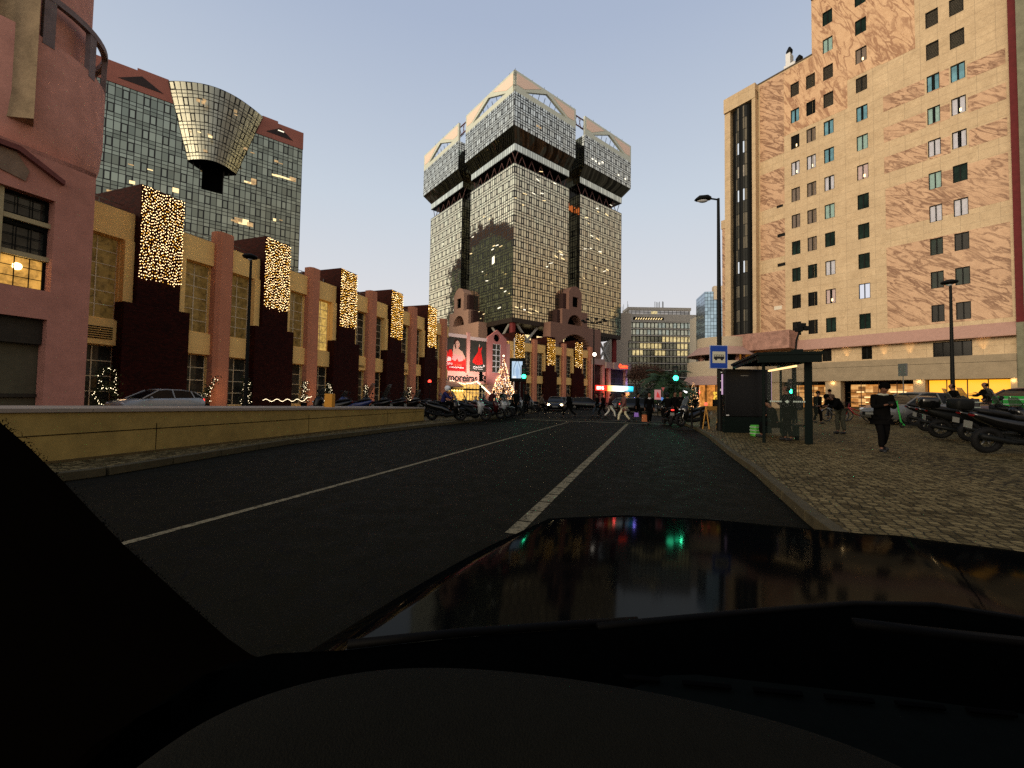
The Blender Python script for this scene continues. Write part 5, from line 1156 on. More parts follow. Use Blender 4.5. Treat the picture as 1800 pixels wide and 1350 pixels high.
def person(label, loc, faz, h=1.72, stride=0.0, lean=0.0, arms='down', top=(0.0028, 0.0026, 0.0024), bot=(0.0032, 0.003, 0.003), coat=0, hood=False, seat=False, head_down=0.0, fat=1.0, shoe=None, helmet=None, hair=None, curly=False, group='people on foot around the crossing', topn=None):
    t_ = thing('person', label, 'person', loc, group)
    k = h / 1.72
    def V(x, y, z_): return Vector((x, y, z_)) * k       # y forward, x right
    hipz = 0.93 - abs(stride) * 0.10; pel = V(0, 0, hipz)
    if seat: hipz = 0.50; pel = V(0, 0, hipz)
    cl, sl_ = math.cos(lean), math.sin(lean)
    def up(x, y, z_): return V(x, y * cl + z_ * sl_, hipz + z_ * cl - y * sl_)   # torso frame
    legs = []
    for sg in (-1, 1):
        hip = V(0.09 * sg, 0, hipz - 0.04)
        f = stride / 2 * sg
        if seat: knee = V(0.12 * sg, 0.44, 0.50); ank = V(0.12 * sg, 0.42, 0.09)
        else:
            ank = V(0.085 * sg, f, 0.09 + (0.05 if f < -0.1 else 0)); knee = hip.lerp(ank, 0.5) + V(0, 0.05 + abs(stride) * 0.10, 0.0)
        toe = ank + V(0.01 * sg, 0.16, -0.045 if f >= -0.1 else -0.07)
        legs.append((hip, knee, ank, toe))
    sh = [up(-0.175, 0.0, 0.50), up(0.175, 0.0, 0.50)]
    arm = []
    for i, sg in enumerate((-1, 1)):
        s = sh[i]
        if arms == 'phone': el = s + V(0.05 * sg, 0.06, -0.27); wr = V(0.05 * sg, 0.30, 0) + Vector((0, 0, (s.z) - 0.20 * k)); 
        elif arms == 'handle': el = s + V(0.08 * sg, 0.17, -0.20); wr = V(0.26 * sg, 0.50, 0) + Vector((0, s.y * 0.6, s.z - 0.24 * k))
        elif arms == 'pocket': el = s + V(0.09 * sg, -0.07, -0.28); wr = s + V(0.0 * sg, 0.08, -0.50)
        elif arms == 'point': el = s + V(0.03 * sg, 0.16, -0.22); wr = s + V(-0.02 * sg, 0.40, -0.12 - 0.1 * i)
        elif arms == 'hold': el = s + V(0.03 * sg, 0.02 + 0.1, -0.25); wr = s + V(-0.02 * sg, 0.34 + lean * 0.1, -0.24)
        else:
            sw = -stride * 0.35 * sg; el = s + V(0.05 * sg, sw * 0.5 - 0.02, -0.28); wr = s + V(0.05 * sg, sw + 0.04, -0.53)
        arm.append((s, el, wr))
    neck = up(0, 0.01, 0.56); h0 = up(0, 0.03 + head_down * 0.03, 0.64); hd = lean + head_down
    def hp(y, z_): return h0 + V(0, y * math.cos(hd) + z_ * math.sin(hd), z_ * math.cos(hd) - y * math.sin(hd))
    # body: one skin
    v = [(pel, (0.14 * k, 0.10 * k)), (up(0, 0, 0.18), (0.125 * k, 0.09 * k)), (up(0, 0, 0.38), (0.14 * k, 0.10 * k)), (up(0, 0, 0.50), (0.10 * k, 0.08 * k)), (neck, 0.055 * k), (hp(0, 0), 0.062 * k), (hp(0.012, 0.07), (0.075 * k, 0.088 * k)), (hp(0.0, 0.14), (0.074 * k, 0.088 * k)), (hp(-0.005, 0.195), 0.045 * k)]
    e = [(i, i + 1) for i in range(8)]
    for hip, knee, ank, toe in legs:
        n = len(v); v += [(hip, 0.08 * k), (knee, 0.055 * k), (ank, 0.033 * k), (toe, 0.018 * k)]; e += [(0, n), (n, n + 1), (n + 1, n + 2), (n + 2, n + 3)]
    hands = []
    for i, (s, el, wr) in enumerate(arm):
        n = len(v); d = (wr - el).normalized(); palm = wr + d * 0.06 * k
        v += [(s, 0.05 * k), (el, 0.038 * k), (wr, 0.026 * k), (palm, (0.034 * k, 0.018 * k))]; e += [(3, n), (n, n + 1), (n + 1, n + 2), (n + 2, n + 3)]
        side = d.cross(Vector((0, 0, 1))); side = side.normalized() if side.length > 0.1 else Vector((0, 1, 0)); dn = d.cross(side).normalized()
        for q, (off, ln) in enumerate(((-0.03, 0.062), (-0.01, 0.075), (0.01, 0.07), (0.028, 0.055))):
            m_ = len(v); p1 = palm + (d * 0.035 + side * off) * k; p2 = p1 + (d * ln * 0.6 + dn * 0.02) * k
            v += [(p1, 0.009 * k), (p2, 0.008 * k)]; e += [(n + 3, m_), (m_, m_ + 1)]
        m_ = len(v); sd_ = 1 if i == 0 else -1
        v += [(wr + (d * 0.03 + side * 0.04 * sd_) * k, 0.011 * k), (wr + (d * 0.075 + side * 0.055 * sd_) * k, 0.009 * k)]; e += [(n + 2, m_), (m_, m_ + 1)]
        hands.append(palm)
    n = len(v); v += [(hp(0.095, 0.085), 0.016 * k)]; e += [(6, n)]
    for sg in (-1, 1): n = len(v); v += [(hp(0.0, 0.09) + V(0.082 * sg, 0, 0), 0.014 * k)]; e += [(6, n)]
    skin('body', v, e, skinm, t_)
    f_ = fat
    tm = cloth(topn or ('%d_%d_%d' % tuple(int(c * 1000) for c in top)), top); bm_ = cloth('%d_%d_%d' % tuple(int(c * 1000) for c in bot), bot)
    v = [(up(0, 0, -0.02 if coat < 0.2 else 0.0), (0.18 * k * f_, 0.135 * k * f_)), (up(0, 0, 0.16), (0.165 * k * f_, 0.125 * k * f_)), (up(0, 0, 0.38), (0.185 * k * f_, 0.14 * k * f_)), (up(0, 0, 0.495), (0.14 * k, 0.11 * k)), (up(0, 0.0, 0.565), 0.075 * k)]
    e = [(0, 1), (1, 2), (2, 3), (3, 4)]
    if coat: n = len(v); v += [(V(0, 0, hipz - coat * 0.5), (0.175 * k * f_, 0.135 * k * f_)), (V(0, 0, hipz - coat), (0.18 * k * f_, 0.145 * k * f_))]; e += [(0, n), (n, n + 1)]
    for s, el, wr in arm:
        n = len(v); v += [(s, 0.075 * k * f_), (el, 0.062 * k * f_), (wr - (wr - el).normalized() * 0.02 * k, 0.045 * k)]; e += [(3, n), (n, n + 1), (n + 1, n + 2)]
    skin('jacket' if coat < 0.3 else 'coat', v, e, tm, t_)
    v = [(pel + V(0, 0, 0.02), (0.155 * k, 0.12 * k))]; e = []
    for hip, knee, ank, toe in legs:
        n = len(v); v += [(hip, 0.098 * k), (knee, 0.075 * k), (ank + V(0, 0, 0.03), 0.062 * k)]; e += [(0, n), (n, n + 1), (n + 1, n + 2)]
    skin('trousers', v, e, bm_, t_)
    for hip, knee, ank, toe in legs: skin('shoe', [(ank + V(0, -0.05, -0.03), 0.058 * k), (ank + V(0, 0.06, -0.04), 0.055 * k), (toe + V(0, 0.03, 0.005), 0.048 * k)], [(0, 1), (1, 2)], shoe or shoem, t_)
    if helmet:
        mb = MB(); c = hp(0.0, 0.12); mb.ball(c, 0.145 * k, 16, 10, (0.95, 1.05, 1.0)); ho = mb.build('helmet', helmet, None, smooth=True); ho.parent = t_
        mb = MB(); mb.ball(hp(0.045, 0.10), 0.125 * k, 12, 8, (0.85, 0.9, 0.55)); ho = mb.build('visor', black, None, smooth=True); ho.parent = t_
    elif hood:
        v = [(hp(-0.02, 0.0), 0.10 * k), (hp(-0.03, 0.09), 0.115 * k), (hp(-0.02, 0.17), 0.09 * k)]; skin('hood', v, [(0, 1), (1, 2)], tm, t_)
    else:
        mb = MB()
        for q in range(150 if curly else 60):
            a = random.uniform(0, 6.283); ph = math.acos(random.uniform(-0.35, 1)); fy = math.sin(ph) * math.cos(a)
            if fy > 0.25 and math.cos(ph) < (0.35 if curly else 0.55): continue
            e = 0.012 if curly else 0.0
            mb.ball(hp(-0.012 + (0.088 + e) * fy, 0.118 + (0.092 + e) * math.cos(ph)) + V((0.078 + e) * math.sin(ph) * math.sin(a), 0, 0), random.uniform(0.018, 0.034) * k if curly else 0.028 * k, 6, 4)
        mb.ball(hp(-0.022, 0.125), 0.088 * k, 12, 8, (0.92, 1.0, 1.0))
        ho = mb.build('hair', hair or hairm, None, smooth=True); ho.parent = t_
    t_['hp'] = 0; del t_['hp']
    # turn to facing azimuth
    t_.rotation_euler = (0, 0, -R(faz))
    return t_, hands, hp, up
def world_of(t_, p): return Vector(t_.location) + Matrix.Rotation(t_.rotation_euler.z, 4, 'Z') @ Vector(p)
random.seed(31)
def gp(px, py, pave=True): return gnd(px, py, pave)
# man with a phone
t_, hands, hp, up = person('curly haired man in black jacket looking down at a phone, walking on the pavement', gp(1551, 795), 196, 1.72, 0.28, 0.06, 'phone', head_down=0.55, curly=True, fat=1.13, coat=0.12)
for sg in (-1, 1):
    mb = MB(); mb.ball(hp(0.078, 0.095) + Vector((0.03 * sg, 0, 0)), 0.012, 8, 6); e_ = mb.build('eye', black, None); e_.parent = t_
mb = MB(); mb.tube([hp(0.085, 0.035) + Vector((-0.022, 0, 0)), hp(0.092, 0.033), hp(0.085, 0.035) + Vector((0.022, 0, 0))], 0.006, 5); e_ = mb.build('mouth', plain('lips', (0.2, 0.07, 0.06), 0.5, var=0), None); e_.parent = t_
v = [(up(-0.13, 0.0, 0.53), 0.035), (up(-0.07, 0.07, 0.57), 0.03), (up(0, 0.09, 0.55), 0.026), (up(0.07, 0.07, 0.57), 0.03), (up(0.13, 0.0, 0.53), 0.035)]
skin('pale_collar', v, [(0, 1), (1, 2), (2, 3), (3, 4)], cloth('collar', (0.30, 0.30, 0.24)), t_)
pc = (hands[0] + hands[1]) / 2 + Vector((0, 0.06, 0.03)); pc = world_of(t_, pc)
ph = thing('phone', 'dark phone in the hands of the curly haired man', 'phone', pc)
mb = MB(); mb.box(pc.x - 0.075, pc.x + 0.075, pc.y - 0.006, pc.y + 0.006, pc.z - 0.036, pc.z + 0.036); mb.build('case', darkmet, ph, bevel=0.004)
# man bending forward
person('man in dark jacket and grey green trousers bending forward beside a bicycle', gp(1479, 763), 262, 1.74, 0.10, 0.80, 'hold', bot=(0.045, 0.045, 0.032), fat=1.15, head_down=0.5)
person('person in a dark coat walking behind the thick shelter post', gp(1437, 745), 80, 1.66, 0.25, 0.05, 'down', coat=0.4)
person('person with dark hair beyond the bending man, before the lit shop', gp(1459, 736), 20, 1.75, 0.1, 0.0, 'down', top=(0.05, 0.03, 0.02))
# shelter
person('hooded person with a rucksack standing under the bus shelter', gp(1386, 775), 285, 1.70, 0.10, 0.04, 'phone', hood=True, coat=0.14, fat=1.2)
t0 = bpy.context.scene.objects
seatp = gp(1364, 771); seatp.z = gz(seatp.x, seatp.y)
person('dark clothed person seated on the shelter bench beside the advertising panel', Vector((9.0, 14.1, gz(9.0, 14.1))), 288, 1.68, 0, 0.25, 'phone', seat=True, head_down=0.3)
# rucksack
rk = thing('rucksack', 'dark rucksack on the back of the hooded person in the shelter', 'rucksack', gp(1386, 775) + Vector((0.26, -0.08, 1.2)))
c = rk.location; mb = MB(); mb.loft([(c.x - 0.09, c.y, c.z, 0.13, 0.20), (c.x, c.y, c.z, 0.155, 0.235), (c.x + 0.08, c.y, c.z - 0.02, 0.13, 0.20)], 14, 3); mb.build('bag', cloth('bag', (0.014, 0.014, 0.016)), rk, smooth=True)
# silhouettes before the yellow window
p = Vector((19.2, 17.9, 0)); p.z = gz(p.x, p.y); person('long haired woman in dark clothes against the yellow window, near the lamp post', p, 290, 1.76, 0.15, 0.1, 'pocket', coat=0.2, hood=True)
p = Vector((20.3, 17.6, 0)); p.z = gz(p.x, p.y); person('woman gesturing with one arm against the yellow window', p, 285, 1.78, 0.15, 0.1, 'point', coat=0.2, hood=True)
# the crossing
def gx(px, py): return gnd(px, py)
person('person in a beige grey coat striding at the left end of the crossing', gx(951, 729), 100, 1.70, 0.75, 0.08, 'down', top=(0.10, 0.075, 0.055), coat=0.32)
person('person in black carrying a large dark bundle, mid stride on the crossing', gx(1001, 734), 262, 1.78, 0.85, 0.12, 'down', fat=1.3, coat=0.2)
b1, *_ = person('person in dark jeans at the left of the crossing pair', gx(1050, 733), 265, 1.72, 0.6, 0.05, 'down', bot=(0.03, 0.04, 0.05), coat=0.1)
person('person in black at the right of the crossing pair', gx(1060, 733.5), 265, 1.76, 0.6, 0.05, 'down', coat=0.1)
person('person in dark top and white trousers crossing', gx(1072, 735), 95, 1.68, 0.72, 0.05, 'down', bot=(0.48, 0.44, 0.38), top=(0.03, 0.012, 0.012))
person('person in a reddish brown coat and cream trousers on the crossing', gx(1097, 742.5), 262, 1.72, 0.62, 0.05, 'down', top=(0.13, 0.055, 0.045), bot=(0.50, 0.45, 0.30), coat=0.30)
person('person in long dark coat with a purple bag stepping off the crossing', gx(1120, 739), 95, 1.76, 0.5, 0.04, 'down', coat=0.35)
person('person in long black coat and pale scarf walking towards the camera', gx(1141, 746), 182, 1.70, 0.25, 0.02, 'down', coat=0.5)
person('dark figure waiting at the right kerb beneath the green signal', gx(1196, 747.5), 180, 1.78, 0.1, 0, 'pocket', coat=0.3)
person('tall dark figure waiting behind the scooter rider', gx(1186, 742), 170, 1.80, 0.1, 0, 'pocket', coat=0.3)
for px, py, lb, az in ((905, 731, 'person in black standing among the parked scooters left of the signal', 150), (925, 729, 'person in dark clothes standing right of the left signal post', 200), (862, 731, 'person in dark red jacket leaning over a parked scooter', 30), (884, 727, 'person in black in front of the Christmas tree', 180)):
    person(lb, gp(px, py), az, 1.70, 0.15, 0.1 if '862' not in str(px) else 0.5, 'pocket', top=(0.05, 0.012, 0.012) if px == 862 else (0.005, 0.005, 0.005))
random.seed(9)
for i, (px, Y) in enumerate([(1012, 60), (1030, 66), (905, 58), (1208, 44), (1222, 42)]):
    q = at(px, 700, Y); q.z = 0.02
    person(['far person near the lamp mast base', 'far person before the red fascia', 'far person beside the tree foot', 'far person left of the round shop', 'far person right before the round shop window'][i], q, random.uniform(0, 360), 1.7, 0.4)
for (px, py, col, lb, w_, h_, dx) in ((1118.5, 729, (0.32, 0.18, 0.62), 'small purple bag carried at the crossing', 0.24, 0.24, 0), (1133.5, 735, (0.42, 0.13, 0.05), 'orange shopping bag carried by the person in the pale scarf', 0.30, 0.38, 0)):
    c = at(px, py, 24.3 if px < 1120 else 22.6); t_ = thing('shopping_bag', lb, 'bag', c)
    mb = MB(); 
    for sz_ in (0,): mb.prism([c + Vector((-w_ / 2, -0.06, -h_ / 2)), c + Vector((w_ / 2, -0.06, -h_ / 2)), c + Vector((w_ / 2 * .9, -0.04, h_ / 2)), c + Vector((-w_ / 2 * .9, -0.04, h_ / 2))], (0, 0.12, 0))
    mb.build('bag', plain('bag_%d' % px, col, 0.5, var=0.1, emit=col, es=0.0), t_); mb = MB(); mb.tube([c + Vector((-w_ / 4, 0, h_ / 2)), c + Vector((0, 0, h_ / 2 + 0.15)), c + Vector((w_ / 4, 0, h_ / 2))], 0.01, 4); mb.build('handle', darkmet, t_)
p = gx(1141, 746); sc_ = skin('scarf', [(Vector((-0.08, 0.04, 1.44)), 0.05), (Vector((0, 0.09, 1.40)), 0.04), (Vector((0.08, 0.04, 1.44)), 0.05)], [(0, 1), (1, 2)], cloth('scarf', (0.45, 0.42, 0.40)), [o for o in C.objects if o.get('label', '').startswith('person in long black coat and pale')][0])
# ---------------------------------------------------------------- two-wheelers
rubber = plain('tyre_rubber', (0.004, 0.004, 0.004), 0.75, var=0, world=False); chrome = plain('chrome', (0.30, 0.30, 0.28), 0.3, metal=1, var=0); rimm = plain('rim_alloy', (0.12, 0.115, 0.10), 0.4, metal=0.7, var=0)
def paintm(n, c, r=0.22): return plain('vehicle_paint_' + n, c, r, metal=0.1, var=0.05, coat=0.45, world=False)
blk = paintm('black', (0.003, 0.003, 0.003)); whtp = paintm('white', (0.30, 0.31, 0.30)); sil = paintm('silver', (0.10, 0.10, 0.095)); redp = paintm('red', (0.22, 0.008, 0.008)); grn = paintm('green', (0.03, 0.28, 0.05)); blu = paintm('blue', (0.02, 0.03, 0.10))
seatm = plain('seat_vinyl', (0.005, 0.0048, 0.0045), 0.6, var=0); taill = emis('tail_red', (1, 0.03, 0.02), 2.5, False); lensm = plain('lamp_lens', (0.5, 0.5, 0.5), 0.1, var=0)
screenm, nt_, b_s = newmat('smoked_screen'); b_s.inputs['Base Color'].default_value = (0.05, 0.055, 0.05, 1); b_s.inputs['Roughness'].default_value = 0.08; b_s.inputs['Alpha'].default_value = 0.55
def wheel2(t_, x, Rr=0.31, r=0.07, nm='wheel', rim=rimm, spokes=5, thin=False):
    mb = MB(); mb.torus((x, 0, Rr), Rr - r, r, 'y', 28, 10); wo = mb.build(nm, rubber, t_, smooth=True)
    mb = MB(); mb.torus((x, 0, Rr), Rr - r * 1.75, 0.02 if not thin else 0.012, 'y', 28, 6); mb.lathe((x, 0, Rr), [(0.045, -0.05), (0.045, 0.05)], 10, 'y')
    for k in range(spokes):
        a = 2 * math.pi * k / spokes; mb.tube([(x + 0.03 * math.cos(a), 0, Rr + 0.03 * math.sin(a)), (x + (Rr - r * 1.6) * math.cos(a + 0.2), 0, Rr + (Rr - r * 1.6) * math.sin(a + 0.2))], 0.018 if not thin else 0.003, 5)
    ro = mb.build('rim', rim, wo, smooth=True); return wo
def scooter(name, label, body, screen=0.42, box=False, white_front=None, grp='motor scooters parked on the pavements'):
    t_ = thing(name, label, 'scooter', (0, 0, 0), grp)
    wheel2(t_, 0.74, 0.30, 0.065, 'front_wheel'); wheel2(t_, -0.70, 0.29, 0.07, 'rear_wheel')
    mb = MB(); mb.loft([(-1.05, 0, 0.86, 0.05, 0.03), (-0.9, 0, 0.80, 0.12, 0.09), (-0.6, 0, 0.70, 0.17, 0.13), (-0.2, 0, 0.62, 0.19, 0.15), (0.1, 0, 0.50, 0.19, 0.16), (0.25, 0, 0.40, 0.17, 0.12)], 16, 2.6); mb.build('tail_body', body, t_, smooth=True)
    mb = MB(); mb.loft([(-0.35, 0, 0.30, 0.16, 0.07), (0.0, 0, 0.27, 0.2, 0.08), (0.35, 0, 0.30, 0.2, 0.09), (0.5, 0, 0.40, 0.16, 0.10)], 14, 3.2); mb.build('floor_board', darkmet, t_, smooth=True)
    mb = MB(); fm = white_front or body
    rows = []
    for (x, z_, hw, dp) in ((0.46, 0.30, 0.14, 0.10), (0.47, 0.5, 0.22, 0.13), (0.50, 0.72, 0.25, 0.17), (0.46, 0.9, 0.22, 0.16), (0.38, 1.02, 0.15, 0.10)):
        rows.append([(x + dp * math.cos(a) * 1.0, hw * math.sin(a), z_ + 0.04 * math.cos(a)) for a in [2 * math.pi * q / 16 for q in range(16)]])
    mb.grid(rows, True, True); mb.build('front_fairing', fm, t_, smooth=True)
    mb = MB(); mb.loft([(0.48, 0, 0.44, 0.07, 0.04), (0.62, 0, 0.60, 0.09, 0.04), (0.78, 0, 0.635, 0.085, 0.03), (0.98, 0, 0.56, 0.05, 0.02)], 12, 2); mb.build('front_mudguard', body, t_, smooth=True)
    mb = MB()
    for sg in (-1, 1): mb.tube([(0.74, 0.085 * sg, 0.30), (0.60, 0.085 * sg, 0.62), (0.50, 0.07 * sg, 0.75)], 0.024, 7)
    mb.build('fork', chrome, t_, smooth=True)
    mb = MB(); mb.loft([(-0.95, 0, 0.93, 0.09, 0.03), (-0.78, 0, 0.91, 0.15, 0.06), (-0.45, 0, 0.86, 0.16, 0.06), (-0.35, 0, 0.80, 0.16, 0.06), (-0.05, 0, 0.77, 0.15, 0.06), (0.12, 0, 0.74, 0.10, 0.04)], 14, 2.4); mb.build('seat', seatm, t_, smooth=True)
    mb = MB()
    rows = [[(0.46 - (z_ - 1.0) * 0.55 + 0.10 * math.cos(u * 1.3), w_ * math.sin(u * 1.3), z_) for u in [-1 + q / 4 for q in range(9)]] for z_, w_ in ((0.92, 0.17), (1.05, 0.20), (1.0 + screen * 0.6, 0.19), (1.0 + screen, 0.12))]
    mb.grid(rows); s_ = mb.build('windscreen', screenm, t_, smooth=True); s_.modifiers.new('s', 'SOLIDIFY').thickness = 0.005
    mb = MB(); mb.tube([(0.22, -0.36, 1.0), (0.30, -0.2, 1.03), (0.38, 0, 1.0), (0.30, 0.2, 1.03), (0.22, 0.36, 1.0)], 0.018, 7); mb.build('handlebar', darkmet, t_, smooth=True)
    for sg in (-1, 1):
        mb = MB(); mb.tube([(0.30, 0.22 * sg, 1.03), (0.36, 0.30 * sg, 1.22)], 0.008, 5); mb.ball((0.36, 0.33 * sg, 1.25), 0.07, 10, 6, (0.35, 1.1, 0.7)); mb.build('mirror', darkmet, t_, smooth=True)
        mb = MB(); mb.ball((0.64, 0.11 * sg, 0.80), 0.06, 10, 6, (0.7, 1.2, 0.6)); mb.build('headlight', lensm, t_, smooth=True)
    mb = MB(); mb.ball((-1.03, 0, 0.83), 0.05, 8, 5, (0.6, 1.6, 0.7)); mb.build('tail_light', plain('red_lens', (0.10, 0.004, 0.004), 0.2, var=0), t_)
    mb = MB(); mb.tube([(-0.15, -0.19, 0.28), (-0.45, -0.2, 0.3), (-0.98, -0.2, 0.42)], [0.03, 0.055, 0.06], 8); mb.build('exhaust', darkmet, t_, smooth=True)
    mb = MB(); mb.loft([(-0.72, 0.12, 0.30, 0.05, 0.06), (-0.3, 0.13, 0.33, 0.07, 0.1), (0.0, 0.12, 0.32, 0.06, 0.08)], 10, 2.5); mb.build('engine', darkmet, t_, smooth=True)
    mb = MB(); mb.box(-1.08, -1.07, -0.1, 0.1, 0.55, 0.70); mb.build('number_plate', plain('plate_white', (0.16, 0.16, 0.14), 0.5, var=0), t_)
    if box: mb = MB(); mb.loft([(-1.22, 0, 1.08, 0.17, 0.13), (-1.15, 0, 1.09, 0.21, 0.16), (-0.85, 0, 1.09, 0.21, 0.16), (-0.78, 0, 1.08, 0.17, 0.13)], 16, 5); mb.build('top_case', blk if body is not blk else darkmet, t_, smooth=True)
    return t_
protos = {}
def parked(px, py, az, sc_=1.0):
    w_ = gnd(px, py, True); a = R(az); c = w_ + Vector((math.sin(a), math.cos(a), 0)) * 0.70 * sc_; return Vector((c.x, c.y, gz(c.x, c.y)))
def put_scooter(key, kw, label, loc, az, lean=0.10, sc_=1.0):
    if key not in protos: protos[key] = scooter('scooter', label, **kw); o = protos[key]
    else: o = copy_tree(protos[key])
    o['label'] = label; o.location = loc; o.rotation_euler = (lean, 0, azrot(az)); o.scale = (sc_,) * 3
    return o
KB = dict(body=blk); KBX = dict(body=blk, box=True, screen=0.55); KW = dict(body=darkmet, white_front=whtp, screen=0.25); KS = dict(body=sil, screen=0.5); KR2 = dict(body=paintm('dark_red', (0.035, 0.003, 0.003)), screen=0.2); KBL = dict(body=blu, screen=0.3)
def mid(px, py, dx=0, dy=0): g_ = gnd(px, py, False); return Vector((g_.x + dx, g_.y + dy, 0.13))
rider_s = put_scooter('BX', dict(body=blk, screen=0.62), 'black maxi scooter with a rider at the end of the low wall', Vector((-3.3, 20.9, 0.13)), 88, 0.02)
person('scooter rider in dark blue jacket and white helmet at the end of the wall', Vector((-3.5, 20.9, 0.50)), 88, 1.76, 0, 0.28, 'handle', top=(0.02, 0.02, 0.075), helmet=plain('helmet_white', (0.6, 0.6, 0.6), 0.25, var=0), seat=True, group='people on foot around the crossing')
put_scooter('W', KW, 'white fronted scooter second from the end of the wall', Vector((-2.05, 21.4, 0.13)), 100)
put_scooter('R', KR2, 'dark red scooter third from the end of the wall', Vector((-1.35, 23.3, 0.13)), 92)
put_scooter('W', KW, 'white fronted scooter fourth from the end of the wall', Vector((-0.95, 24.7, 0.13)), 96)
put_scooter('S', KS, 'silver scooter with a tall windscreen fifth from the end of the wall', Vector((-0.75, 26.0, 0.13)), 100)
put_scooter('B', KB, 'black scooter sixth from the end of the wall, near the person in black', Vector((-0.3, 27.9, 0.13)), 98)
put_scooter('B', KB, 'black scooter with its front wheel towards the crossing, left of the signal post', Vector((-0.6, 30.2, 0.13)), 84)
put_scooter('W', KW, 'white fronted scooter partly behind the left signal post', Vector((0.3, 33.5, 0.13)), 95)
put_scooter('S', KS, 'silver scooter farthest along the left pavement', Vector((1.3, 37.0, 0.13)), 100)
for i, (px, Y, key, kw, lb) in enumerate([(577, 15.4, 'B', KB, 'black scooter behind the wall beside the yellow box'), (617, 15.6, 'BL', KBL, 'dark blue scooter behind the middle of the wall'), (655, 16.6, 'BT', dict(body=blk, screen=0.75), 'dark touring scooter with a wide windscreen behind the wall'), (684, 17.6, 'BT', None, 'black scooter with curved windscreen behind the wall end'), (716, 18.6, 'B', KB, 'black scooter just behind the last metre of the wall'), (737, 19.3, 'S', KS, 'silver scooter at the tip of the wall')]):
    s_, _z = W.sz(px, 700, -3.75); q = W.pt(s_, 0, -3.75); put_scooter(key, kw, lb, Vector((q.x, q.y, 0.13)), 275 + 7 * i, 0.1, 1.08)
# more scooters standing in a second row on the left pavement
more = [(765, 24.0, 'B', KB), (788, 25.2, 'S', KS), (806, 27.0, 'B', KB), (826, 28.0, 'W', KW), (843, 29.5, 'B', KB), (858, 31.5, 'BL', KBL), (874, 33.0, 'B', KB), (905, 36.5, 'B', KB), (930, 40.0, 'W', KW), (948, 43.0, 'B', KB)]
wh = ['just behind the rider', 'right of the rider', 'below the first letters', 'below the middle letters', 'below the dark signal', 'left of the Christmas tree', 'before the Christmas tree foot', 'below the street screen', 'right of the white pole', 'behind the striding person in beige']
for (px, Y, key, kw), w_ in zip(more, wh):
    q = at(px, 700, Y); put_scooter(key, kw, 'second row scooter parked on the left pavement, ' + w_, Vector((q.x, q.y, 0.13 if px < 900 else 0.02)), random.choice([82, 96, 105, 262]), random.choice([0.1, -0.08]), 1.0)
# right-hand group
def RS(px, py, **k): g_ = gnd(px, py, True); return g_
put_scooter('B', KB, 'black motor scooter nearest the camera at the lower right edge', parked(1730, 799, 104, 1.08), 101, 0.14, 1.08)
put_scooter('BK2', dict(body=darkmet, screen=0.5, box=True), 'black motor scooter second from the camera, behind the nearest one', parked(1655, 773, 112, 1.05), 118, 0.15, 1.05)
put_scooter('BX', KBX, 'black scooter with windscreen third in the right hand row', parked(1628, 760, 107), 107, 0.13)
put_scooter('BK', dict(body=blk, box=True, screen=0.3), 'black scooter carrying a big black top case in the right hand row', parked(1702, 778, 96), 96, 0.12)
put_scooter('BX', KBX, 'black scooter deepest in the right hand row, before the grey car', parked(1608, 750, 114), 114, 0.13)
put_scooter('W', KW, 'scooter with pale front near the green delivery box', parked(1770, 775, 104), 104, 0.12)
rs_ = put_scooter('B', KB, 'black scooter seen from behind with its rider on the right lane', gx(1173, 747), 8, 0.0)
person('scooter rider in black seen from behind on the right lane', gx(1173, 747) + Vector((0, -0.1, 0.36)), 8, 1.74, 0, 0.2, 'handle', helmet=darkmet, seat=True)
mb = MB(); c = gx(1173, 747) + Vector((-0.15, -1.12, 0.84)); mb.ball(c, 0.055, 8, 5, (1.6, 0.5, 0.7)); t_ = thing('tail_lamp', 'lit red tail lamp of the scooter on the right lane', 'lamp', c); mb.build('lens', taill, t_)
put_scooter('B', KB, 'black scooter parked by the kerb in front of the round corner shop', gnd(1224, 751, True) + Vector((0.1, 0.5, 0)), 250, 0.1)
def bag_box(label, c, w_, d_, h_, m, az=0, strap=True):
    t_ = thing('delivery_box', label, 'delivery box', c); a = R(-az); ux = Vector((math.cos(a), math.sin(a), 0)); uy = Vector((-ux.y, ux.x, 0))
    mb = MB(); mb.box(-w_ / 2, w_ / 2, -d_ / 2, d_ / 2, 0, h_, lambda x, y, z_: c + ux * x + uy * y + Vector((0, 0, z_))); o = mb.build('box', m, t_, bevel=0.03)
    mb = MB()
    for z_ in (0.22, 0.5, 0.78): mb.box(-w_ / 2 - 0.006, w_ / 2 + 0.006, -d_ / 2 - 0.006, d_ / 2 + 0.006, h_ * z_, h_ * z_ + 0.03, lambda x, y, q: c + ux * x + uy * y + Vector((0, 0, q)))
    mb.build('reflective_band', plain('band_grey', (0.25, 0.30, 0.25), 0.5, var=0), t_); return t_
q = at(1778, 712, 12.6); bag_box('bright green food delivery box on a scooter at the right edge', q - Vector((0, 0, 0.25)), 0.62, 0.55, 0.52, plain('delivery_green', (0.015, 0.22, 0.03), 0.5, var=0.2), 25)
q = at(1693, 716, 13.2); bag_box('large black delivery box in the middle of the right scooter row', q - Vector((0, 0, 0.30)), 0.55, 0.5, 0.58, blk, 15)
q = gp(1331, 767); bag_box('green and cream shopping box on the ground beside the shelter panel', q, 0.36, 0.28, 0.40, plain('bag_green', (0.06, 0.30, 0.04), 0.5, var=0.6, scale=4), -10)
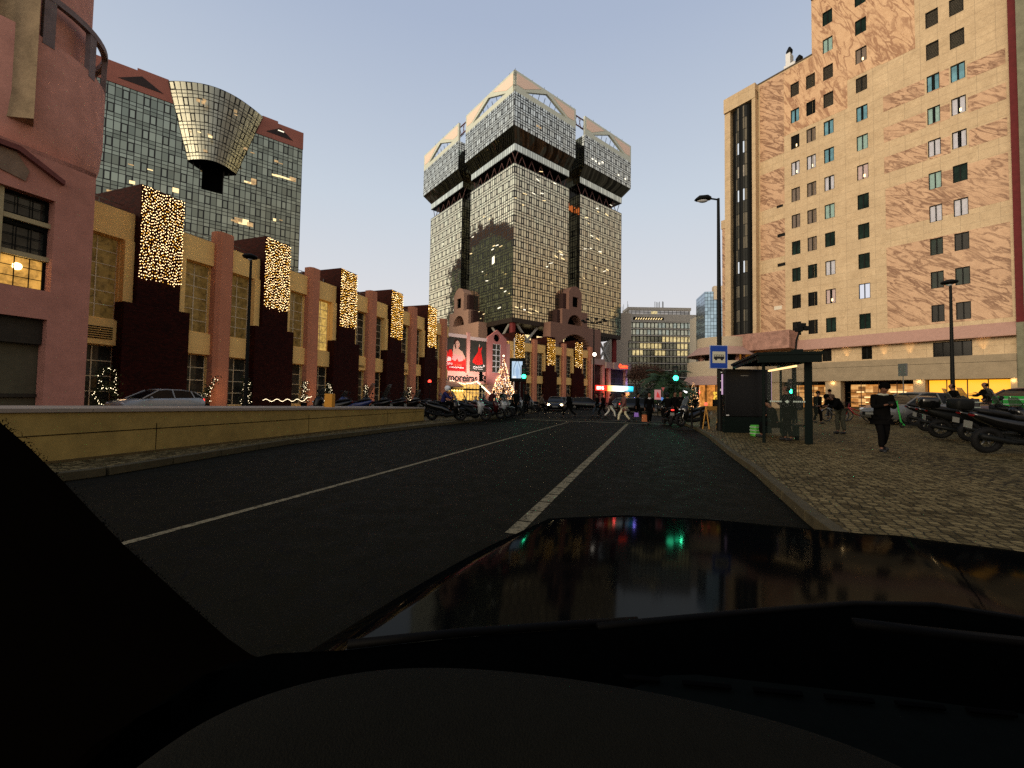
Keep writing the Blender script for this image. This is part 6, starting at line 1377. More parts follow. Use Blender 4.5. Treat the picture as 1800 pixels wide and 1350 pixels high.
# bicycles
def bicycle(label, col, basket=True, name='bicycle', grp='rental bicycles parked near the hotel'):
    t_ = thing(name, label, 'bicycle', (0, 0, 0), grp)
    for x, nm in ((0.53, 'front_wheel'), (-0.53, 'rear_wheel')):
        wheel2(t_, x, 0.34, 0.028, nm, sil, 14, True)
        mb = MB(); rows = []
        for k in range(13):
            a = R(-10 + 16 * k) if x < 0 else R(20 + 12 * k); rows.append([(x + 0.365 * math.cos(a), y, 0.34 + 0.365 * math.sin(a)) for y in (-0.035, 0, 0.035)])
        mb.grid(rows); f_ = mb.build('mudguard', col, t_, smooth=True); f_.modifiers.new('s', 'SOLIDIFY').thickness = 0.008
    mb = MB(); mb.tube([(0.40, 0, 0.75), (0.15, 0, 0.42), (-0.12, 0, 0.30)], 0.032, 8); mb.tube([(-0.12, 0, 0.30), (-0.22, 0, 0.70)], 0.026, 8); mb.tube([(-0.12, 0, 0.30), (-0.53, 0, 0.34)], 0.02, 6); mb.tube([(-0.2, 0, 0.6), (-0.53, 0, 0.34)], 0.018, 6); mb.tube([(0.36, 0, 0.95), (0.42, 0, 0.7), (0.53, 0, 0.34)], 0.024, 8); mb.tube([(0.40, 0, 0.75), (-0.18, 0, 0.52)], 0.026, 8)
    mb.build('frame', col, t_, smooth=True)
    mb = MB(); mb.tube([(0.25, -0.27, 1.02), (0.35, -0.1, 1.04), (0.35, 0.1, 1.04), (0.25, 0.27, 1.02)], 0.014, 6); mb.tube([(0.35, 0, 1.04), (0.37, 0, 0.9)], 0.016, 6); mb.build('handlebar', darkmet, t_)
    mb = MB(); mb.loft([(-0.38, 0, 0.86, 0.09, 0.03), (-0.28, 0, 0.87, 0.08, 0.035), (-0.10, 0, 0.86, 0.025, 0.02)], 10, 2); mb.tube([(-0.22, 0, 0.68), (-0.25, 0, 0.85)], 0.014, 6); mb.build('saddle', seatm, t_)
    mb = MB(); mb.torus((-0.12, 0.04, 0.30), 0.09, 0.008, 'y', 16, 5); mb.tube([(-0.12, 0.05, 0.3), (-0.05, 0.09, 0.16), (-0.05, 0.16, 0.16)], 0.01, 5); mb.build('crank', greymet, t_)
    if basket:
        mb = MB()
        for z_ in (0.80, 0.88, 0.96, 1.03): mb.tube([(0.46, -0.16, z_), (0.72, -0.16, z_), (0.72, 0.16, z_), (0.46, 0.16, z_), (0.46, -0.16, z_)], 0.007, 4)
        for x in (0.46, 0.55, 0.64, 0.72):
            for y in (-0.16, 0.16): mb.tube([(x, y, 0.78), (x, y, 1.03)], 0.006, 4)
        mb.build('basket', darkmet, t_)
    return t_
b0 = bicycle('red rental bicycle between the bending man and the man with the phone', redp); q = gp(1508, 741); b0.location = q; b0.rotation_euler = (0.06, 0, azrot(285))
b1 = copy_tree(b0); b1['label'] = 'red rental bicycle just right of the man with the phone'; b1.location = gp(1577, 743); b1.rotation_euler = (0.06, 0, azrot(320))
b2 = bicycle('green and yellow rental bicycle beside the dark scooters', grn); b2.location = gp(1598, 744); b2.rotation_euler = (0.06, 0, azrot(300))
b3 = bicycle('silver wheeled bicycle left of the bending man', sil, False); b3.location = gp(1468, 741); b3.rotation_euler = (0.05, 0, azrot(262))
ks = thing('kick_scooter', 'bright green kick scooter leaning by the rental bicycles', 'kick scooter', gp(1590, 752))
c = ks.location; mb = MB(); mb.tube([c + Vector((0, 0, 0.1)), c + Vector((-0.1, 0.05, 0.25)), c + Vector((-0.22, 0.1, 1.12))], 0.03, 8); mb.tube([c + Vector((-0.42, 0, 1.12)), c + Vector((-0.02, 0.2, 1.12))], 0.018, 6); mb.build('stem', grn, ks)
mb = MB(); mb.prism([c + Vector((0.0, -0.07, 0.12)), c + Vector((0.62, -0.2, 0.12)), c + Vector((0.66, -0.06, 0.12)), c + Vector((0.03, 0.07, 0.12))], (0, 0, 0.05)); mb.build('deck', darkmet, ks)
for x, nm in ((-0.08, 'front_wheel'), (0.72, 'rear_wheel')): mb = MB(); mb.torus(c + Vector((x, -0.12 if x > 0 else 0.02, 0.11)), 0.085, 0.028, 'y', 16, 6); mb.build(nm, rubber, ks)
# ---------------------------------------------------------------- cars
cglass = glassm('car_glass', (0.006, 0.007, 0.007), 0.1, 0.0, var=0.1, spec=0.12)
def car(label, col, loc, az, L=4.3, Hh=1.48, hl=None, grp='cars around the crossing', name='car'):
    t_ = thing(name, label, 'car', (0, 0, 0), grp); k = L / 4.3; kh = Hh / 1.48; w_ = 0.88
    # body lower: stations along x (front +)
    mb = MB(); rows = []
    for (x, zb, zt_, hw) in ((-2.15, 0.42, 0.72, 0.62), (-2.10, 0.28, 0.95, 0.78), (-1.8, 0.22, 1.0, w_), (-0.8, 0.20, 0.98, w_), (0.6, 0.20, 0.96, w_), (1.1, 0.20, 0.94, w_), (1.7, 0.22, 0.84, 0.86), (2.02, 0.28, 0.72, 0.76), (2.14, 0.36, 0.60, 0.60)):
        x *= k; zt_ *= kh
        rows.append([(x, -hw * 0.9, zb), (x, -hw, zb + 0.12), (x, -hw, (zb + zt_) / 2), (x, -hw * 0.97, zt_ - 0.10), (x, -hw * 0.86, zt_), (x, 0, zt_ + 0.02), (x, hw * 0.86, zt_), (x, hw * 0.97, zt_ - 0.10), (x, hw, (zb + zt_) / 2), (x, hw, zb + 0.12), (x, hw * 0.9, zb)])
    mb.grid(rows, True, True); mb.build('body', col, t_, smooth=True, auto=50)
    gl = [(-1.98, 1.0, 0.70), (-1.55, 1.36, 0.60), (-0.9, 1.46, 0.58), (0.0, 1.48, 0.58), (0.35, 1.42, 0.58), (1.15, 0.96, 0.72)]
    mb = MB(); rows = [[(x * k, -0.76, 0.94 * kh), (x * k, -hw, z_ * kh), (x * k, hw, z_ * kh), (x * k, 0.76, 0.94 * kh)] for x, z_, hw in gl]
    mb.grid(rows, True, True); mb.build('window_glass', cglass, t_, smooth=True, auto=30)
    mb = MB(); rows = [[(x * k, -hw - 0.012, z_ * kh - 0.015), (x * k, -hw * 0.8, z_ * kh + 0.03), (x * k, 0, z_ * kh + 0.045), (x * k, hw * 0.8, z_ * kh + 0.03), (x * k, hw + 0.012, z_ * kh - 0.015)] for x, z_, hw in gl[1:5]]
    mb.grid(rows); r_ = mb.build('roof', col, t_, smooth=True); r_.modifiers.new('s', 'SOLIDIFY').thickness = 0.03
    mb = MB()
    for sg in (-1, 1):
        for (p, q) in (((0.35, 1.42), (1.18, 0.95)), ((-0.35, 1.47), (-0.42, 0.95)), ((-1.55, 1.36), (-2.02, 0.98)), ((-1.35, 1.40), (-1.5, 0.95))):
            mb.tube([(p[0] * k, 0.60 * sg, p[1] * kh), (q[0] * k, 0.775 * sg, q[1] * kh)], 0.035, 6)
    mb.build('window_pillar', col, t_)
    for x in (1.32, -1.30):
        for sg in (-1, 1):
            mb = MB(); mb.torus((x * k, sg * (w_ - 0.1), 0.32), 0.235, 0.09, 'y', 24, 8); wo = mb.build('wheel', rubber, t_, smooth=True)
            mb = MB(); mb.lathe((x * k, sg * (w_ - 0.04), 0.32), [(0.2, 0), (0.19, 0.03 * sg), (0.05, 0.05 * sg), (0.0, 0.05 * sg)], 16, 'y'); mb.build('rim', rimm, wo)
    hm = hl or lensm
    for sg in (-1, 1):
        mb = MB(); mb.ball((2.0 * k, 0.62 * sg, 0.66 * kh), 0.12, 10, 6, (0.8, 1.3, 0.75)); mb.build('headlight', hm, t_, smooth=True)
        mb = MB(); mb.ball((-2.05 * k, 0.68 * sg, 0.86 * kh), 0.10, 10, 6, (0.6, 1.2, 1.0)); mb.build('tail_light', taill, t_, smooth=True)
        mb = MB(); mb.ball((0.85 * k, 0.95 * sg, 1.0 * kh), 0.09, 8, 6, (0.7, 1.2, 0.75)); mb.build('wing_mirror', col, t_, smooth=True)
    mb = MB(); mb.box(2.12 * k, 2.16 * k, -0.45, 0.45, 0.4, 0.56); mb.build('grille', darkmet, t_)
    mb = MB(); mb.box(2.17 * k, 2.18 * k, -0.26, 0.26, 0.42, 0.53); mb.build('number_plate', MAT['plate_white'], t_)
    t_.location = loc; t_.rotation_euler = (0, 0, azrot(az)); return t_
headl = emis('headlight_on', (1, 0.72, 0.36), 22)
q = at(290, 700, 24.6); car('white hatchback driving behind the low wall in front of the brick tower', whtp, Vector((q.x - 0.4, q.y, -0.02)), 199, 4.5, 1.50)
pz = at(1610, 700, 19.8); car('grey car parked beyond the scooters in front of the yellow window', sil, Vector((pz.x, pz.y, gz(pz.x, pz.y) - 0.05)), 268, 4.5, 1.50)
pz = at(1812, 700, 17.0); car('dark brown car at the right edge behind the green delivery box', plain('vehicle_paint_brown', (0.06, 0.03, 0.02), 0.25, var=0.05, coat=0.6, world=False), Vector((pz.x, pz.y, gz(pz.x, pz.y))), 262, 4.4, 1.5)
for (px, Y, az, cm, lb) in ((977, 43, 188, blk, 'dark car with both headlights glowing beyond the crossing'), (1094, 46, 215, sil, 'silver car before the glowing fascia'), (1124, 40, 95, blk, 'dark car with one bright headlight right of the glowing fascia'), (1158, 60, 185, darkmet, 'dark car with small lights beneath the palms'), (1030, 50, 105, blk, 'black car crossing beyond the people near the lamp mast'), (1000, 55, 100, sil, 'silver car behind the car with glowing headlights')):
    q = at(px, 700, Y); car(lb, cm, Vector((q.x, q.y, 0)), az, 4.2, 1.45, headl if px in (977,) else (emis('headlight_dim', (1, 0.8, 0.55), 5) if px in (1124, 1158) else None))
# ---------------------------------------------------------------- traffic signals
gon = emis('signal_green', (0.02, 1.0, 0.42), 14); roff = plain('signal_off', (0.02, 0.01, 0.01), 0.3, var=0); ron = emis('signal_red', (1, 0.05, 0.03), 4)
def signal(label, base, zl, az, lit='green', hp_=None, r=0.10):
    t_ = thing('traffic_signal', label, 'traffic light', base, 'traffic signals at the crossing')
    mb = MB(); mb.tube([base, base + Vector((0, 0, zl - 0.5))], 0.055, 10); mb.tube([base, base + Vector((0, 0, 0.25))], 0.10, 10); mb.build('post', darkmet, t_)
    a = R(az); f_ = Vector((math.sin(a), math.cos(a), 0)); s_ = Vector((f_.y, -f_.x, 0)); c = base + Vector((0, 0, zl))
    mb = MB(); mb.prism([c + s_ * x + Vector((0, 0, z_)) - f_ * 0.12 for x, z_ in ((-0.17, -0.25), (0.17, -0.25), (0.17, 0.75), (-0.17, 0.75))], f_ * 0.2); hd_ = mb.build('housing', darkmet, t_, bevel=0.03)
    for i, nm in enumerate(('green_lamp', 'amber_lamp', 'red_lamp')):
        m_ = gon if (nm[0] == 'g' and lit == 'green') else ron if (nm[0] == 'r' and lit == 'red') else roff
        cc = c + f_ * 0.085 + Vector((0, 0, i * 0.26)); mb = MB(); u = s_; rows = []
        for (rr_, dd) in ((r, 0), (r * 0.8, 0.03), (r * 0.4, 0.05), (0.001, 0.055)): rows.append([cc + f_ * dd + (u * math.cos(2 * math.pi * q / 14) + Vector((0, 0, 1)) * math.sin(2 * math.pi * q / 14)) * rr_ for q in range(14)])
        mb.grid(rows, True); mb.build(nm, m_, hd_)
    return t_, c + f_ * 0.3
_, g1 = signal('green traffic light beside the street advertising screen', Vector((at(920.5, 690, 27).x, 27, 0.12)), at(918, 665, 27).z, 182, r=0.13)
point('signal_glow', g1 + Vector((0, -0.5, 0)), 14, (0.05, 1, 0.45), 0.06)
gb_ = gnd(1187, 741); gb_.z = 0.1; _, g2 = signal('green traffic light against the palm on the right kerb', gb_, 2.62, 185, r=0.155)
point('signal_glow', g2 + Vector((0, -0.4, 0)), 34, (0.05, 1, 0.45), 0.06); point('signal_glow', g2 + Vector((0.2, 1.6, 0.3)), 40, (0.05, 1, 0.45), 0.3)
q = at(1391, 690, 25); signal('small green signal seen through the glass of the bus shelter', Vector((q.x, q.y, gz(q.x, q.y))), at(1391, 688, 25).z - gz(q.x, q.y), 200, r=0.12)
q = at(845, 690, 42); signal('dark signal seen from behind in front of the black lettering', Vector((q.x, q.y, 0.1)), at(845, 668, 42).z, 20, lit='none')
q = at(755, 690, 60); signal('red signal far down the left pavement', Vector((q.x, q.y, 0.1)), at(755, 678, 60).z, 185, lit='red', r=0.25)
# ---------------------------------------------------------------- street lamps
def lampost(label, base, top, r0=0.09, disc=True, name='street_lamp'):
    t_ = thing(name, label, 'street lamp', base); mb = MB(); mb.tube([base, base + Vector((0, 0, 1.2)), Vector((base.x, base.y, top - 0.05))], [r0 * 1.2, r0, r0 * 0.6], 12); mb.build('post', darkmet, t_, smooth=True, auto=50)
    if disc:
        c = Vector((base.x - 0.05, base.y, top)); mb = MB(); mb.lathe(c, [(0.03, -0.16), (0.10, -0.10), (0.30, -0.04), (0.34, 0.02), (0.30, 0.08), (0.12, 0.15), (0.01, 0.17)], 24); mb.build('lamp_head', darkmet, t_, smooth=True)
        mb = MB(); mb.lathe(c, [(0.01, -0.175), (0.09, -0.15), (0.12, -0.105)], 16); mb.build('diffuser', lensm, t_)
    return t_
b_ = at(432, 690, 20); lampost('slim black disc headed street lamp behind the left wall, before the second brick tower', Vector((b_.x, b_.y, 0)), at(430, 452, 20).z)
b_ = at(1675, 690, 21); lampost('slim black disc headed street lamp in front of the stone building on the right', Vector((b_.x, b_.y, gz(b_.x, b_.y))), at(1672, 497, 21).z)
# big lamp with arm and bus sign
bp = gnd(1266, 757, True); topz = at(1263, 349, bp.y).z
lt = thing('street_lamp', 'tall black street lamp with a short arm and rectangular head beside the bus stop', 'street lamp', bp)
mb = MB(); mb.tube([bp, bp + Vector((0, 0, 0.3)), bp + Vector((0, 0, 0.31)), bp + Vector((-0.02, 0, 2.2)), Vector((bp.x - 0.06, bp.y, topz))], [0.15, 0.15, 0.115, 0.10, 0.055], 14)
mb.tube([Vector((bp.x - 0.06, bp.y, topz - 0.05)), Vector((bp.x - 0.45, bp.y, topz))], 0.035, 8); mb.build('post', darkmet, lt, smooth=True, auto=50)
mb = MB(); mb.loft([(bp.x - 1.02, bp.y, topz - 0.06, 0.10, 0.03), (bp.x - 0.9, bp.y, topz - 0.02, 0.17, 0.09), (bp.x - 0.55, bp.y, topz + 0.01, 0.17, 0.10), (bp.x - 0.38, bp.y, topz, 0.08, 0.06)], 16, 3.5); mb.build('lamp_head', darkmet, lt, smooth=True)
mb = MB(); mb.ball((bp.x - 0.72, bp.y, topz - 0.10), 0.14, 12, 6, (1.6, 0.8, 0.6)); mb.build('diffuser', lensm, lt, smooth=True)
mb = MB(); mb.box(bp.x - 0.05, bp.x + 0.03, bp.y - 0.135, bp.y - 0.10, 1.75, 1.85); mb.box(bp.x - 0.04, bp.x + 0.02, bp.y - 0.135, bp.y - 0.10, 2.15, 2.19); mb.box(bp.x - 0.03, bp.x + 0.02, bp.y - 0.13, bp.y - 0.10, 2.5, 2.54); mb.build('sticker', whitem, lt)
sgp = at(1263, 627.5, bp.y - 0.2); st_ = thing('bus_stop_sign', 'blue bus stop sign with a pale square showing a bus on the tall lamp post', 'road sign', sgp)
mb = MB(); x, y, z_ = sgp; mb.box(x - 0.365, x + 0.365, y - 0.02, y + 0.01, z_ - 0.475, z_ + 0.475); mb.build('plate_border', plain('sign_white', (0.30, 0.34, 0.45), 0.5, var=0), st_, bevel=0.004)
mb = MB(); mb.box(x - 0.345, x + 0.345, y - 0.025, y - 0.021, z_ - 0.455, z_ + 0.455); mb.build('blue_plate', plain('sign_blue', (0.008, 0.035, 0.20), 0.4, var=0.05, emit=(0.01, 0.06, 0.4), es=0.06), st_)
mb = MB(); mb.box(x - 0.26, x + 0.26, y - 0.031, y - 0.027, z_ - 0.25, z_ + 0.22); mb.build('white_square', plain('sign_cream', (0.42, 0.40, 0.30), 0.5, var=0.05), st_)
mb = MB(); yy = y - 0.036
mb.prism([(x - 0.21, yy, z_ - 0.08), (x + 0.21, yy, z_ - 0.08), (x + 0.22, yy, z_ + 0.02), (x - 0.2, yy, z_ + 0.02)], (0, 0.004, 0)); mb.prism([(x - 0.2, yy, z_ + 0.07), (x + 0.2, yy, z_ + 0.07), (x + 0.21, yy, z_ + 0.09), (x - 0.2, yy, z_ + 0.09)], (0, 0.004, 0))
for dx in (-0.2, -0.1, 0.0, 0.1, 0.19): mb.box(x + dx, x + dx + 0.015, yy, yy + 0.004, z_ + 0.02, z_ + 0.07)
for dx in (-0.12, 0.12): mb.lathe((x + dx, yy + 0.002, z_ - 0.09), [(0.05, -0.003), (0.05, 0.002), (0.001, 0.002)], 14, 'y')
mb.build('bus_symbol', letm, st_)
ub = thing('curved_lamp', 'black curved post with two floodlights behind the shelter roof', 'street lamp', (at(1400, 690, 19).x, 19, gz(13, 19)))
c = ub.location; e_ = at(1408, 575, 19)
mb = MB(); mb.tube([c, Vector((c.x - 0.05, 19, 3.2)), Vector((c.x + 0.02, 19, 4.2)), Vector((e_.x, 19, e_.z))], 0.04, 8); mb.build('post', darkmet, ub)
for dx, dz in ((0.05, 0.08), (0.22, -0.05), (-0.1, -0.12)): mb = MB(); mb.box(e_.x + dx - 0.13, e_.x + dx + 0.13, 18.9, 19.1, e_.z + dz - 0.1, e_.z + dz + 0.1); mb.build('floodlight', darkmet, ub, bevel=0.02)
c = at(1043, 700, 70); c.z = 0; hz = at(1043, 566, 70).z; tm_ = thing('lighting_mast', 'tall thin mast with a cluster of lamps in front of the brown gatehouse', 'lighting mast', c)
mb = MB(); mb.tube([c, Vector((c.x, c.y, hz))], [0.18, 0.09], 8); mb.build('post', darkmet, tm_)
mb = MB()
for k in range(8): a = R(45 * k); mb.tube([(c.x, c.y, hz - 0.3), (c.x + 1.9 * math.cos(a), c.y + 1.9 * math.sin(a), hz + 0.2)], 0.06, 5); mb.ball((c.x + 1.9 * math.cos(a), c.y + 1.9 * math.sin(a), hz + 0.2), 0.34, 8, 5, (1, 1, 0.6))
mb.build('lamp_cluster', darkmet, tm_)
mb = MB(); mb.ball(at(1045, 623, 69.5), 0.30, 10, 6); mb.build('lit_globe', emis('globe_white', (1, 0.85, 0.7), 8), tm_)
c = at(1588, 690, 20.5); c.z = gz(c.x, c.y); sp_ = thing('parking_sign', 'thin post with a narrow sign seen edge-on before the shop fascia', 'road sign', c)
tp = at(1590, 640, 20.5).z; mb = MB(); mb.tube([c, Vector((c.x, c.y, tp))], 0.022, 6); mb.build('post', greymet, sp_); mb = MB(); mb.box(c.x - 0.06, c.x + 0.04, c.y - 0.2, c.y + 0.2, tp - 0.6, tp + 0.02); mb.build('plate', greymet, sp_)
# ---------------------------------------------------------------- street screen
c = at(912, 700, 30); c.z = 0.1; ss_ = thing('advertising_screen', 'upright street screen in a thick black frame showing a pale blue picture', 'advertising screen', c)
a, b_ = at(896, 629, 29), at(923, 671, 29)
mb = MB(); mb.box(a.x, b_.x, 29, 29.35, b_.z, a.z); mb.build('frame', darkmet, ss_, bevel=0.03)
a2, b2_ = at(900, 635, 29), at(918, 665, 29)
def M_screen():
    m, nt, b = newmat('screen_picture'); t_c = nt.nodes.new('ShaderNodeTexCoord'); s_x = nt.nodes.new('ShaderNodeSeparateXYZ'); nt.links.new(t_c.outputs['Generated'], s_x.inputs[0])
    x, z_ = X(nt, s_x.outputs[0]), X(nt, s_x.outputs[2]); arch = ((x - 0.5).abs() * 2 + (z_ - 0.62).mx(0) * 1.2)
    ring = (arch - 0.62).abs().lt(0.05) * z_.gt(0.2); fig = ((x - 0.52).abs() * 2.2 + (z_ - 0.38).abs() * 0.9).lt(0.42)
    n1 = noise(nt, t_c.outputs['Generated'], 9, 4)
    c_ = mixc(nt, n1, (0.30, 0.48, 0.72), (0.68, 0.82, 0.92)); c_ = mixc(nt, fig * 0.55, c_, (0.22, 0.36, 0.6)); c_ = mixc(nt, ring * 0.9, c_, (0.03, 0.05, 0.08)); c_ = mixc(nt, (z_.lt(0.12)) * (x - 0.25).abs().lt(0.17), c_, (0.9, 0.95, 1)); 
    nt.links.new(c_, b.inputs['Emission Color']); b.inputs['Emission Strength'].default_value = 1.0; b.inputs['Base Color'].default_value = (0.02,) * 3 + (1,); return m
mb = MB(); mb.box(a2.x, b2_.x, 28.97, 28.99, b2_.z, a2.z); mb.build('picture', M_screen(), ss_)
mb = MB(); mb.tube([(c.x, 29.2, 0.1), (c.x, 29.2, b_.z + 0.05)], 0.06, 10); mb.build('post', darkmet, ss_)
c2 = at(913, 690, 40); wp_ = thing('white_pole', 'thin white pole below and above the advertising screen', 'pole', (c2.x, 40, 0)); mb = MB(); mb.tube([(c2.x, 40, 0), (c2.x, 40, 3.2)], 0.07, 8); mb.build('pole', plain('white_pole', (0.6, 0.5, 0.48), 0.5, var=0, ), wp_)
c2 = at(903, 690, 60); wp2 = thing('white_mast', 'slim white mast left of the lit tower behind the screen', 'pole', (c2.x, 60, 0)); mb = MB(); mb.tube([(c2.x, 60, 0), (c2.x, 60, at(903, 594, 60).z)], 0.09, 8); mb.build('pole', plain('white_mast', (0.7, 0.66, 0.62), 0.5, var=0), wp2)
# ---------------------------------------------------------------- Christmas trees and planters
def xmas(label, base, h, r, nb_, mb_m, size=0.06, green=True, topb=True):
    t_ = thing('christmas_tree', label, 'Christmas tree', base, 'Christmas trees with fairy lights'); mb = MB(); rnd = random.Random(len(label))
    mb.tube([base, base + Vector((0, 0, h * 0.95))], [0.06 * h / 3, 0.01], 6); mb.build('trunk', plain('trunk_dark', (0.03, 0.02, 0.012), 0.9, var=0), t_)
    mb = MB()
    for k in range(int(900 * min(1.5, h / 6))):
        z_ = (1 - math.sqrt(rnd.random())) * 0.93 + 0.06; rr_ = r * (1 - z_) * (0.35 + 0.65 * rnd.random()); a = rnd.uniform(0, 6.283); c = base + Vector((rr_ * math.cos(a), rr_ * math.sin(a), z_ * h))
        o = Vector((math.cos(a), math.sin(a), -0.35)).normalized(); s_ = o.cross(Vector((0, 0, 1))) * 0.35; l_ = 0.06 * h * rnd.uniform(0.6, 1.2)
        mb.face([c, c + o * l_ * 0.6 + s_ * l_ * 0.5, c + o * l_ * 1.1, c + o * l_ * 0.6 - s_ * l_ * 0.5])
    mb.build('needles', plain('fir_green', (0.03, 0.045, 0.02), 0.8, var=0.4), t_)
    mb = MB()
    for k in range(nb_):
        z_ = (1 - math.sqrt(rnd.random())) * 0.95 + 0.04; rr_ = r * (1 - z_) * rnd.uniform(0.85, 1.08) + 0.03; a = rnd.uniform(0, 6.283); mb.octa(base + Vector((rr_ * math.cos(a), rr_ * math.sin(a), z_ * h)), size * rnd.uniform(0.7, 1.3))
    mb.build('bulbs', mb_m, t_); return t_
bxt = at(884, 700, 58); bxt.z = 0.1
xmas('tall cone shaped Christmas tree covered in warm lights in front of the entrance wall', bxt, at(884, 628, 58).z - 0.1, 2.1, 520, emis('xmas_bulb', (1, 0.50, 0.20), 2.6, False), 0.06)
mb = MB(); 
for k in range(170):
    z_ = (1 - math.sqrt(random.random())) * 0.95 + 0.04; rr_ = 2.1 * (1 - z_) * 1.02; a = random.uniform(0, 6.283); mb.octa(bxt + Vector((rr_ * math.cos(a), rr_ * math.sin(a), z_ * (at(884, 628, 58).z - 0.1))), 0.062)
mb.build('white_bulbs', emis('xmas_white', (1, 0.86, 0.66), 3.0, False), [o for o in C.objects if o.get('label', '').startswith('tall cone')][0])
mb = MB(); mb.ball(bxt + Vector((0, 0, at(884, 628, 58).z + 0.1)), 0.14); mb.build('top_ball', bulbw, [o for o in C.objects if o.get('label', '').startswith('tall cone')][0])
point('tree_glow', bxt + Vector((0, 1.5, 2.5)), 90, (1, 0.6, 0.3), 0.5)
q = at(1219, 690, 48.3); q.z = 0.1; xmas('Christmas tree with warm lights in the window of the round corner shop', q, 3.3, 0.95, 110, MAT['xmas_bulb'], 0.04)
def wreath(label, s, z0, d, kind):
    p = M.pt(s, 0, d); t_ = thing('potted_shrub', label, 'shrub', p, 'potted shrubs with fairy lights before the shopping centre')
    mb = MB(); pts = []
    rnd = random.Random(int(s * 10))
    if kind == 'ring':
        for k in range(34): a = 6.283 * k / 34; pts.append((0.55 * math.cos(a), 1.0 + 0.55 * math.sin(a)))
        for k in range(34): a = 6.283 * k / 34; pts.append((0.05 + 0.42 * math.cos(a), 2.1 + 0.62 * math.sin(a)))
    elif kind == 'slash':
        for k in range(46): u = k / 45; pts.append((-0.7 + 1.5 * u, 0.9 + 1.6 * u * u + rnd.uniform(-.1, .1)))
        for k in range(14): pts.append((rnd.uniform(-.7, .4), rnd.uniform(0.5, 1.4)))
    else:
        for k in range(60): u = rnd.random(); pts.append((rnd.uniform(-0.45, 0.45) * (1 - u * 0.5), 0.5 + 2.0 * u))
    for x, z_ in pts: mb.octa(M.pt(s + x + rnd.uniform(-.04, .04), z_ + rnd.uniform(-.04, .04), d + rnd.uniform(-0.15, 0.25)), rnd.uniform(0.016, 0.034))
    mb.build('bulbs', bulbw, t_)
    mb = MB()
    for k in range(420):
        x, z_ = rnd.choice(pts); c = M.pt(s + x + rnd.gauss(0, 0.13), z_ + rnd.gauss(0, 0.13), d + rnd.gauss(0, 0.15)); a = Vector((rnd.uniform(-1, 1), rnd.uniform(-1, 1), rnd.uniform(-1, 1))).normalized() * 0.09; b = a.orthogonal().normalized() * 0.04
        mb.face([c - a, c + b, c + a, c - b])
    mb.build('leaves', plain('leaf_dark', (0.02, 0.03, 0.012), 0.8, var=0.4), t_)
    mb = MB(); mb.lathe(M.pt(s, 0, d), [(0.22, 0), (0.32, 0.5), (0.28, 0.5), (0.01, 0.45)], 14); mb.build('pot', darkmet, t_)
for s, kd, lb in ((16.0, 'ring', 'shrub trained into rings of fairy lights left of the nearest brick tower'), (21.9, 'slash', 'shrub with a slanting line of fairy lights right of the nearest brick tower'), (25.2, 'bush', 'bushy shrub with fairy lights left of the second brick tower'), (31.2, 'bush', 'bushy shrub with fairy lights right of the second brick tower'), (34.3, 'bush', 'shrub with fairy lights left of the third brick tower'), (40.2, 'bush', 'shrub with fairy lights right of the third brick tower'), (49.3, 'bush', 'shrub with fairy lights right of the fourth brick tower')):
    wreath(lb, s, 0, 0.5, kd)
mb = MB()
gl_ = thing('light_garland', 'low garland of fairy lights along the foot of the second brick tower', 'fairy lights', M.pt(29, 0.4, 1.2))
for k in range(70): u = k / 69; mb.octa(M.pt(26.2 + 5.2 * u, 0.75 + 0.10 * math.sin(u * 30) + (0.5 * (u - 0.85) * 6 if u > 0.85 else 0), 1.2), 0.03)
mb.build('bulbs', bulbw, gl_)
point('tree_glow', M.pt(22.6, 1.2, 1.4), 28, (1, 0.55, 0.25), 0.2); point('tree_glow', M.pt(31.8, 1.2, 1.5), 28, (1, 0.55, 0.25), 0.2); point('tree_glow', M.pt(41, 1.2, 1.5), 22, (1, 0.55, 0.25), 0.2); point('tree_glow', M.pt(16.2, 1.5, 1.4), 10, (1, 0.6, 0.3), 0.2)
# ---------------------------------------------------------------- palms, bare tree, bollards, barriers
def palm(label, base, h, fr_l, n, col, low=False):
    t_ = thing('palm_tree', label, 'palm tree', base, 'palms beyond the crossing'); rnd = random.Random(int(base.x * 7))
    mb = MB(); mb.tube([base, base + Vector((0.1, 0, h * 0.5)), base + Vector((0, 0, h))], [0.3, 0.22, 0.26], 10); mb.build('trunk', plain('palm_trunk', (0.05, 0.04, 0.028), 0.9, var=0.3), t_)
    mb = MB(); top = base + Vector((0, 0, h))
    for k in range(n):
        a = rnd.uniform(0, 6.283); e0_ = rnd.uniform(-0.3, 1.35); L = fr_l * rnd.uniform(0.8, 1.1); o = Vector((math.cos(a), math.sin(a), 0)); sd_ = Vector((-o.y, o.x, 0)); pts = []; p = top.copy(); el = e0_
        for q in range(12): pts.append(p.copy()); p = p + (o * math.cos(el) + Vector((0, 0, math.sin(el)))) * (L / 11); el -= 0.16
        mb.tube(pts, [0.03] * 11 + [0.008], 3)
        for q in range(2, 12):
            for s_ in (-1, 1):
                for jj in (0, 0.5):
                    c = pts[q].lerp(pts[min(q + 1, 11)], jj); l_ = fr_l * 0.24 * math.sin(math.pi * min(1, (q + 1) / 12.5)) + 0.1; tip = c + sd_ * s_ * l_ + (pts[q] - pts[q - 1]).normalized() * l_ * 0.5 - Vector((0, 0, l_ * 0.35)); w_ = (pts[q] - pts[q - 1]).normalized() * 0.045
                    mb.face([c - w_, c + w_, tip])
    mb.build('fronds', plain(col[0], col[1], 0.6, var=0.4, scale=1), t_); return t_
pg = ('palm_green', (0.035, 0.07, 0.03)); pb = ('palm_blue_green', (0.05, 0.065, 0.05))
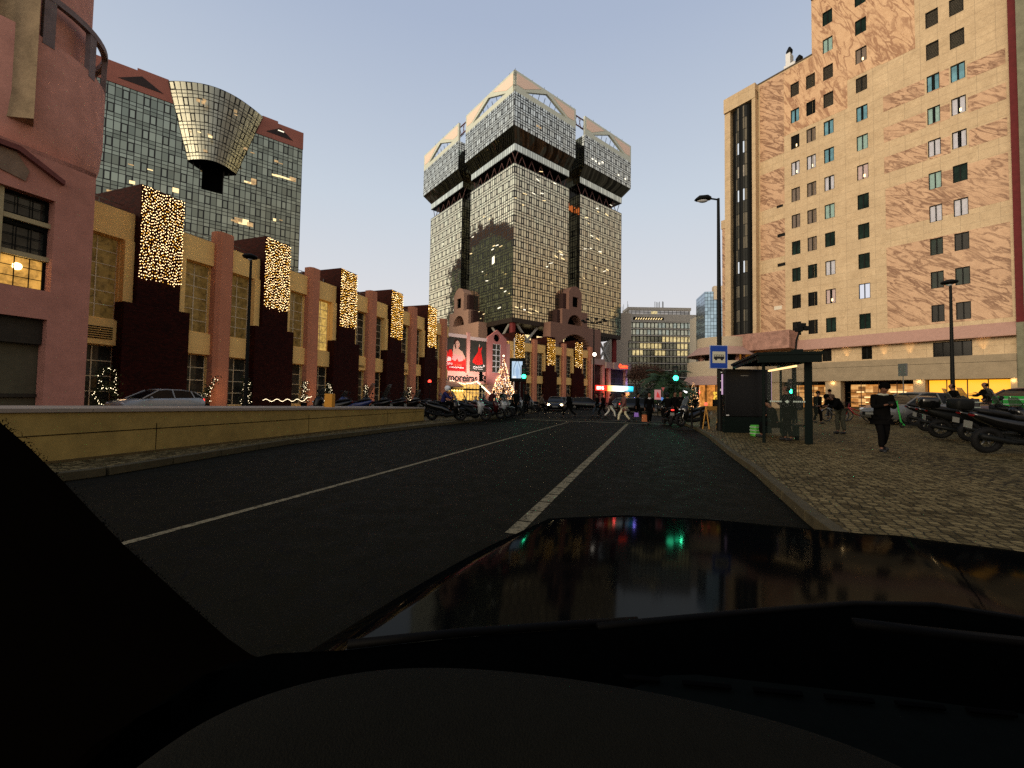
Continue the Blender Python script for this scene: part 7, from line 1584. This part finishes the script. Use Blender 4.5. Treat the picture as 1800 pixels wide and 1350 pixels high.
q = at(1168, 700, 50); q.z = 0; palm('large dark palm with a full crown behind the right green signal', q, 3.3, 3.6, 60, pg)
q = at(1186, 700, 44); q.z = 0; palm('shorter palm just right of the right green signal', q, 2.0, 2.6, 46, pg)
q = at(1124, 700, 62); q.z = 0; palm('low palm with arching fronds lit bluish beside the glowing fascia', q, 1.6, 3.4, 40, pb)
q = at(1143, 700, 56); q.z = 0; palm('low palm between the bare tree and the large palm', q, 1.4, 3.0, 36, pb)
def bare(label, base, h, sp):
    t_ = thing('bare_tree', label, 'tree', base); rnd = random.Random(4); mb = MB(); lv = MB()
    def br(p, d, l_, r_, n):
        q = p + d * l_; mb.tube([p, p.lerp(q, 0.5) + Vector((rnd.uniform(-1, 1), rnd.uniform(-1, 1), 0)) * l_ * 0.06, q], [r_, r_ * 0.85, r_ * 0.65], 5 if n > 3 else 3, False)
        if n <= 2:
            for k in range(5): c = q + Vector((rnd.gauss(0, .35), rnd.gauss(0, .35), rnd.gauss(0, .3))); a = Vector((rnd.uniform(-1, 1), rnd.uniform(-1, 1), rnd.uniform(-1, 1))).normalized() * 0.12; b = a.orthogonal().normalized() * 0.07; lv.face([c - a, c + b, c + a, c - b])
        if n == 0: return
        for k in range(3 if n > 2 else 4):
            d2 = (d + Vector((rnd.uniform(-1, 1) * sp, rnd.uniform(-1, 1) * sp, rnd.uniform(-0.2, 0.6)))).normalized(); br(q, d2, l_ * rnd.uniform(0.62, 0.85), r_ * 0.6, n - 1)
    br(base, Vector((0, 0, 1)), h * 0.28, 0.16, 5); mb.build('trunk', plain('bare_bark', (0.055, 0.035, 0.025), 0.9, var=0.3), t_); lv.build('dry_leaves', plain('dry_leaf', (0.07, 0.035, 0.02), 0.8, var=0.4), t_)
q = at(1118, 700, 60); q.z = 0; bare('leafless brown tree between the corner shop and the office slab', q, 6.6, 0.85)
q = at(1138, 700, 75); q.z = 0; bare('second leafless tree behind the first one, before the office slab', q, 7.8, 0.8)
bol = None
for i, (px, py, pv, lb) in enumerate([(822, 737, 0, 'bollard before the second scooter'), (905, 733, 0, 'bollard left of the signal post'), (894, 735, 0, 'leftmost bollard of the kerb corner'), (915, 731.5, 0, 'bollard touching the foot of the signal post'), (934, 727.5, 0, 'bollard nearest the striding person'), (1216, 752, 1, 'bollard before the kerbside black scooter'), (1232, 753, 1, 'bollard left of the orange barrier'), (1165, 741, 0, 'bollard at the right lane behind the scooter rider')]):
    p = gnd(px, py, pv == 1)
    if not pv: p = Vector((p.x, p.y, 0.1 if px < 1000 else 0))
    if bol is None:
        t_ = thing('bollard', 'x', 'bollard', (0, 0, 0), 'black bollards along the kerbs'); mb = MB(); mb.lathe((0, 0, 0), [(0.06, 0), (0.06, 0.05), (0.042, 0.07), (0.042, 0.78), (0.055, 0.80), (0.055, 0.86), (0.03, 0.92), (0.001, 0.93)], 14); mb.build('post', darkmet, t_, smooth=True, auto=40); bol = t_; o = t_
    else: o = copy_tree(bol)
    o['label'] = 'short black ' + lb; o.location = p
amber = plain('barrier_orange', (0.40, 0.20, 0.04), 0.6, var=0.2)
def barrier(label, p, az, lamps=True):
    t_ = thing('street_barrier', label, 'barrier', p, 'orange works barriers beside the tall lamp'); a = R(az); u = Vector((math.sin(a), math.cos(a), 0)); v = Vector((u.y, -u.x, 0))
    mb = MB()
    for s_ in (0, 1):
        for w_ in (-1, 1): mb.tube([p + u * s_ * 0.9 + v * 0.16 * w_, p + u * s_ * 0.9 + Vector((0, 0, 0.98))], 0.022, 6)
    mb.build('leg', amber, t_)
    mb = MB(); mb.prism([p + Vector((0, 0, z_)) for z_ in ()] or [p + Vector((0, 0, 0.82)), p + u * 0.9 + Vector((0, 0, 0.82)), p + u * 0.9 + Vector((0, 0, 0.98)), p + Vector((0, 0, 0.98))], v * 0.03); mb.build('board', amber, t_)
    if lamps: mb = MB(); mb.ball(p + Vector((0, 0, 1.07)), 0.075, 10, 6); mb.ball(p + u * 0.9 + Vector((0, 0, 1.07)), 0.075, 10, 6); mb.build('warning_lamp', emis('warning_red', (1, 0.10, 0.05), 2.0), t_)
p = gnd(1241, 754, True); barrier('orange works barrier with two red lamps left of the tall lamp post', p, 62)
barrier('orange works barrier right of the tall lamp post, partly behind the advertising panel', gnd(1272, 750, True), 70, False)
mb = MB(); c = at(577, 702, 14.5); t_ = thing('yellow_box', 'small yellow ticket box just above the wall top', 'box', (c.x, c.y, 0)); mb.box(c.x - 0.14, c.x + 0.14, c.y, c.y + 0.25, 0.3, at(577, 692, 14.5).z); mb.build('case', plain('box_yellow', (0.50, 0.22, 0.02), 0.5, var=0.1), t_, bevel=0.02)
c = at(1150, 690, 33); t_ = thing('poster_stand', 'small white and red poster stand beneath the palms', 'poster stand', (at(1157, 690, 34).x, 34, 0)); a, b_ = at(1151, 685, 34), at(1162, 702.5, 34)
mb = MB(); mb.box(a.x, b_.x, 34, 34.1, b_.z, a.z); mb.build('panel', emis('stand_glow', (0.55, 0.22, 0.22), 0.8), t_, bevel=0.02)
mb = MB(); 
mb.prism([(a.x + .12, 33.98, b_.z + .2), (b_.x - .1, 33.98, b_.z + .15), (b_.x - .15, 33.98, b_.z + .42), (a.x + .2, 33.98, a.z - .15)], (0, 0.015, 0)); mb.build('red_shape', emis('stand_red', (0.6, 0.02, 0.02), 0.8), t_)
mb = MB(); mb.tube([((a.x + b_.x) / 2, 34.05, 0), ((a.x + b_.x) / 2, 34.05, b_.z)], 0.04, 6); mb.build('post', darkmet, t_)
c = at(1163.5, 701, 36); t_ = thing('round_road_sign', 'small round pale blue road sign beneath the palms', 'road sign', (c.x, 36, 0)); mb = MB(); mb.lathe(c, [(0.14, -0.02), (0.14, 0.01), (0.001, 0.01)], 16, 'y'); mb.build('disc', emis('sign_paleblue', (0.12, 0.3, 0.75), 0.7), t_); mb = MB(); mb.tube([(c.x, 36.05, 0), (c.x, 36.05, c.z)], 0.03, 6); mb.build('post', greymet, t_)
c = at(1165.5, 684, 37); t_ = thing('triangular_road_sign', 'small triangular red edged sign on a post by the palms', 'road sign', (c.x, 37, 0)); mb = MB(); mb.prism([(c.x - .15, 37, c.z + .15), (c.x + .15, 37, c.z + .15), (c.x, 37, c.z - .2)], (0, .02, 0)); mb.build('plate', plain('sign_pink', (0.5, 0.12, 0.12), 0.5, var=0), t_); mb = MB(); mb.tube([(c.x, 37.05, 0), (c.x, 37.05, c.z)], 0.03, 6); mb.build('post', greymet, t_)
c = at(1205, 687, 47); t_ = thing('globe_light', 'round white lamp hanging at the left edge of the round corner shop', 'lamp', c); mb = MB(); mb.ball(c, 0.27, 12, 8); mb.build('globe', emis('globe_white2', (1, 0.95, 0.95), 5), t_)
# ---------------------------------------------------------------- bus shelter
sh_t = thing('bus_shelter', 'dark bus shelter with a flat roof and glass end panel on the right pavement', 'bus shelter', (8.4, 14, 0.15))
O = Vector((7.15, 12.05, 0)); tt, nn = tr, nr
def SP(a, b, z_): p = O + tt * a + nn * b; return Vector((p.x, p.y, z_))
frm = plain('shelter_green_black', (0.004, 0.007, 0.006), 0.5, var=0, spec=0.05)
mb = MB(); mb.box(0, 4.3, 0, 1.66, 0, 1, lambda x, y, z_: SP(x, y, 2.72 + 0.08 * z_ + (0.07 if 0.2 < y < 1.5 else 0)))
mb.box(0.05, 4.25, 0.05, 0.13, 2.60, 2.72, SP); mb.box(0.05, 4.25, 1.55, 1.62, 2.58, 2.72, SP); mb.box(0.03, 0.13, 0.05, 1.62, 2.5, 2.72, SP)
for x in (1.1, 2.15, 3.2): mb.box(x, x + 0.06, 0.13, 1.55, 2.62, 2.72, SP)
mb.box(0.3, 0.5, 1.0, 1.25, 2.8, 2.9, SP)
mb.build('roof', frm, sh_t)
lo_ = O
a = gnd(1343, 778, True); b_ = gnd(1424, 781, True)
mb = MB(); mb.tube([a, Vector((a.x, a.y, 2.72))], 0.045, 8); mb.build('front_post', frm, sh_t)
ux = (b_ - a).normalized(); uy = Vector((-ux.y, ux.x, 0)); 
mb = MB(); mb.prism([b_ - ux * 0.12, b_ + ux * 0.08, b_ + ux * 0.08 + uy * 0.06, b_ - ux * 0.12 + uy * 0.06], (0, 0, 2.62)); mb.build('end_post', frm, sh_t, bevel=0.01)
gm, gnt, gbs = newmat('shelter_glass'); gbs.inputs['Base Color'].default_value = (0.10, 0.13, 0.10, 1); gbs.inputs['Alpha'].default_value = 0.05; gbs.inputs['Roughness'].default_value = 0.05
mb = MB(); g0, g1_ = a + ux * 0.1, b_ - ux * 0.18; mb.prism([Vector((g0.x, g0.y, 0.35)), Vector((g1_.x, g1_.y, 0.35)), Vector((g1_.x, g1_.y, 2.45)), Vector((g0.x, g0.y, 2.45))], uy * 0.012); mb.build('end_glass', gm, sh_t)
mb = MB(); 
for i in range(3):
    p = SP(1.0 + i * 1.45, 1.58, 0.2); mb.tube([p, Vector((p.x, p.y, 2.7))], 0.04, 8)
mb.build('back_post', frm, sh_t)
mb = MB(); mb.prism([SP(0.3, 1.58, 0.4), SP(3.9, 1.58, 0.4), SP(3.9, 1.58, 2.45), SP(0.3, 1.58, 2.45)], nn * 0.012); mb.build('back_glass', gm, sh_t)
mb = MB(); mb.prism([SP(1.4, 1.25, 0.60), SP(3.4, 1.25, 0.60), SP(3.4, 1.65, 0.60), SP(1.4, 1.65, 0.60)], (0, 0, 0.05)); mb.box(1.6, 1.68, 1.4, 1.5, 0.15, 0.60, SP); mb.box(3.1, 3.18, 1.4, 1.5, 0.15, 0.60, SP); mb.build('bench', frm, sh_t)
gf = Face(a.x, a.y, math.degrees(math.atan2(ux.x, ux.y)), 1)
fm_ = plain('frosted_mark', (0.35, 0.42, 0.36), 0.6, var=0)
zt_ = at(1388, 706, a.y).z
mb = MB()
cS = 0.62; mb.prism([gf.pt(cS, zt_ - 0.05, 0.01), gf.pt(cS + 0.06, zt_, 0.01), gf.pt(cS, zt_ + 0.05, 0.01), gf.pt(cS - 0.06, zt_, 0.01)], gf.n * 0.003)
for k in range(6): x = 0.16 + k * 0.055; gf.box(mb, x, x + 0.04, zt_ - 0.02, zt_ + 0.025, 0.01, 0.013)
for k in range(6): x = 0.78 + k * 0.055; gf.box(mb, x, x + 0.04, zt_ - 0.02, zt_ + 0.025, 0.01, 0.013)
mb.build('glass_marking', fm_, sh_t)
mb = MB(); mb.tube([SP(2.2, 1.6, 2.55), SP(3.9, 1.2, 2.5)], 0.035, 6); mb.build('roof_light', emis('tube_warm', (1, 0.62, 0.25), 2.2), sh_t)
# advertising panel
a, b_ = gnd(1283, 762, True), gnd(1358, 762, True); a.z = b_.z = 0.15
pt_ = thing('advertising_stand', 'tall unlit black advertising stand with a thin pale edge beside the shelter', 'advertising stand', a)
y = 16.0; x0_, x1_ = a.x, b_.x
mb = MB(); mb.box(x0_, x1_, y, y + 0.22, 0.75, at(1320, 649, y).z); mb.build('case', plain('panel_black', (0.004, 0.004, 0.004), 0.3, var=0, spec=0.2), pt_, bevel=0.03)
mb = MB(); mb.box(x0_, x1_ + 0.0, y + 0.02, y + 0.2, 0.13, 0.745); mb.build('base', frm, pt_)
mb = MB(); mb.box(x1_ + 0.012, x1_ + 0.03, y + 0.05, y + 0.1, 1.4, at(1320, 651, y).z); mb.box(x0_ - 0.03, x0_ - 0.012, y + 0.12, y + 0.2, 1.6, 2.4); mb.build('lit_edge', emis('edge_violet', (0.8, 0.5, 0.75), 0.7), pt_)
mb = MB(); mb.box(x0_ + 0.62, x0_ + 0.92, y - 0.008, y - 0.002, 2.33, 2.36); mb.build('name_strip', plain('strip_grey', (0.18, 0.18, 0.17), 0.5, var=0), pt_)
mb = MB(); mb.box(x0_ + 0.05, x0_ + 0.16, y - 0.006, y - 0.001, 0.79, 0.82); mb.build('label', whitem, pt_)
# ---------------------------------------------------------------- the car the picture is taken from
own = thing('own_car', 'dark interior, bonnet and windscreen edge of the car the scene is seen from', 'car', (0.1, 0.2, 0))
def CP(l, f, z_): p = nr * l + tr * f; return Vector((p.x, p.y, z_))
def interp(x, T):
    if x <= T[0][0]: return T[0][1]
    for (a, b_), (c, d) in zip(T, T[1:]):
        if x <= c: return b_ + (d - b_) * (x - a) / (c - a)
    return T[-1][1]
HZ, HK = 0.985, math.tan(R(6.5))
def hoodpt(px, py):
    d = ray(px, py); t = (HZ + 0.9 * HK - H) / (d.z + HK * d.dot(tr)); q = Vector((0, 0, H)) + d * t; return (q.dot(nr), q.dot(tr))
FT = [hoodpt(*q) for q in [(868, 950), (890, 934), (920, 919), (960, 908), (1100, 905), (1250, 913), (1430, 930), (1600, 945), (1800, 965)]]
HL = FT[0][0] - 0.002; FT += [(FT[-1][0] + 0.22, FT[-1][1] - 0.04), (FT[-1][0] + 0.38, FT[-1][1] - 0.3)]
BT = [hoodpt(*q) for q in [(600, 1160), (850, 1137), (1100, 1112), (1300, 1090), (1560, 1071), (1700, 1085)]]; BT += [(0.9, BT[-1][1] - 0.04), (1.3, BT[-1][1] - 0.4)]
HR = FT[-1][0]
hp_m, hnt, hbs = newmat('bonnet_paint'); hbs.inputs['Base Color'].default_value = (0.0015, 0.0018, 0.002, 1); hbs.inputs['Specular IOR Level'].default_value = 0
hg = hnt.nodes.new('ShaderNodeBsdfGlossy'); hg.inputs['Roughness'].default_value = 0.075; hg.inputs['Color'].default_value = (0.95, 1, 1, 1); hm = hnt.nodes.new('ShaderNodeMixShader'); hf = hnt.nodes.new('ShaderNodeLayerWeight'); hf.inputs['Blend'].default_value = 0.3
lk(hnt, X(hnt, hf.outputs['Facing']) * 0.045 + 0.005, hm.inputs[0]); hnt.links.new(hbs.outputs[0], hm.inputs[1]); hnt.links.new(hg.outputs[0], hm.inputs[2]); hnt.links.new(hm.outputs[0], hnt.nodes['Material Output'].inputs[0])
mb = MB(); rows = []
for i in range(45):
    l = HL + (HR - HL) * i / 44; f0, f1 = interp(l, BT) - 0.03, interp(l, FT); row = []
    for j in range(25):
        v_ = j / 24; f = f0 + (f1 - f0) * v_; z_ = HZ - HK * (f - 0.9) + 0.006 * math.sin(math.pi * v_) - 0.012 * abs((l - 0.42) / 0.9) ** 4 + 0.006 * math.exp(-((l - 0.62 - 0.3 * v_) / 0.06) ** 2)
        row.append(CP(l, f, z_))
    e_ = row[-1]; row += [e_ + tr * 0.03 + Vector((0, 0, -0.02)), e_ + tr * 0.06 + Vector((0, 0, -0.10)), e_ + tr * 0.08 + Vector((0, 0, -0.40))]
    rows.append(row)
l0 = rows[0]
mb.grid([[p - nr * 0.03 + Vector((0, 0, -0.35)) for p in l0], [p - nr * 0.012 + Vector((0, 0, -0.015)) for p in l0]] + rows)
mb.build('bonnet', hp_m, own, smooth=True, auto=60)
mb = MB(); rows = []
for f in [0.35 + 0.06 * i for i in range(14)]:
    sh_ = 0.09 * max(0, (f - 0.85) / 0.3) ** 1.5; zz = HZ - HK * (f - 0.9) - 0.03
    rows.append([CP(HL - 0.016 + sh_, f, zz), CP(HL - 0.035 + sh_, f, zz - 0.006), CP(HL - 0.06 + sh_, f, zz - 0.03), CP(HL - 0.09 + sh_, f, zz - 0.15), CP(HL - 0.10 + sh_, f, 0.4)])
mb.grid(rows); mb.build('wing_panel', plain('wing_paint', (0.0022, 0.0022, 0.002), 0.6, var=0, spec=0.03), own, smooth=True)
inter = plain('interior_black', (0.0010, 0.0011, 0.0010), 0.9, var=0.3, scale=30, spec=0.0); dashm = plain('dash_plastic', (0.0075, 0.0072, 0.0050), 0.85, var=0.12, scale=60, spec=0.05, bmp=0.3); trimm = plain('door_trim', (0.0014, 0.0011, 0.0009), 0.9, var=0.1, spec=0.0)
def zpl(px, py, z_):
    d = ray(px, py); k = (z_ - H) / d.z; return Vector((d.x * k, d.y * k, z_))
def hpl(px, py, dz=0.0): l_, f_ = hoodpt(px, py); return CP(l_, f_, HZ - HK * (f_ - 0.9) + dz)
mb = MB(); top = [hpl(px, py, 0.012) for px, py in [(300, 1252), (400, 1185), (480, 1166), (600, 1160), (700, 1148), (850, 1132), (1000, 1120), (1100, 1112), (1300, 1090), (1430, 1078), (1560, 1072), (1700, 1085), (1800, 1098), (2000, 1130)]]
rows = [[p + Vector((0, 0, -0.12)) for p in top], top, [p - tr * 0.03 + Vector((0, 0, 0.004)) for p in top], [p - tr * 0.09 + Vector((0, 0, -0.02)) for p in top], [p - tr * 0.5 + Vector((0, 0, -0.18)) for p in top]]
mb.grid(rows); mb.build('cowl', inter, own, smooth=True)
mb = MB(); ds = [zpl(px, py, 0.985) for px, py in [(560, 1250), (800, 1185), (1020, 1163), (1200, 1183), (1400, 1205), (1600, 1228), (1800, 1255), (2000, 1290)]]
mb.grid([ds, [p - tr * 0.02 + Vector((0, 0, 0.006)) for p in ds], [p - tr * 0.12 + Vector((0, 0, 0.004)) for p in ds], [p - tr * 0.7 + Vector((0, 0, -0.1)) for p in ds]]); mb.build('dashboard', plain('dash_far', (0.0042, 0.0052, 0.0045), 0.85, var=0.15, scale=40, spec=0.0), own, smooth=True)
mb = MB()
for k in range(6):
    a_ = zpl(1075 + k * 125, 1188 + k * 12, 0.996); b2 = zpl(1160 + k * 125, 1196 + k * 12, 0.996); mb.tube([a_, b2], 0.0035, 6)
mb.build('demister_vent', black, own)
mb = MB()
rid = [at(px, py, Y) for px, py, Y in [(120, 1440, .29), (240, 1345, .32), (330, 1280, .345), (420, 1232, .365), (560, 1187, .385), (720, 1166, .40), (900, 1175, .40), (1100, 1203, .385), (1300, 1245, .365), (1450, 1288, .345), (1600, 1348, .325), (1750, 1430, .30)]]
rows = [[p + Vector((0, 0.015, -0.10)) for p in rid], [p + Vector((0, 0.006, -0.006)) for p in rid], rid, [p + Vector((0, -0.02, 0.0005)) for p in rid], [p + Vector((0, -0.055, -0.006)) for p in rid], [p + Vector((0, -0.10, -0.022)) for p in rid], [p + Vector((0, -0.16, -0.06)) for p in rid], [p + Vector((0, -0.22, -0.14)) for p in rid]]
mb.grid(rows); o_ = mb.build('instrument_hood', dashm, own, smooth=True); o_.modifiers.new('u', 'SUBSURF').levels = 2
mb = MB(); pil = [(-150, 600), (0, 742), (50, 785), (100, 834), (160, 898), (215, 955), (270, 1005), (330, 1060), (400, 1122), (440, 1150), (490, 1170), (430, 1200), (330, 1260), (220, 1360), (100, 1500), (-500, 1500), (-500, 600)]
mb.prism([at(px, py, 0.55) for px, py in pil], Vector((-0.10, -0.02, -0.02))); mb.build('windscreen_pillar', trimm, own)
mb = MB()
for i in range(14):
    for j in range(3):
        t = i / 14 + random.random() * 0.02; pxy = (10 + 330 * t, 742 + 310 * t); 
for i in range(260):
    t = random.random() ** 1.6 * 0.75; j = random.randrange(len(pil) - 1); k_ = t * 9; j = 1 + int(k_); u = k_ - int(k_); px = pil[j][0] + (pil[j + 1][0] - pil[j][0]) * u; py = pil[j][1] + (pil[j + 1][1] - pil[j][1]) * u
    o_ = random.random() * 9 * (1 - t); mb.octa(at(px + o_, py - o_, 0.552), 0.0013 * random.uniform(0.5, 1.2) * (1 - o_ / 14))
tag(mb.build('frit_dots', black, own), kind='stuff')
mb = MB()
for pts_ in ([(610, 1152, 1.0), (800, 1130, 1.0), (1000, 1114, 1.005), (1120, 1106, 1.0)], [(1050, 1118, 1.01), (1300, 1092, 1.015), (1500, 1074, 1.015), (1640, 1076, 1.01), (1850, 1110, 1.0)]):
    mb.tube([hpl(q[0], q[1], 0.014) for q in pts_], 0.006, 8)
mb.tube([zpl(1500, 1095, 1.0), zpl(1620, 1110, 1.0), zpl(1850, 1135, 0.995)], 0.009, 8)
mb.build('wiper', plain('wiper_black', (0.002, 0.002, 0.002), 0.6, var=0, spec=0.05), own, smooth=True)
mb = MB(); mb.box(-0.9, 1.9, -1.2, 0.02, 1.60, 1.66); mb.build('roof', inter, own)  # unseen car roof, put in to keep sky light off the dashboard
mb = MB(); mb.box(-0.9, 1.9, -1.25, -1.2, 0.4, 1.66); mb.build('rear_cabin_blocker', inter, own)  # unseen rear panel, added to close the cabin against light from behind
# ---------------------------------------------------------------- one mesh per loose piece for countable parts
def split_loose(ob):
    me = ob.data; n = len(me.vertices); par = list(range(n))
    def fnd(i):
        while par[i] != i: par[i] = par[par[i]]; i = par[i]
        return i
    for e in me.edges: a, b = fnd(e.vertices[0]), fnd(e.vertices[1]); par[a] = b
    grp = {}
    for p in me.polygons: grp.setdefault(fnd(p.vertices[0]), []).append(p.index)
    if len(grp) < 2 or len(grp) > 40: return
    gl = list(grp.values())
    for gi, faces in enumerate(gl):
        bm = bmesh.new(); bm.from_mesh(me); bm.faces.ensure_lookup_table(); keep = set(faces)
        bmesh.ops.delete(bm, geom=[f for f in bm.faces if f.index not in keep], context='FACES')
        m2 = bpy.data.meshes.new(me.name); bm.to_mesh(m2); bm.free()
        for m in me.materials: m2.materials.append(m)
        o = bpy.data.objects.new(ob.name.split('.')[0], m2); C.objects.link(o); o.parent = ob.parent; o.location = ob.location
        for md in ob.modifiers:
            if md.type == 'BEVEL': b = o.modifiers.new('b', 'BEVEL'); b.width = md.width; b.segments = 2; b.limit_method = 'ANGLE'
    bpy.data.objects.remove(ob)
SPLIT = {'window_pillar', 'leg', 'canopy_lamps', 'undercroft_windows', 'lit_foyer_window', 'fork', 'balcony_post', 'brace', 'column', 'dark_return', 'pink_infill', 'wall_pillar', 'back_post', 'dark_gap', 'marble_panel', 'curtain', 'antenna', 'top_floor_lights', 'sticker', 'warning_lamp', 'wiper', 'demister_vent', 'lit_edge', 'cream_panel', 'stair_surround', 'shelf_lights', 'poster_cornice', 'window_post', 'office_light', 'roof_rail', 'coping', 'base_skirt'}
seen = {}
for o in list(C.objects):
    if o.type == 'MESH' and o.name.split('.')[0] in SPLIT and o.parent is not None and o.data.users == 1: split_loose(o)
